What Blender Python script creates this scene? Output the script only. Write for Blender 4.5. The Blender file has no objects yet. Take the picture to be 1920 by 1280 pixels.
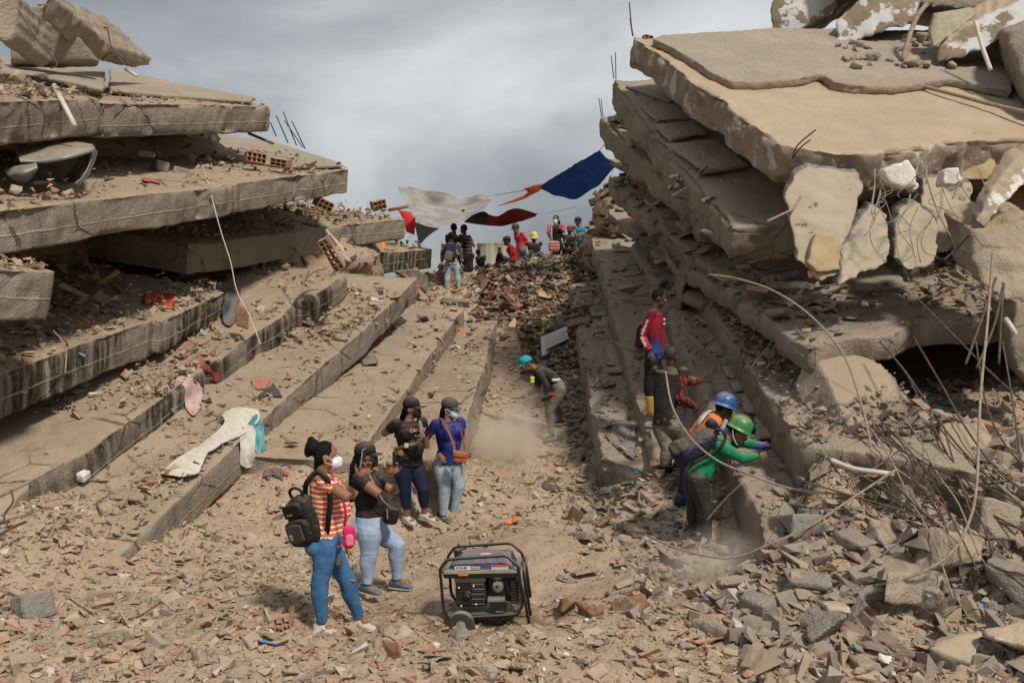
import bpy, bmesh, math, random
import numpy as np
from mathutils import Vector, Matrix, Quaternion
random.seed(7); RNG = np.random.default_rng(7)
S = bpy.context.scene; COL = S.collection
# ------------------------------------------------------------------ camera
CAMZ, FPX, HOR = 2.7, 1867.0, 577.0
cd = bpy.data.cameras.new('camera'); cam = bpy.data.objects.new('camera', cd); COL.objects.link(cam)
cam.location = (0, 0, CAMZ); cam.rotation_euler = (math.radians(90), 0, 0)
cd.lens = 35; cd.sensor_width = 36; cd.shift_y = -(640-HOR)/1920; cd.clip_end = 3000; cd.clip_start = 0.1
S.camera = cam
# ------------------------------------------------------------------ sky, sun, exposure
SUN_D = Vector((-0.60, 0.92, -1.22)).normalized()      # the way the light travels
el = math.asin(-SUN_D.z); az = math.atan2(-SUN_D.x, -SUN_D.y)
W = bpy.data.worlds.new('World'); S.world = W; W.use_nodes = True
nt = W.node_tree; nt.nodes.clear(); N = nt.nodes.new; LK = nt.links.new
sky = N('ShaderNodeTexSky'); sky.sky_type = 'NISHITA'; sky.sun_disc = False
sky.sun_elevation = el; sky.sun_rotation = az
tc = N('ShaderNodeTexCoord'); mp = N('ShaderNodeMapping'); mp.inputs['Scale'].default_value = (1.0, 1.0, 2.2)
mp.inputs['Location'].default_value = (3.7, 0.3, 1.1)
LK(tc.outputs['Generated'], mp.inputs['Vector'])
n1 = N('ShaderNodeTexNoise'); n1.inputs['Scale'].default_value = 2.1; n1.inputs['Detail'].default_value = 7; n1.inputs['Roughness'].default_value = 0.52
n1.inputs['Distortion'].default_value = 0.35
LK(mp.outputs[0], n1.inputs['Vector'])
cr = N('ShaderNodeValToRGB'); E = cr.color_ramp.elements
E[0].position = 0.33; E[0].color = (0.235, 0.26, 0.285, 1); E[1].position = 0.72; E[1].color = (0.80, 0.81, 0.81, 1)
e = E.new(0.5); e.color = (0.42, 0.44, 0.46, 1)
vd = N('ShaderNodeVectorMath'); vd.operation = 'DISTANCE'; vd.inputs[1].default_value = (-0.06, 0.975, 0.215); LK(tc.outputs['Generated'], vd.inputs[0])   # thinner cloud, lit from behind
vm = N('ShaderNodeMapRange'); vm.interpolation_type = 'SMOOTHSTEP'; LK(vd.outputs['Value'], vm.inputs[0])
for i_, x_ in enumerate((0.0, 0.36, 0.05, 0.0)): vm.inputs[i_+1].default_value = x_
va = N('ShaderNodeMath'); va.operation = 'ADD'; LK(n1.outputs['Fac'], va.inputs[0]); LK(vm.outputs[0], va.inputs[1]); LK(va.outputs[0], cr.inputs['Fac'])
bg1 = N('ShaderNodeBackground'); bg1.inputs['Strength'].default_value = 0.08; LK(sky.outputs[0], bg1.inputs['Color'])
bg2 = N('ShaderNodeBackground'); bg2.inputs['Strength'].default_value = 1.0; LK(cr.outputs[0], bg2.inputs['Color'])
mx = N('ShaderNodeMixShader'); mx.inputs[0].default_value = 0.9
LK(bg1.outputs[0], mx.inputs[1]); LK(bg2.outputs[0], mx.inputs[2])
wo = N('ShaderNodeOutputWorld'); LK(mx.outputs[0], wo.inputs['Surface'])
ld = bpy.data.lights.new('sun', 'SUN'); ld.energy = 3.4; ld.angle = math.radians(7); ld.color = (1.0, 0.93, 0.83)
sun = bpy.data.objects.new('sun', ld); COL.objects.link(sun)
sun.rotation_euler = SUN_D.to_track_quat('-Z', 'Y').to_euler()
S.view_settings.view_transform = 'Standard'; S.view_settings.look = 'None'
S.view_settings.exposure = 0.0; S.view_settings.gamma = 1.0
S.render.engine = 'CYCLES'; S.cycles.max_bounces = 5; S.cycles.diffuse_bounces = 3; S.cycles.volume_bounces = 3
S.cycles.use_denoising = True; S.cycles.transparent_max_bounces = 6

# ------------------------------------------------------------------ helpers
def P(px, py, d):
    return Vector(((px-960)/FPX*d, d, CAMZ-(py-HOR)/FPX*d))
def tag(o, label=None, cat=None, group=None, kind=None):
    if label: o['label'] = label
    if cat: o['category'] = cat
    if group: o['group'] = group
    if kind: o['kind'] = kind
    return o
def empty(name, loc, label=None, cat=None, group=None):
    o = bpy.data.objects.new(name, None); COL.objects.link(o); o.location = loc; o.empty_display_size = .1
    return tag(o, label, cat, group)
def link(name, me, mat=None, parent=None, world=True):
    """one mesh object; vertices are in world space, moved into the parent's frame"""
    o = bpy.data.objects.new(name, me); COL.objects.link(o)
    if mat is not None:
        me.materials.clear(); me.materials.append(mat)
    if parent is not None:
        o.parent = parent
        if world:
            o.matrix_parent_inverse = pinv(parent)
    return o
def pinv(o):
    if o.parent: return Matrix.Identity(4)
    return Matrix.LocRotScale(o.location, o.rotation_euler, o.scale).inverted()
def np_mesh(name, V, F, smooth=False):
    """V (n,3), F list of arrays each (m,k)"""
    me = bpy.data.meshes.new(name)
    V = np.asarray(V, np.float32)
    if not isinstance(F, list): F = [F]
    F = [np.asarray(f, np.int32) for f in F if len(f)]
    me.vertices.add(len(V)); me.vertices.foreach_set('co', V.ravel())
    idx = np.concatenate([f.ravel() for f in F]); tot = np.concatenate([np.full(len(f), f.shape[1], np.int32) for f in F])
    st = np.concatenate([[0], np.cumsum(tot)[:-1]]).astype(np.int32)
    me.loops.add(len(idx)); me.loops.foreach_set('vertex_index', idx)
    me.polygons.add(len(tot)); me.polygons.foreach_set('loop_start', st); me.polygons.foreach_set('loop_total', tot)
    if smooth: me.polygons.foreach_set('use_smooth', np.ones(len(tot), bool))
    me.update(calc_edges=True)
    if not smooth: me.shade_flat()
    return me
class MB:
    """collects raw geometry"""
    def __init__(s): s.v = []; s.f = []; s.n = 0
    def add(s, V, F):
        s.v.extend([tuple(v) for v in V]); s.f.extend([tuple(i+s.n for i in f) for f in F]); s.n += len(V)
    def box(s, c, size, R=None, taper=1.0):
        R = R or Matrix.Identity(3); c = Vector(c); a = []
        for z in (-.5, .5):
            k = taper if z > 0 else 1
            for x, y in ((-.5, -.5), (.5, -.5), (.5, .5), (-.5, .5)):
                a.append(c + R @ Vector((x*size[0]*k, y*size[1]*k, z*size[2])))
        s.add(a, [(3,2,1,0),(4,5,6,7),(0,1,5,4),(1,2,6,5),(2,3,7,6),(3,0,4,7)])
    def tube(s, pts, rad, seg=8, cap=True, squash=None):
        pts = [Vector(p) for p in pts]; n = len(pts)
        if not hasattr(rad, '__len__'): rad = [rad]*n
        V = []; F = []; up = None
        for i, p in enumerate(pts):
            t = (pts[min(i+1, n-1)] - pts[max(i-1, 0)])
            if t.length < 1e-9: t = Vector((0,0,1))
            t.normalize()
            if up is None:
                up = t.orthogonal().normalized()
            up = (up - t*up.dot(t)); up = up.normalized() if up.length > 1e-6 else t.orthogonal().normalized()
            b = t.cross(up)
            for k in range(seg):
                a = 2*math.pi*k/seg
                V.append(p + (up*math.cos(a) + b*math.sin(a))*rad[i])
        for i in range(n-1):
            for k in range(seg):
                k2 = (k+1) % seg
                F.append((i*seg+k, i*seg+k2, (i+1)*seg+k2, (i+1)*seg+k))
        if cap:
            F.append(tuple(range(seg-1, -1, -1))); F.append(tuple((n-1)*seg+k for k in range(seg)))
        s.add(V, F)
    def ell(s, c, r, R=None, nu=12, nv=8):
        c = Vector(c); R = R or Matrix.Identity(3)
        if not hasattr(r, '__len__'): r = (r, r, r)
        V = [c + R @ Vector((0, 0, -r[2]))]; F = []
        for j in range(1, nv):
            th = -math.pi/2 + math.pi*j/nv
            for i in range(nu):
                a = 2*math.pi*i/nu
                V.append(c + R @ Vector((r[0]*math.cos(th)*math.cos(a), r[1]*math.cos(th)*math.sin(a), r[2]*math.sin(th))))
        V.append(c + R @ Vector((0, 0, r[2])))
        for i in range(nu):
            i2 = (i+1) % nu
            F.append((0, 1+i2, 1+i)); t = 1+(nv-2)*nu
            F.append((len(V)-1, t+i, t+i2))
            for j in range(nv-2):
                F.append((1+j*nu+i, 1+j*nu+i2, 1+(j+1)*nu+i2, 1+(j+1)*nu+i))
        s.add(V, F)
    def rings(s, rings, cap=True):
        n = len(rings[0]); V = [p for r in rings for p in r]; F = []
        for i in range(len(rings)-1):
            for k in range(n):
                k2 = (k+1) % n
                F.append((i*n+k, i*n+k2, (i+1)*n+k2, (i+1)*n+k))
        if cap:
            F.append(tuple(range(n-1, -1, -1))); F.append(tuple((len(rings)-1)*n+k for k in range(n)))
        s.add(V, F)
    def mesh(s, name, smooth=False):
        me = bpy.data.meshes.new(name); me.from_pydata(s.v, [], s.f); me.validate()
        if smooth: me.polygons.foreach_set('use_smooth', np.ones(len(me.polygons), bool))
        me.update(); return me
    def build(s, name, mat, parent=None, smooth=False, bevel=0):
        o = link(name, s.mesh(name, smooth), mat, parent)
        if bevel:
            m = o.modifiers.new('b', 'BEVEL'); m.width = bevel; m.segments = 2; m.limit_method = 'ANGLE'
        return o
def remesh(me, voxel, smooth_it=0, smooth=True):
    """voxel union of closed shells -> one continuous surface"""
    o = bpy.data.objects.new('tmp', me); COL.objects.link(o)
    m = o.modifiers.new('r', 'REMESH'); m.mode = 'VOXEL'; m.voxel_size = voxel; m.use_smooth_shade = smooth
    if smooth_it:
        q = o.modifiers.new('s', 'SMOOTH'); q.iterations = smooth_it; q.factor = .5
    dg = bpy.context.evaluated_depsgraph_get(); dg.update()
    r = bpy.data.meshes.new_from_object(o.evaluated_get(dg)); bpy.data.objects.remove(o); bpy.data.meshes.remove(me)
    return r
def getv(me):
    a = np.empty(len(me.vertices)*3, np.float32); me.vertices.foreach_get('co', a); return a.reshape(-1, 3)
def getn(me):
    a = np.empty(len(me.vertices)*3, np.float32); me.vertex_normals.foreach_get('vector', a); return a.reshape(-1, 3)
def setv(me, V):
    me.vertices.foreach_set('co', np.asarray(V, np.float32).ravel()); me.update()
# value noise, vectorised
def _h(i, j, k, seed):
    h = (i.astype(np.int64)*73856093) ^ (j.astype(np.int64)*19349663) ^ (k.astype(np.int64)*83492791) ^ (seed*2654435761 & 0x7fffffff)
    h = (h ^ (h >> 13))*1274126177 & 0x7fffffff
    h = (h ^ (h >> 16)) & 0xffff
    return h/65535.0
def vn(Pn, sc, seed=0):
    q = np.asarray(Pn, np.float64)*sc; i = np.floor(q).astype(np.int64); f = q-i; f = f*f*(3-2*f)
    r = 0
    for a in (0, 1):
        for b in (0, 1):
            for c in (0, 1):
                w = (f[:, 0] if a else 1-f[:, 0])*(f[:, 1] if b else 1-f[:, 1])*(f[:, 2] if c else 1-f[:, 2])
                r = r + w*_h(i[:, 0]+a, i[:, 1]+b, i[:, 2]+c, seed)
    return r
def fbm(Pn, sc, seed=0, o=4):
    r = 0; a = .5; t = 0
    for k in range(o):
        r = r + a*vn(Pn, sc*2**k, seed+k*17); t += a; a *= .5
    return r/t - .5
# ------------------------------------------------------------------ materials
class NT:
    def __init__(s, name):
        s.m = bpy.data.materials.new(name); s.m.use_nodes = True; s.t = s.m.node_tree; s.t.nodes.clear()
        s.out = s.n('ShaderNodeOutputMaterial'); s.p = s.n('ShaderNodeBsdfPrincipled'); s.t.links.new(s.p.outputs[0], s.out.inputs[0])
        s.p.inputs['Roughness'].default_value = .9; s.p.inputs['Specular IOR Level'].default_value = .25
        s.tc = s.n('ShaderNodeTexCoord'); s.geo = s.n('ShaderNodeNewGeometry')
    def n(s, t): return s.t.nodes.new(t)
    def l(s, a, b): s.t.links.new(a, b)
    def obj(s): return s.tc.outputs['Object']
    def pos(s): return s.geo.outputs['Position']
    def vmap(s, vec, scale=(1,1,1), loc=(0,0,0), rot=(0,0,0)):
        m = s.n('ShaderNodeMapping'); m.inputs['Scale'].default_value = scale; m.inputs['Location'].default_value = loc; m.inputs['Rotation'].default_value = rot
        s.l(vec, m.inputs['Vector']); return m.outputs[0]
    def noise(s, vec, sc, det=4, rough=.6, dist=0):
        m = s.n('ShaderNodeTexNoise'); m.inputs['Scale'].default_value = sc; m.inputs['Detail'].default_value = det; m.inputs['Roughness'].default_value = rough
        m.inputs['Distortion'].default_value = dist; s.l(vec, m.inputs['Vector']); return m.outputs['Fac']
    def voro(s, vec, sc, out='Color', feat='F1'):
        m = s.n('ShaderNodeTexVoronoi'); m.feature = feat; m.inputs['Scale'].default_value = sc; s.l(vec, m.inputs['Vector']); return m.outputs[out]
    def rng(s, v, a, b, c=0., d=1.):
        m = s.n('ShaderNodeMapRange'); s.l(v, m.inputs[0])
        for i, x in enumerate((a, b, c, d)): m.inputs[i+1].default_value = x
        return m.outputs[0]
    def math(s, op, a, b=None):
        m = s.n('ShaderNodeMath'); m.operation = op
        for i, x in enumerate((a, b)):
            if x is None: continue
            if isinstance(x, (int, float)): m.inputs[i].default_value = x
            else: s.l(x, m.inputs[i])
        return m.outputs[0]
    def mix(s, f, a, b, mode='MIX'):
        m = s.n('ShaderNodeMix'); m.data_type = 'RGBA'; m.blend_type = mode
        for i, x in ((0, f), (6, a), (7, b)):
            if isinstance(x, (int, float)): m.inputs[i].default_value = x
            elif isinstance(x, tuple): m.inputs[i].default_value = (*x[:3], 1)
            else: s.l(x, m.inputs[i])
        return m.outputs[2]
    def ramp(s, v, stops, const=False):
        m = s.n('ShaderNodeValToRGB'); e = m.color_ramp.elements
        if const: m.color_ramp.interpolation = 'CONSTANT'
        e[0].position = stops[0][0]; e[0].color = (*stops[0][1], 1); e[1].position = stops[-1][0]; e[1].color = (*stops[-1][1], 1)
        for p_, c in stops[1:-1]:
            q = e.new(p_); q.color = (*c, 1)
        s.l(v, m.inputs[0]); return m.outputs[0]
    def sep(s, v):
        m = s.n('ShaderNodeSeparateXYZ'); s.l(v, m.inputs[0]); return m.outputs
    def bump(s, h, strength=.5, dist=.02, prev=None):
        m = s.n('ShaderNodeBump'); m.inputs['Strength'].default_value = strength; m.inputs['Distance'].default_value = dist
        s.l(h, m.inputs['Height'])
        if prev is not None: s.l(prev, m.inputs['Normal'])
        s.l(m.outputs[0], s.p.inputs['Normal']); return m.outputs[0]
    def col(s, c):
        if isinstance(c, tuple): s.p.inputs['Base Color'].default_value = (*c[:3], 1)
        else: s.l(c, s.p.inputs['Base Color'])
    def dust(s, c, dcol, lo=.3, hi=.9, amt=.8, sc=6):
        nz = s.sep(s.geo.outputs['Normal'])[2]
        f = s.rng(nz, lo, hi); f = s.math('MULTIPLY', f, s.rng(s.noise(s.pos(), sc), .3, .55, .25, amt))
        return s.mix(f, c, dcol)
DUST = (0.445, 0.345, 0.245); DUST2 = (0.37, 0.295, 0.215)
_mc = {}
def mat_plain(name, c, rough=.8, spec=.25, metal=0, var=.18, sc=8, bump=.25, bsc=60, bd=.004, dustamt=0):
    if name in _mc: return _mc[name]
    t = NT(name); f = t.noise(t.pos(), sc, 3)
    k = t.mix(t.rng(f, .3, .7), tuple(x*(1-var) for x in c), tuple(min(1, x*(1+var)) for x in c))
    if dustamt: k = t.dust(k, DUST, amt=dustamt)
    t.col(k); t.p.inputs['Roughness'].default_value = rough; t.p.inputs['Specular IOR Level'].default_value = spec; t.p.inputs['Metallic'].default_value = metal
    if bump: t.bump(t.noise(t.pos(), bsc, 3), bump, bd)
    _mc[name] = t.m; return t.m
def mat_concrete(name, side, top=DUST, stain=.0, line=None, topamt=.95, mould=0., crack=.75):
    t = NT(name); o = t.obj(); w = t.pos()
    a = t.noise(w, .7, 5, .6); b = t.noise(w, 9, 5, .7); c = t.noise(w, 45, 3, .6)
    k = t.mix(t.rng(a, .3, .7), tuple(x*.78 for x in side), tuple(x*1.18 for x in side))
    k = t.mix(t.rng(b, .35, .75, 0, .35), k, tuple(x*1.5 for x in side))
    nz = t.sep(t.geo.outputs['Normal'])[2]
    if stain or mould:
        d = t.noise(t.vmap(o, (5, 5, .35)), 1.0, 5, .65); patch = t.noise(t.vmap(o, (.45, .45, .45), (3.1, 0, 0)), 1, 2)
        f = t.math('MULTIPLY', t.rng(d, .44-.05*mould, .62-.08*mould), t.rng(patch, .5-.12*mould, .62-.1*mould))
        k = t.mix(t.math('MULTIPLY', f, max(stain, mould)), k, (.035, .03, .024))
    if line is not None:
        z = t.sep(o)[2]; wob = t.math('MULTIPLY', t.noise(o, 2.5, 3), .05)
        zz = t.math('ABSOLUTE', t.math('SUBTRACT', t.math('ADD', z, wob), line+.025))
        ln = t.rng(zz, .006, .016, 1, 0); ln = t.math('MULTIPLY', ln, t.rng(t.noise(o, 1.6, 2), .35, .5))
        k = t.mix(t.math('MULTIPLY', ln, .7), k, tuple(x*1.7 for x in side))
    tp = t.mix(t.rng(t.noise(w, 1.3, 5), .3, .7), tuple(x*.84 for x in top), tuple(x*1.1 for x in top))
    tp = t.mix(t.rng(b, .45, .8, 0, .3), tp, tuple(x*.6 for x in top))
    f = t.math('MULTIPLY', t.rng(nz, .35, .8), t.rng(t.noise(w, 2.2, 5, .7), .22, .42, .4, topamt))
    k = t.mix(f, k, tp)
    f2 = t.math('MULTIPLY', t.rng(t.noise(w, 5, 6, .75), .45, .7), .35)      # dust clinging to the sides
    k = t.mix(f2, k, tuple(x*.85 for x in top))
    ck = t.voro(t.vmap(w, (1, 1, 1.3)), 1.1, 'Distance', 'DISTANCE_TO_EDGE'); ck = t.math('MULTIPLY', t.rng(t.math('ADD', ck, t.math('MULTIPLY', t.noise(w, 7, 4), .10)), .055, .075, 1, 0), t.rng(t.noise(w, .6, 2), .48, .56)); k = t.mix(t.math('MULTIPLY', ck, crack), k, (.07, .055, .04))
    sp = t.voro(w, 34, 'Distance'); spf = t.math('MULTIPLY', t.rng(sp, .12, .2, 1, 0), t.rng(t.noise(w, 3, 3), .45, .6)); k = t.mix(t.math('MULTIPLY', spf, .6), k, (.10, .08, .06))
    t.col(k); t.p.inputs['Roughness'].default_value = .95; t.p.inputs['Specular IOR Level'].default_value = .15
    d_ = t.noise(w, 3.2, 6, .72); h = t.math('ADD', t.math('ADD', t.math('MULTIPLY', b, 1.0), t.math('MULTIPLY', c, .6)), t.math('MULTIPLY', d_, 1.2)); h = t.math('SUBTRACT', h, t.math('MULTIPLY', ck, crack)); pr = t.bump(h, .85, .05)
    if line is not None: t.bump(ln, .8, .02, pr)
    return t.m
def mat_rubble(name, stops, dust=.75, dcol=DUST):
    t = NT(name); r = t.geo.outputs['Random Per Island']
    k = t.ramp(r, stops, True)
    k = t.mix(t.rng(t.noise(t.pos(), 18, 4), .3, .7), t.mix(1.0, k, (.68, .68, .68), 'MULTIPLY'), t.mix(1.0, k, (1.15, 1.15, 1.15), 'MULTIPLY'))
    k = t.dust(k, dcol, .1, .85, dust, 5)
    t.col(k); t.p.inputs['Roughness'].default_value = .95; t.p.inputs['Specular IOR Level'].default_value = .15
    t.bump(t.noise(t.pos(), 70, 4, .7), .6, .012); return t.m
TAN=(.37,.28,.195); TAN2=(.32,.24,.165); GREY=(.27,.24,.20); TERRA=(.38,.19,.115); WHT=(.62,.59,.54); DRK=(.13,.10,.075); BRN=(.27,.19,.125); PALE=(.47,.39,.29)
M_rub = mat_rubble('rubble_tan', [(0, TAN), (.22, TAN2), (.42, BRN), (.52, PALE), (.70, GREY), (.85, TERRA), (.93, WHT), (.955, DRK), (1., DRK)], .92)
M_brk = mat_rubble('rubble_brick', [(0, TAN), (.2, BRN), (.36, TERRA), (.47, (.42,.25,.16)), (.56, PALE), (.72, TAN2), (.85, GREY), (.95, WHT), (.985, DRK), (1., DRK)], .7)
M_gry = mat_rubble('rubble_grey', [(0, GREY), (.25, (.2,.175,.145)), (.45, TAN2), (.62, (.3,.27,.22)), (.8, BRN), (.9, TERRA), (.94, WHT), (.965, DRK), (1., DRK)], .8, DUST2)
def mat_ground():
    t = NT('dusty_ground'); w = t.pos()
    a = t.noise(w, .5, 5); b = t.noise(w, 5, 6, .7)
    k = t.mix(t.rng(a, .3, .7), (.37, .275, .19), (.455, .35, .25))
    k = t.mix(t.rng(b, .35, .75, 0, .7), k, (.33, .235, .16))
    wv = t.vmap(w); v = t.sep(t.voro(wv, 26)); dd = t.voro(wv, 26, 'Distance')
    st = t.ramp(v[0], [(0, TAN), (.35, BRN), (.55, PALE), (.75, TERRA), (.9, GREY), (1, GREY)], True)
    f = t.math('MULTIPLY', t.rng(dd, .25, .4, 1, 0), t.rng(v[1], .45, .5))
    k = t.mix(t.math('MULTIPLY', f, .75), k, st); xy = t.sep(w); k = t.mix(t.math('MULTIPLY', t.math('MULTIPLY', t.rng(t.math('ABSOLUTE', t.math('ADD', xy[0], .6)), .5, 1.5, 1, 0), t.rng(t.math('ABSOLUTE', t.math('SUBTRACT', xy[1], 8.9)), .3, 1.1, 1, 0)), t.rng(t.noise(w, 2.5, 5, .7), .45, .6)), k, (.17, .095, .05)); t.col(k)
    h = t.math('ADD', t.math('MULTIPLY', b, 1.2), t.math('MULTIPLY', t.math('MULTIPLY', f, t.rng(dd, 0, .4, 1, .2)), .8))
    h = t.math('ADD', h, t.math('MULTIPLY', t.noise(w, 60, 3), .3)); t.bump(h, .8, .03)
    t.p.inputs['Specular IOR Level'].default_value = .1; return t.m
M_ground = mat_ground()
C_SIDE = (.30, .255, .20)
M_con = mat_concrete('concrete', C_SIDE, stain=.5, line=-.29)
M_conm = mat_concrete('concrete_mouldy', (.30, .26, .20), stain=.9, line=-.29, mould=1.)
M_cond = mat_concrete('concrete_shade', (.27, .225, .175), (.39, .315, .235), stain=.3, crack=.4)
M_conr = mat_concrete('concrete_rough', (.35, .30, .235), stain=.0, crack=.3)
M_tile = mat_concrete('screed_layer', (.33, .27, .2), (.40, .34, .265), topamt=.9, crack=.12)
M_rebar = mat_plain('rusty_steel', (.115, .082, .062), .75, .3, .3, .35, 30, .4, 90, .002)
M_rebarl = mat_plain('dusty_steel', (.30, .235, .175), .8, .25, .1, .3, 25, .4, 90, .002)
M_wire = mat_plain('dusty_wire', (.22, .18, .14), .8, .2, 0, .3, 20, 0)
# ------------------------------------------------------------------ terrain
ANC = [  # px, py, distance
 (-300,1290,7.2),(0,1280,7.2),(400,1280,7.2),(960,1275,7.2),(1400,1280,7.2),(1900,1280,7.2),(2300,1250,7.2),
 (500,1195,8.0),(700,1200,7.9),(900,1205,8.0),(1100,1200,7.9),(1300,1195,7.9),(1600,1190,7.9),(1900,1160,8.0),
 (620,1185,8.35),(900,1183,8.7),(980,1170,8.8),(760,1120,9.6),(700,1118,9.7),(850,1105,9.7),(1050,1110,9.5),
 (250,1110,9.6),(100,1130,8.9),(0,1060,9.4),(150,1000,10.2),(0,980,10.2),
 (1000,1000,10.9),(900,1000,11.6),(780,992,12.2),(850,975,12.4),(1050,985,11.6),(1150,975,12),(1000,935,13),
 (1000,890,14.2),(1030,828,16.4),(930,830,16),(955,760,18.2),(905,870,14.2),(925,760,17.8),(940,680,20.6),(1060,740,18.5),(1000,650,21.5),(960,620,22.8),
 (1050,610,23),(860,545,27.3),(950,604,24.6),(1000,604,24.3),(1055,604,24.3),(955,512,27.0),(1000,502,27.2),(1055,497,27.2),(900,505,29),(950,500,30),(1000,492,30.5),(1060,487,30.5),(1100,478,31),
 (840,532,28),(830,574,25.3),(870,578,25),(800,540,26),
 (1190,905,11.9),(1230,1000,11),(1310,1045,10.3),(1250,1040,10.5),(1150,1090,9.7),(1400,1065,9.6),
 (1470,1050,9.3),(1500,960,9.9),(1600,1080,9.0),(1800,1000,9.2),(1900,1040,8.8),(1900,900,9.9),(2050,900,10),
 (1462,1030,9.0),(1510,990,9.3),(1620,1000,9.5),(830,905,13),(320,1075,10.6),(290,1110,10.0),(400,985,11.8),(450,1075,10.05),(490,885,13.4),(560,815,14.8),(660,720,17.2),(600,960,12.3),(480,960,12.4),(520,878,13.0),(600,868,13.2),(655,888,12.8),(700,890,12.7),(160,1100,9.6),(1545,868,9.7),(1600,850,9.75),(1700,842,9.8),(1800,838,9.8),(1900,832,9.9),(1530,905,9.5),(1600,905,9.4),(1750,900,9.4),(1900,890,9.5),(1560,1005,8.9),(1700,1000,8.9),(1850,1000,8.9),(1650,800,10.8),(1800,790,11),(1750,760,12),(1900,740,12.6),(1950,1160,8.1),(1750,1150,8.3),
]
pts = np.array([list(P(*a)) for a in ANC])
xyz = [tuple(p) for p in pts]
# under the stacks and outside the frame
xyz += [(-9,9,.4),(-9,13,.8),(-9,20,2.0),(-9,28,3.0),(-5,14,.7),(-5,19,1.3),(-5,25,2.8),(-3.9,15,.6),(-3.2,18,1.2),(-2.6,22,1.8),(-1.6,16,.6),(-1.4,19,1.0),(-1.0,23,1.8),(-12,18,1.4),
        (9,9,.9),(9,13,1.6),(9,20,2.6),(6,14,1.6),(6,20,2.6),(2.6,14,.6),(3,19,2.0),(2,19,1.6),(1.6,16,.7),(1.7,22,2.5),(4,28,3.6),(9,28,3.4),(-14,10,.3),(14,10,.4),(-9,33,3.2),(9,33,3.2),(0,33,4.0),(-8,5,0),(8,5,0),(0,5,-.05),(0,2,-.05),(-8,1,0),(8,1,0)]
A = np.array(xyz)
def _k(r2): return np.where(r2 > 1e-12, r2*np.log(r2+1e-12), 0)
n = len(A); d2 = ((A[:, None, :2]-A[None, :, :2])**2).sum(-1)
K = np.zeros((n+3, n+3)); K[:n, :n] = _k(d2)+np.eye(n)*.08; K[:n, n] = 1; K[:n, n+1:] = A[:, :2]; K[n:, :n] = K[:n, n:].T
WT = np.linalg.solve(K, np.concatenate([A[:, 2], [0, 0, 0]]))
def gz(x, y, rough=True):
    x = np.atleast_1d(np.asarray(x, float)); y = np.atleast_1d(np.asarray(y, float)); out = np.zeros(len(x))
    for s in range(0, len(x), 20000):
        X = x[s:s+20000]; Y = y[s:s+20000]
        r = (X[:, None]-A[None, :, 0])**2+(Y[:, None]-A[None, :, 1])**2
        out[s:s+20000] = _k(r) @ WT[:n] + WT[n] + X*WT[n+1] + Y*WT[n+2]
    out = np.clip(out, -.6, 5.5)
    f = np.clip((np.abs(x)-12)/8, 0, 1); g = np.clip((y-32.5)/9, 0, 1); h = np.clip((2-y)/4, 0, 1)
    w = (1-f*f*(3-2*f))*(1-g*g*(3-2*g))*(1-h)
    out = out*w
    if rough:
        q = np.stack([x, y, x*0], 1)
        out = out + w*(fbm(q, .9, 3, 3)*.22 + fbm(q, 3.7, 9, 4)*.13)
    return out
def gz1(x, y): return float(gz([x], [y])[0])
def grid_axis(lo, hi, step, far):
    a = np.arange(lo, hi+step/2, step); e = []; s = step; q = hi
    while q < far: s *= 1.35; q += s; e.append(q)
    f = []; s = step; q = lo
    while q > -far: s *= 1.35; q -= s; f.append(q)
    return np.concatenate([f[::-1], a, e])
def make_ground():
    xs = grid_axis(-7.5, 7.5, .055, 900); ys = grid_axis(5.5, 32, .055, 1200)
    X, Y = np.meshgrid(xs, ys); x = X.ravel(); y = Y.ravel(); z = gz(x, y)
    q = np.stack([x, y, z], 1); m = (np.abs(x) < 8) & (y > 5) & (y < 33)
    z = z + m*(fbm(q, 11, 21, 3)*.05)
    nx, ny = len(xs), len(ys); i = np.arange(nx*ny).reshape(ny, nx)
    F = np.stack([i[:-1, :-1], i[:-1, 1:], i[1:, 1:], i[1:, :-1]], -1).reshape(-1, 4)
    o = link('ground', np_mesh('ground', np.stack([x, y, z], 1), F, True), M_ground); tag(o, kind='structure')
make_ground()
# ------------------------------------------------------------------ rubble templates and scatter
def chunk_template(rs, size=(1, 1, 1), npt=12, box=False):
    bm = bmesh.new()
    for i in range(npt):
        if box:
            v = [rs.choice([-1, 1])*rs.uniform(.75, 1) for _ in range(3)]
        else:
            v = [rs.gauss(0, 1) for _ in range(3)]; L = math.sqrt(sum(a*a for a in v)); v = [a/L*rs.uniform(.75, 1) for a in v]
        bm.verts.new([a*b*.5 for a, b in zip(v, size)])
    r = bmesh.ops.convex_hull(bm, input=bm.verts)
    bmesh.ops.delete(bm, geom=[g for g in r['geom_interior'] if isinstance(g, bmesh.types.BMVert)], context='VERTS')
    bmesh.ops.triangulate(bm, faces=bm.faces); bm.verts.index_update()
    V = np.array([v.co[:] for v in bm.verts]); F = np.array([[v.index for v in f.verts] for f in bm.faces]); bm.free()
    return V, F
_rs = random.Random(5)
T_CH = [chunk_template(_rs, (1, _rs.uniform(.6, .95), _rs.uniform(.4, .7)), _rs.choice([7, 8, 9])) for _ in range(16)]
T_SH = [chunk_template(_rs, (1.15, _rs.uniform(.45, .95), _rs.uniform(.13, .28)), _rs.choice([8, 9, 10]), True) for _ in range(16)]
T_BR = [chunk_template(_rs, (1, _rs.uniform(.4, .6), _rs.uniform(.2, .5)), 9, True) for _ in range(10)]
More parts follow.
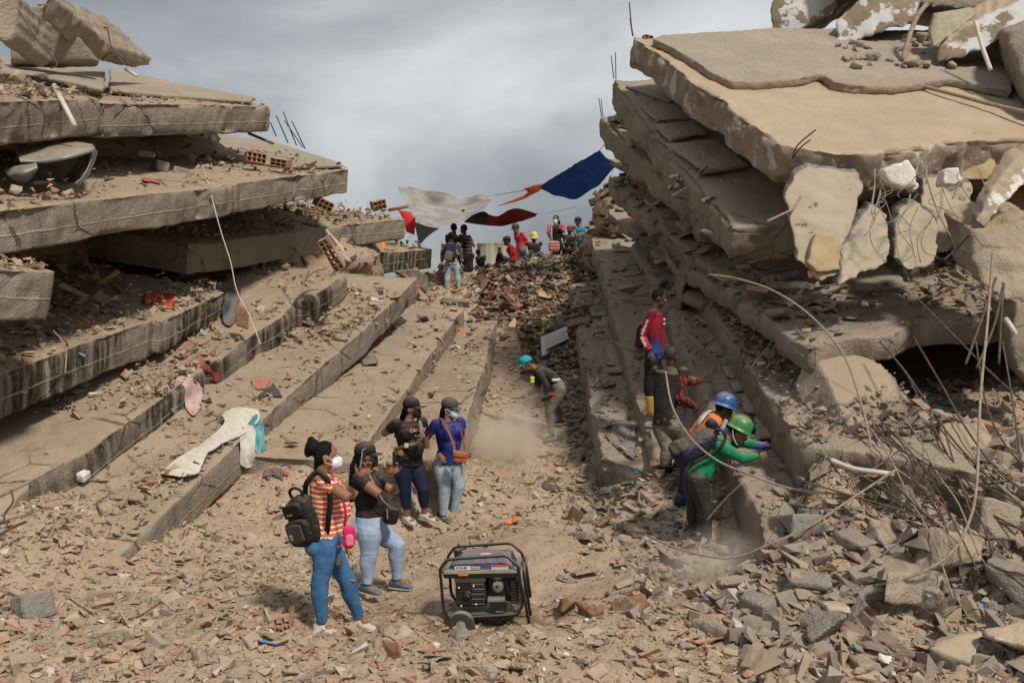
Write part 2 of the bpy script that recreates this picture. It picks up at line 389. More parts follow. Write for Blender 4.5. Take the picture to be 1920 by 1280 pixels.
def rot_mats(n, flat=.5):
    """random rotations; flat 1 keeps pieces lying"""
    a = RNG.uniform(0, 2*np.pi, n); t = np.abs(RNG.normal(0, (1-flat)*1.2+.12, n)); b = RNG.uniform(0, 2*np.pi, n)
    ca, sa, ct, st, cb, sb = np.cos(a), np.sin(a), np.cos(t), np.sin(t), np.cos(b), np.sin(b); z = np.zeros(n); o = np.ones(n)
    R1 = np.stack([ca, -sa, z, sa, ca, z, z, z, o], 1).reshape(-1, 3, 3)
    R2 = np.stack([ct, z, st, z, o, z, -st, z, ct], 1).reshape(-1, 3, 3)
    R3 = np.stack([cb, -sb, z, sb, cb, z, z, z, o], 1).reshape(-1, 3, 3)
    return R3 @ R2 @ R1
def scatter(name, Pn, size, mat, mix=(.60, .15, .25), flat=.55, lift=.03, kind='stuff', basis=None, **kw):
    n = len(Pn)
    if n == 0: return
    R = rot_mats(n, flat)
    if basis is not None: R = np.asarray(basis)[None] @ R
    fam = RNG.choice(3, n, p=mix); Vs = []; Fs = []; off = 0
    for f, T in enumerate((T_CH, T_SH, T_BR)):
        ids = np.where(fam == f)[0]; k = RNG.integers(0, len(T), len(ids))
        for j in range(len(T)):
            s = ids[k == j]
            if not len(s): continue
            V, F = T[j]; sc = size[s][:, None, None]*RNG.uniform(.8, 1.2, (len(s), 1, 3))
            W_ = np.einsum('nij,nkj->nki', R[s], V[None]*sc) + Pn[s][:, None] + np.array([0, 0, 1])*(size[s]*lift)[:, None, None]
            Vs.append(W_.reshape(-1, 3)); Fs.append((F[None]+(np.arange(len(s))*len(V))[:, None, None]+off).reshape(-1, 3)); off += len(s)*len(V)
    o = link(name, np_mesh(name, np.concatenate(Vs), np.concatenate(Fs)), mat); tag(o, kind=kind, **kw); return o
def szs(n, lo, hi, p=2.2):
    """many small, few large"""
    u = RNG.uniform(0, 1, n); return lo*(hi/lo)**(u**p)
def ground_pts(n, x0, x1, y0, y1, mask=None):
    x = RNG.uniform(x0, x1, n); y = RNG.uniform(y0, y1, n)
    if mask is not None:
        k = mask(x, y); x = x[k]; y = y[k]
    return np.stack([x, y, gz(x, y)], 1)
# ------------------------------------------------------------------ concrete slabs
def frame_from(E0, E1, side, slope, yaw=.2):
    """X along the edge, Y back under the stack, Z up out of the slab; origin at the near (left stack) or far (right stack) end"""
    if side == 'L': X = (E1-E0); org = E0
    else: X = (E0-E1); org = E1
    X = X.normalized(); h = Vector((X.x, X.y, 0)).normalized()
    Y = Vector((0, 0, 1)).cross(h); Y = (Y + h*yaw*(1 if side == 'L' else -1)).normalized(); Y.z = slope
    Z = X.cross(Y).normalized(); Y = Z.cross(X).normalized()
    return org, Matrix((X, Y, Z)).transposed()
def prism_local(outline, t, z0=0.):
    bm = bmesh.new()
    vs = [bm.verts.new((x, y, z0)) for x, y in outline]; f = bm.faces.new(vs); f.normal_update()
    if f.normal.z < 0: bmesh.ops.reverse_faces(bm, faces=[f])
    r = bmesh.ops.extrude_face_region(bm, geom=[f]); nv = [g for g in r['geom'] if isinstance(g, bmesh.types.BMVert)]
    for v in nv: v.co.z -= t
    bmesh.ops.recalc_face_normals(bm, faces=bm.faces)
    me = bpy.data.meshes.new('p'); bmesh.ops.triangulate(bm, faces=bm.faces); bm.to_mesh(me); bm.free(); return me
def poly_dist(V, outline):
    q = V[:, :2]; d = np.full(len(V), 9.)
    for i in range(len(outline)):
        a = np.array(outline[i]); b = np.array(outline[(i+1) % len(outline)]); ab = b-a; L = (ab*ab).sum()
        if L < 1e-9: continue
        t = np.clip(((q-a)@ab)/L, 0, 1); d = np.minimum(d, np.hypot(*(q-(a+t[:, None]*ab)).T))
    return d
def rough_slab(outline, t, voxel=.06, chip=.07, wob=.05, seed=0, z0=0., rag=0., pit=0., bulge=.0):
    if rag:      # ragged outline
        o2 = []
        for i in range(len(outline)):
            a = np.array(outline[i]); b = np.array(outline[(i+1) % len(outline)]); L = np.hypot(*(b-a)); k = max(1, int(L/.16)); nrm = np.array([-(b-a)[1], (b-a)[0]])/max(L, 1e-6)
            for j in range(k):
                p = a+(b-a)*j/k
                o2.append(tuple(p + nrm*(fbm(np.array([[p[0], p[1], seed]]), 2.2, seed, 3)[0]*2*rag)))
        outline = o2
    me = remesh(prism_local(outline, t, z0), voxel, 0, True)
    V = getv(me).astype(np.float64); Nn = getn(me).astype(np.float64)
    de = poly_dist(V, outline); dz = np.minimum(np.abs(V[:, 2]-z0), np.abs(V[:, 2]-(z0-t))); cre = np.maximum(de, dz)
    q = V + seed*3.17
    nz = np.clip(fbm(q, 2.2, seed, 4)*2.4+.35, 0, 1.6)
    V -= Nn*(chip*nz*np.exp(-cre/.07))[:, None]
    side = np.abs(Nn[:, 2]) < .6
    V += Nn*(fbm(q, 1.1, seed+5, 4)*wob*(np.where(side, 1.4, .8)))[:, None]
    V += Nn*(fbm(q, 7, seed+8, 3)*.045*np.where(side, 1.+rag*6, .6))[:, None]; V -= Nn*(side*np.clip(fbm(q, 1.7, seed+12, 4)-.09, 0, .3)*(.28+rag*2))[:, None]
    if pit:
        V -= Nn*(side*np.clip(fbm(q, 5.5, seed+2, 2)-.08, 0, 1)*pit)[:, None]
    V[:, 2] += bulge*fbm(V*np.array([1, 1, 0.])+seed, .35, seed+4, 2)
    setv(me, V); return me
SLABS = {}
def slab(key, E0, E1, side, slope, Wd, t, mat, label, outline=None, name='broken_concrete_slab', voxel=.06, chip=.07, yaw=.2, seed=1, rag=0., pit=0., bulge=.12, ext=(0, 0), group='collapsed floor slabs'):
    org, R = frame_from(E0, E1, side, slope, yaw); L = (E1-E0).length
    if outline is None: outline = [(-ext[0], 0), (L+ext[1], 0), (L+ext[1]+.9, Wd), (-ext[0], Wd)]
    me = rough_slab(outline, t, voxel, chip, seed=seed, rag=rag, pit=pit, bulge=bulge)
    o = bpy.data.objects.new(name, me); COL.objects.link(o); me.materials.append(mat)
    o.location = org; o.rotation_euler = R.to_euler(); tag(o, label, 'slab', group, 'thing')
    SLABS[key] = (o, org, R, L, Wd, outline); return o
def on(key, u, v, z=0.):
    o, org, R, *_ = SLABS[key]; return org + R @ Vector((u, v, z))
def inpoly(x, y, poly):
    c = np.zeros(len(x), bool); j = len(poly)-1
    for i in range(len(poly)):
        xi, yi = poly[i]; xj, yj = poly[j]
        if yi != yj: c ^= ((yi > y) != (yj > y)) & (x < (xj-xi)*(y-yi)/(yj-yi)+xi)
        j = i
    return c
def slab_pts(key, n, u0=None, u1=None, v0=0.06, v1=None, h=0., clump=0.):
    o, org, R, L, Wd, out = SLABS[key]
    u0 = 0 if u0 is None else u0; u1 = L if u1 is None else u1; v1 = Wd if v1 is None else v1
    u = RNG.uniform(u0, u1, n); v = RNG.uniform(v0, v1, n); k = inpoly(u, v, out)
    if clump:
        q = np.stack([u, v, u*0], 1); k &= (fbm(q, .8, 5, 3)+.5 + clump*(v-v0)/(v1-v0) > RNG.uniform(.3, .75, n))
    u = u[k]; v = v[k]; loc = np.stack([u, v, np.abs(RNG.normal(0, 1, len(u)))*h], 1)
    return loc @ np.array(R).T + np.array(org)
def part_slab(key, name, outline, t, mat, z0, seed=3, rag=.05, voxel=.035, chip=.03, label=None):
    o, org, R, *_ = SLABS[key]
    me = rough_slab(outline, t, voxel, chip, .01, seed, z0, rag); me.materials.append(mat)
    c = bpy.data.objects.new(name, me); COL.objects.link(c); c.parent = o
    if label: c['label'] = label
    return c
def px_on(key, px, py, z=0.):
    """where the line of sight through a photo pixel meets the slab's plane -> (u, v)"""
    o, org, R, *_ = SLABS[key]; n = R.col[2]; d = P(px, py, 1)-Vector((0, 0, CAMZ)); c = Vector((0, 0, CAMZ)); q = org+n*z
    s = (q-c).dot(n)/d.dot(n); l = R.transposed() @ (c+d*s-org); return (l.x, l.y)
V3 = Vector
# ---- left stack, from the lowest level up
slab('L1', P(852,862,12.9), P(933,600,23.5), 'L', -.12, 2.6, .5, M_con, 'lowest slab of the left stack, thin dusty ledge just behind the women', seed=11, ext=(.3,.0))
slab('L2', P(664,868,12.9), P(872,575,23.2), 'L', .15, 3.4, .52, M_con, 'second lowest left slab, dusty flat top running up behind the woman with crossbody strap', seed=12, pit=.05, yaw=.5)
slab('L3', P(222,1040,10.25), P(758,547,20.), 'L', .17, 3.2, .52, M_con, 'long clean edge beam with its pointed near end sunk in rubble left of the women', seed=13, chip=.05,
     outline=[(-.75,.1),(-.3,.0),(11.35,0),(11.2,3.6),(4,3.6),(-.8,2.2)])
slab('L4', P(228,803,12.3), P(636,516,19.), 'L', .2, 4.4, .55, M_conm, 'mould stained slab edge with pink curtains draped over it', seed=14, pit=.06,
     outline=[(-2.6,.15),(-2.1,-.05),(-1.4,.12),(-.7,-.05),(0,0),(2.1,0),(2.25,.28),(2.5,0),(5.25,0),(5.4,.2),(5.6,-.12),(7.35,-.1),(7.6,4.4),(-2.7,4.4)], rag=.02)
slab('L5', P(-60,725,10.8), P(298,596,14.3), 'L', .2, 6.5, .56, M_conm, 'black streaked slab edge at the left with a rounded broken near corner', seed=15, chip=.09, ext=(1.2,0))
slab('L5x', P(306,603,14.1), P(428,544,16.4), 'L', .2, 6.5, .52, M_conm, 'short mouldy slab edge with a blue rag hanging at its far end', seed=16, chip=.14)
slab('L5b', P(556,492,21.), P(812,464,27.5), 'L', .16, 5, .55, M_conm, 'darkened edge beam high under the hanging green tarp', seed=17)
slab('L6', P(-60,500,9.8), P(104,513,10.9), 'L', .2, 4, .56, M_con, 'short cracked block of floor sticking out at the left frame edge', seed=18, yaw=.0)
slab('L6b', P(352,458,16.6), P(608,428,20.6), 'L', .17, 5, .55, M_con, 'edge beam with a pale square broken end face', seed=19, yaw=0.)
slab('L6c', P(614,420,20.8), P(762,411,24.), 'L', .16, 5, .52, M_con, 'far continuation of the square ended beam below the red cloth', seed=20)
slab('L7', P(-60,401,10.0), P(656,317,20.), 'L', .19, 8, .5, M_con, 'longest left slab, overhanging edge with a dusty white cable hanging from it', seed=21)
slab('L8', P(-60,193,10.0), P(190,182,13.2), 'L', .2, 7, .52, M_con, 'upper left slab broken off beside a wide gap, pipe leaning on its edge', seed=22, chip=.1)
slab('L8b', P(196,196,13.2), P(509,199,18.6), 'L', .2, 7, .5, M_con, 'upper left slab piece jutting out against the sky', seed=23, chip=.11, pit=.08)
def ppoly(key, pix, z=0.): return [px_on(key, a, b, z) for a, b in pix]
# floor screed layers lying on the slabs
part_slab('L8b', 'screed_layer', ppoly('L8b', [(205,168),(330,180),(470,190),(478,184),(300,150),(205,128)], .07), .08, M_tile, .09, 3, .05)
part_slab('L8', 'screed_layer', ppoly('L8', [(0,137),(60,140),(120,152),(196,170),(196,130),(120,116),(0,108)], .07), .08, M_tile, .09, 4, .05)
part_slab('L7', 'screed_layer', ppoly('L7', [(380,292),(470,304),(560,312),(645,311),(640,306),(500,262),(400,252),(330,262)], .07), .08, M_tile, .09, 5, .03)
# slanting slab in the top left corner
def block_px(name, pix, mat, label, cat='chunk', group=None, voxel=.05, chip=.06, rag=0., seed=1, thick=V3((0, .5, 0)), parent=None, noise=.05, jag=0., grow=1.):
    """a broken piece: outline of photo pixels at given distances, given real thickness along `thick`"""
    if grow != 1: cx = sum(p[0] for p in pix)/len(pix); cy = sum(p[1] for p in pix)/len(pix); pix = [(cx+(p[0]-cx)*grow, cy+(p[1]-cy)*grow, p[2]) for p in pix]
    if jag:
        r_ = random.Random(seed); q_ = []
        for i in range(len(pix)):
            a_, b_ = pix[i], pix[(i+1) % len(pix)]; k_ = max(1, int(math.hypot(b_[0]-a_[0], b_[1]-a_[1])/8))
            for j in range(k_): q_.append((a_[0]+(b_[0]-a_[0])*j/k_+r_.uniform(-jag, jag), a_[1]+(b_[1]-a_[1])*j/k_+r_.uniform(-jag, jag), a_[2]+(b_[2]-a_[2])*j/k_))
        pix = q_
    bm = bmesh.new(); a = [bm.verts.new(P(*p)) for p in pix]; b = [bm.verts.new(P(*p)+thick) for p in pix]; n = len(pix)
    bm.faces.new(a); bm.faces.new(b[::-1])
    for i in range(n): bm.faces.new((a[i], a[(i+1) % n], b[(i+1) % n], b[i]))
    bmesh.ops.recalc_face_normals(bm, faces=bm.faces); bmesh.ops.triangulate(bm, faces=bm.faces)
    me = bpy.data.meshes.new(name); bm.to_mesh(me); bm.free(); me = remesh(me, voxel)
    V = getv(me).astype(float); Nn = getn(me).astype(float); q = V+seed*1.7
    V += Nn*(fbm(q, 1.3, seed, 4)*noise*2)[:, None] + Nn*(fbm(q, 6, seed+3, 3)*noise*1.1)[:, None]
    V -= Nn*(np.clip(fbm(q, 4, seed+7, 3), 0, 1)*chip)[:, None]
    if parent is None:
        c = V3(V.mean(0)); setv(me, V-np.array(c)); o = bpy.data.objects.new(name, me); COL.objects.link(o); o.location = c; me.materials.append(mat)
        tag(o, label, cat, group)
    else:
        setv(me, V); o = link(name, me, mat, parent)
        if label: o['label'] = label
    return o
tl = block_px('leaning_slab', [(92,-14,13.6),(206,84,15.6),(202,104,15.6),(160,106,15.3),(58,22,13.3)], M_conr, 'slanting broken slab against the sky in the top left corner', 'slab', 'collapsed floor slabs', thick=V3((-.5,3.2,.6)), seed=31, noise=.025, chip=.1, voxel=.04, jag=2.5)
block_px('concrete_stub', [(-20,-10,12.4),(34,-10,12.6),(32,66,12.6),(10,80,12.5),(-20,64,12.4)], M_conr, 'upright concrete stub cut by the top left frame edge', seed=32, thick=V3((-.2,1.4,0)), noise=.025, chip=.1, voxel=.035, jag=2.5)
# ---- right stack
slab('R1', P(1470,275,12.4), P(1182,66,17.), 'R', .11, 7.0, .52, M_conr, 'huge top slab of the right stack with a bare sunlit dusty surface', seed=41, yaw=0., pit=.3, chip=.16,
     outline=[(0,-.02),(5.4,0),(5.75,.55),(5.9,1.0),(5.75,1.7),(5.55,2.3),(5.65,3.0),(5.6,7.2),(0,7.2)], rag=.10, bulge=.05, voxel=.05, group=None)
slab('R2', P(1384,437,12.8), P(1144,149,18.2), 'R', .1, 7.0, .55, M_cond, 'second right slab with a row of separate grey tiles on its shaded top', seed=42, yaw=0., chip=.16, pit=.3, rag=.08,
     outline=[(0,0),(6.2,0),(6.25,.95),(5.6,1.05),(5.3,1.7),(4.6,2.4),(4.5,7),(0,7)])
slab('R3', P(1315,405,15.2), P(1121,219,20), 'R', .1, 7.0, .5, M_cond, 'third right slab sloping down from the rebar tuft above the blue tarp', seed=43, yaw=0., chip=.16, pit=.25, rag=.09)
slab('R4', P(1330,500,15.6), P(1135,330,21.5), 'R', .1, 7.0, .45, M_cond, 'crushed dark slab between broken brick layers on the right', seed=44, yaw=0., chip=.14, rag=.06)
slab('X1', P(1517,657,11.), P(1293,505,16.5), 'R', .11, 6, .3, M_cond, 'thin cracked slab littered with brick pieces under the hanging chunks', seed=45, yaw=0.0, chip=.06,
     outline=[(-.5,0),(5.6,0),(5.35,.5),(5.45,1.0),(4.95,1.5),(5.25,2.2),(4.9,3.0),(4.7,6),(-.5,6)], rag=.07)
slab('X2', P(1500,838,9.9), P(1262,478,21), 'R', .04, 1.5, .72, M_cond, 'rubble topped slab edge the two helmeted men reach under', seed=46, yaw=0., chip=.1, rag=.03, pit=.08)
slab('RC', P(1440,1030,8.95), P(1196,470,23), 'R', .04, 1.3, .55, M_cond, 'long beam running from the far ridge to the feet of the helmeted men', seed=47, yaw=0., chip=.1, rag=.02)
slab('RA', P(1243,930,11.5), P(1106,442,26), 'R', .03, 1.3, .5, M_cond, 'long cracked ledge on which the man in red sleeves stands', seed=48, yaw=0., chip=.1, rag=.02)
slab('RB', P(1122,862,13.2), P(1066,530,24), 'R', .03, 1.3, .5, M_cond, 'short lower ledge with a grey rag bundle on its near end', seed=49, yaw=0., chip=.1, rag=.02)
block_px('plaster_wall', [(20,8,14.6),(96,8,14.6),(190,116,14.9),(20,116,14.6)], M_cond, 'pale triangular wall piece behind the slanting slab', 'wall', None, seed=33, thick=V3((-.2,.4,0)), noise=.01, chip=.01)
# thin crushed layers between the big right slabs
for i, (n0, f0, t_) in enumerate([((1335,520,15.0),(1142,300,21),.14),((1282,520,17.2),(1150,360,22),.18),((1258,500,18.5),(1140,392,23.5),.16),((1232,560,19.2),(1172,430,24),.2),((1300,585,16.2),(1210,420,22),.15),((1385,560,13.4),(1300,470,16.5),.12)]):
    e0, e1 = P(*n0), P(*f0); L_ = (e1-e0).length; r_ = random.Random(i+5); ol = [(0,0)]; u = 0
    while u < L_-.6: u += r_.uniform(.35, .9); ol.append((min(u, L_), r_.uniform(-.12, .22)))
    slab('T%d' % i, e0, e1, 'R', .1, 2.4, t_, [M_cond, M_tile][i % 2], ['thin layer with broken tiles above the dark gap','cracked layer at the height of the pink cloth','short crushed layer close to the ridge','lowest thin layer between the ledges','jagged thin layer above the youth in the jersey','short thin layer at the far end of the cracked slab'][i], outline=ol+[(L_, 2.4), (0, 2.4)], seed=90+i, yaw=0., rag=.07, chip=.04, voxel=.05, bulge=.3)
# screed layer on R1
part_slab('R1', 'screed_layer', ppoly('R1', [(1222,74),(1262,92),(1332,138),(1372,156),(1420,158),(1500,150),(1540,140),(1560,156),(1600,163),(1680,165),(1720,160),(1780,150),(1900,175),(1900,60),(1440,54),(1240,66)], .1), .13, M_tile, .12, 6, .02, .04)
for i, pl in enumerate([[(1170,160),(1255,192),(1290,182),(1235,146)], [(1196,196),(1235,228),(1300,222),(1262,194)], [(1218,232),(1256,262),(1330,250),(1302,226)], [(1246,268),(1322,322),(1402,310),(1345,262)]]):
    part_slab('R2', 'floor_tile', ppoly('R2', pl, .06), .07, M_tile, .08, 60+i, .015)
part_slab('R3', 'floor_tile', ppoly('R3', [(1140,222),(1180,272),(1205,272),(1165,216)], .06), .06, M_tile, .07, 66, .01)
# tiles on the ledges
def tiles(key, n, v0, v1, seed, u0=.2, u1=None):
    r = random.Random(seed); L = SLABS[key][3]; u = u0; u1 = u1 or L-.3
    while u < u1:
        l = r.uniform(.45, 1.6)
        if r.random() < .28: u += l*.7; continue
        part_slab(key, 'floor_tile', [(u+r.uniform(-.05,.05), v0+r.uniform(0,.35)), (u+l-.05+r.uniform(-.1,.1), v0+r.uniform(0,.1)), (u+l-.05+r.uniform(-.12,.12), v1-r.uniform(0,.4)), (u+r.uniform(-.15,.25), v1-r.uniform(0,.2))], .05, M_tile, .045+r.uniform(0, .04), seed+n, .05, .04, .03); n += 1
        u += l
tiles('RA', 0, .42, 1.1, 71); tiles('RB', 0, .3, .95, 72, 3.0, 8.5); tiles('RC', 0, .35, 1.15, 73, .3, 12)

# ---- depth of the bare surfaces along the lines of sight (to lay things down on them)
def depth_map(step=4):
    bpy.context.view_layer.update(); dg = bpy.context.evaluated_depsgraph_get(); c = V3((0, 0, CAMZ)); H_, W_ = 1280//step+1, 1920//step+1; D_ = np.full((H_, W_), 99.)
    for j in range(H_):
        for i in range(W_):
            dr = P(i*step, j*step, 1)-c; ok, loc, *_ = S.ray_cast(dg, c, dr)
            if ok: D_[j, i] = loc.y
    return D_
DM = depth_map()
def D(px, py): return float(DM[min(max(int(round(py/4)), 0), DM.shape[0]-1), min(max(int(round(px/4)), 0), DM.shape[1]-1)])
def PD(px, py, up=0., fb=None):
    d = D(px, py)
    if fb and abs(d-fb) > 3.5: d = fb
    return P(px, py, d)+V3((0, 0, up))
# ------------------------------------------------------------------ rubble
def sc(name, Pn, lo, hi, mat, p=2.4, **kw):
    return scatter(name, Pn, szs(len(Pn), lo, hi, p), mat, **kw)
def pit_mask(x, y):  # keeps the dusty floor of the hollow and the path clearer
    r1 = ((x-.0)/1.8)**2+((y-10.0)/2.1)**2; r2 = ((x-.1)/1.0)**2+((y-15.5)/3.2)**2
    k = np.minimum(np.clip(r1, .06, 1), np.clip(r2, .10, 1)); return RNG.uniform(0, 1, len(x)) < k
G = ground_pts
sc('rubble', G(36000, -6.5, 6.5, 6.0, 9.2, pit_mask), .012, .15, M_brk, 3.6)
sc('rubble', G(24000, -6.5, 2.2, 9.2, 13.5, pit_mask), .012, .16, M_rub, 3.8)
sc('rubble', G(22000, 1.0, 7.5, 8.2, 13.5), .015, .28, M_gry, 3.3, flat=.35)
sc('rubble', G(13000, -1.6, 2.4, 13., 23), .018, .2, M_rub, 3.4)
sc('rubble', G(3500, .7, 2.6, 11.5, 24), .05, .3, M_gry, 1.7, flat=.3)
sc('rubble', G(9000, -3.5, 3.8, 22.5, 31.5), .04, .40, M_rub, 2.3, flat=.35)
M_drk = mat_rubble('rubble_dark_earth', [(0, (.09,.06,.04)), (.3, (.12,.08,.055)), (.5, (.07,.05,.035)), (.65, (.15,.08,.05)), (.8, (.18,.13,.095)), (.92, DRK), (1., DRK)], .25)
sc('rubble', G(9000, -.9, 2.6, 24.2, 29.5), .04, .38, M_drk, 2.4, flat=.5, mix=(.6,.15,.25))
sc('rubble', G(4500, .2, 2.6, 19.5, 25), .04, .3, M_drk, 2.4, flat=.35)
sc('rubble', G(12000, 1.7, 6.5, 7.2, 11.2, lambda x, y: fbm(np.stack([x, y, x*0], 1), 1.1, 78, 3) > RNG.uniform(-.25, .12, len(x))), .03, .40, M_gry, 2.9, flat=.3)
sc('rubble', G(6500, -5, 5.5, 6.6, 8.25, lambda x, y: ~((np.abs(x+.25) < .6) & (y > 7.9)) & (fbm(np.stack([x, y, x*0], 1), 1.3, 77, 3) > RNG.uniform(-.22, .12, len(x)))), .025, .21, M_brk, 2.6, flat=.5)
sc('rubble', G(4500, -6.5, -1.6, 7, 11.5), .03, .19, M_rub, 2.2, flat=.4)
for key, n, lo, hi, h, m, cl, v1 in [('L1',2500,.03,.16,.04,M_rub,.2,None),('L2',2600,.03,.2,.04,M_rub,.1,None),('L3',6500,.03,.22,.07,M_rub,.25,None),('L4',6500,.03,.22,.06,M_rub,.15,None),
        ('L5',3500,.03,.22,.05,M_rub,.0,None),('L5x',2400,.03,.22,.08,M_rub,.5,None),('L5b',3000,.04,.3,.1,M_rub,.6,None),('L6',1500,.03,.2,.05,M_rub,.2,None),('L6b',2600,.04,.28,.1,M_rub,.6,None),('L6c',1800,.05,.3,.12,M_rub,.6,None),
        ('L7',6500,.03,.24,.08,M_rub,.35,None),('L8',2500,.03,.18,.05,M_rub,.3,2.2),('L8b',1200,.03,.14,.03,M_rub,.1,1.3),
        ('R1',90,.02,.05,.03,M_rub,.0,None),('R2',900,.03,.14,.02,M_gry,.2,None),('R3',2500,.04,.3,.1,M_gry,.8,None),('R4',2500,.05,.35,.15,M_gry,.8,None),
        ('X1',4200,.03,.3,.06,M_gry,.25,None),('X2',6500,.03,.26,.1,M_gry,.6,None),('RC',1600,.03,.2,.03,M_gry,.3,None),('RA',600,.04,.25,.03,M_gry,.1,None),('RB',1400,.04,.28,.06,M_gry,.3,None)]:
    sc('rubble', slab_pts(key, int(n*(2.2 if key in ('L3','L4','L5','L5x','L6','L7') else 1.6)), v1=v1, h=h, clump=cl), lo*.6, hi*.9, m, 3.2)

def heap(name, c, r, seed, mat=None, n=1500, lo=.05, hi=.45, rm=None):
    m = MB(); m.ell((0, 0, 0), 1, nu=64, nv=40); me = m.mesh(name, True); V = getv(me).astype(float)
    q = V*np.array(r)+np.array(c); V = V*(1+fbm(q, .8, seed, 4)*.5+fbm(q, 3, seed+1, 4)*.18)[:, None]*np.array(r)+np.array(c)
    setv(me, V); tag(link(name, me, mat or M_ground), kind='stuff')
    k = RNG.integers(0, len(V), n); k = k[V[k, 2] > c[2]-.6*r[2]]
    sc('rubble', V[k]+RNG.normal(0, .04, (len(k), 3)), lo, hi, rm or M_gry, 1.8, flat=.3)
heap('debris_heap', (-10.2, 18.5, 3.6), (2.6, 4.5, 2.0), 1)
heap('debris_heap', (-8.5, 20, 5.4), (3, 4, 1.4), 2)
heap('debris_heap', (-5.2, 23, 3.6), (2.2, 3.5, 1.2), 3)
heap('debris_heap', (9.5, 18.5, 3.6), (2.8, 4.5, 2.6), 4)
heap('debris_heap', (9.6, 14.5, 2.0), (2.0, 3, 2.0), 5)
heap('debris_heap', (5.2, 20.5, 5.0), (2.0, 2.6, 1.6), 6)
for key, n, u0, u1, v0, v1, h in [('L7',420,1,7,1.2,4,.25),('L5',260,0,5,1.6,4,.2),('L5x',160,0,3,.5,3,.2),('L4',200,4,8,1.0,3,.15),('L3',160,3,9,1.4,3,.1),('L6b',160,0,4,.7,3,.2),('L8',120,0,3,.4,2,.1)]:
    sc('rubble', slab_pts(key, n, u0=u0, u1=u1, v0=v0, v1=v1, h=h, clump=.1), .08, .42, M_rub, 1.8, flat=.5)
# layers of broken floor tiles and brick squeezed between the right slabs
for key, n, u0, u1 in [('R3',200,.5,5.2),('R4',200,.5,6.2),('X1',120,0,3.5),('RC',40,0,5),('RA',16,0,7)]:
    Q = slab_pts(key, n, u0=u0, u1=u1, v1=1.0 if key in('R3','R4','X1') else .9, h=.2)
    sc('rubble', Q, .15, .5, M_gry, 1.6, flat=.75, mix=(.15,.75,.1))
# ------------------------------------------------------------------ people
def mat_cloth(name, c, var=.15, dustamt=.15, rough=.85, bump=.5, stripes=None, fn=None):
    if name in _mc: return _mc[name]
    t = NT(name); w = t.pos(); f = t.noise(w, 14, 4, .6)
    k = t.mix(t.rng(f, .3, .7), tuple(x*(1-var) for x in c), tuple(min(1, x*(1+var)) for x in c))
    if stripes:
        per, wd, sc_ = stripes; z = t.sep(w)[2]; z = t.math('ADD', z, t.math('MULTIPLY', t.noise(w, 5, 2), .035))
        m = t.math('FRACT', t.math('DIVIDE', z, per)); k = t.mix(t.math('LESS_THAN', m, wd), k, sc_)
    if fn: k = fn(t, k)
    k = t.dust(k, DUST, .2, .9, dustamt, 9); t.col(k); t.p.inputs['Roughness'].default_value = rough; t.p.inputs['Specular IOR Level'].default_value = .15
    h = t.math('ADD', t.noise(t.vmap(w, (1, 1, 1.8)), 22, 3, .5, 1.0), t.math('MULTIPLY', t.noise(w, 160, 2), .12)); t.bump(h, bump, .012)
    _mc[name] = t.m; return t.m
SKIN = mat_plain('skin_brown', (.26, .125, .07), .5, .4, 0, .1, 12, .1, 80, .001)
SKIN2 = mat_plain('skin_deep_brown', (.22, .11, .062), .5, .4, 0, .1, 12, .1, 80, .001)
SKIN3 = mat_plain('skin_dark', (.075, .042, .028), .55, .35, 0, .1, 12, .1, 80, .001)
HAIR = mat_plain('black_hair', (.010, .009, .008), .75, .12, 0, .3, 60, .5, 120, .004)
M_eye = mat_plain('eye_white', (.6, .57, .52), .3, .5, 0, 0, 8, 0); M_iris = mat_plain('iris_dark', (.01, .008, .006), .2, .5, 0, 0, 8, 0)
M_blackcloth = mat_cloth('black_cloth', (.018, .017, .017)); M_whitemask = mat_cloth('white_mask', (.74, .76, .78), .04, .0)
M_bluemask = mat_cloth('blue_mask', (.52, .66, .76), .04, 0)
def basis(F, U=None):
    F = V3(F).normalized(); U = V3(U or (0, 0, 1)); Rt = F.cross(U).normalized(); U = Rt.cross(F).normalized()
    return Matrix((Rt, F, U)).transposed()      # columns: right, forward, up
def hand_geo(mb, wr, dr, nrm, s=1., curl=.5, side=1, spread=.0):
    """palm, four unequal bent fingers and a thumb leaving the side of the palm"""
    d = V3(dr).normalized(); n = V3(nrm); n = (n-d*n.dot(d)).normalized(); b = d.cross(n)*side     # b points to the thumb side
    mb.ell(wr+d*.045*s, (.040*s, .016*s, .052*s), Matrix((b, n, d)).transposed())
    for i, (off, L) in enumerate(((.028, .072), (.010, .082), (-.009, .076), (-.027, .060))):
        p = wr+d*.078*s+b*off*s; pts = [p]; a = curl*(.5+.12*i); q = p; dd = (d+b*(off*spread*14)).normalized()
        for k, f in enumerate((.45, .32, .23)):
            dir_ = dd*math.cos(a)-n*math.sin(a); q = q+dir_*L*f*s; pts.append(q); a += curl*.75
        mb.tube(pts, [.0095*s, .009*s, .008*s, .0065*s], 7)
    p = wr+d*.03*s+b*.03*s; mb.tube([wr+d*.015*s+b*.015*s, p+b*.012*s, p+b*.028*s+d*.028*s-n*.012*s*curl, p+b*.03*s+d*.055*s-n*.03*s*curl], [.013*s, .012*s, .010*s, .007*s], 7)
def ering(c, R, a, b, n=18, pw=2.3):
    r = []
    for k in range(n):
        t = 2*math.pi*k/n; x, y = math.cos(t), math.sin(t)
        r.append(c + R @ V3((math.copysign(abs(x)**(2/pw), x)*a, math.copysign(abs(y)**(2/pw), y)*b, 0)))
    return r
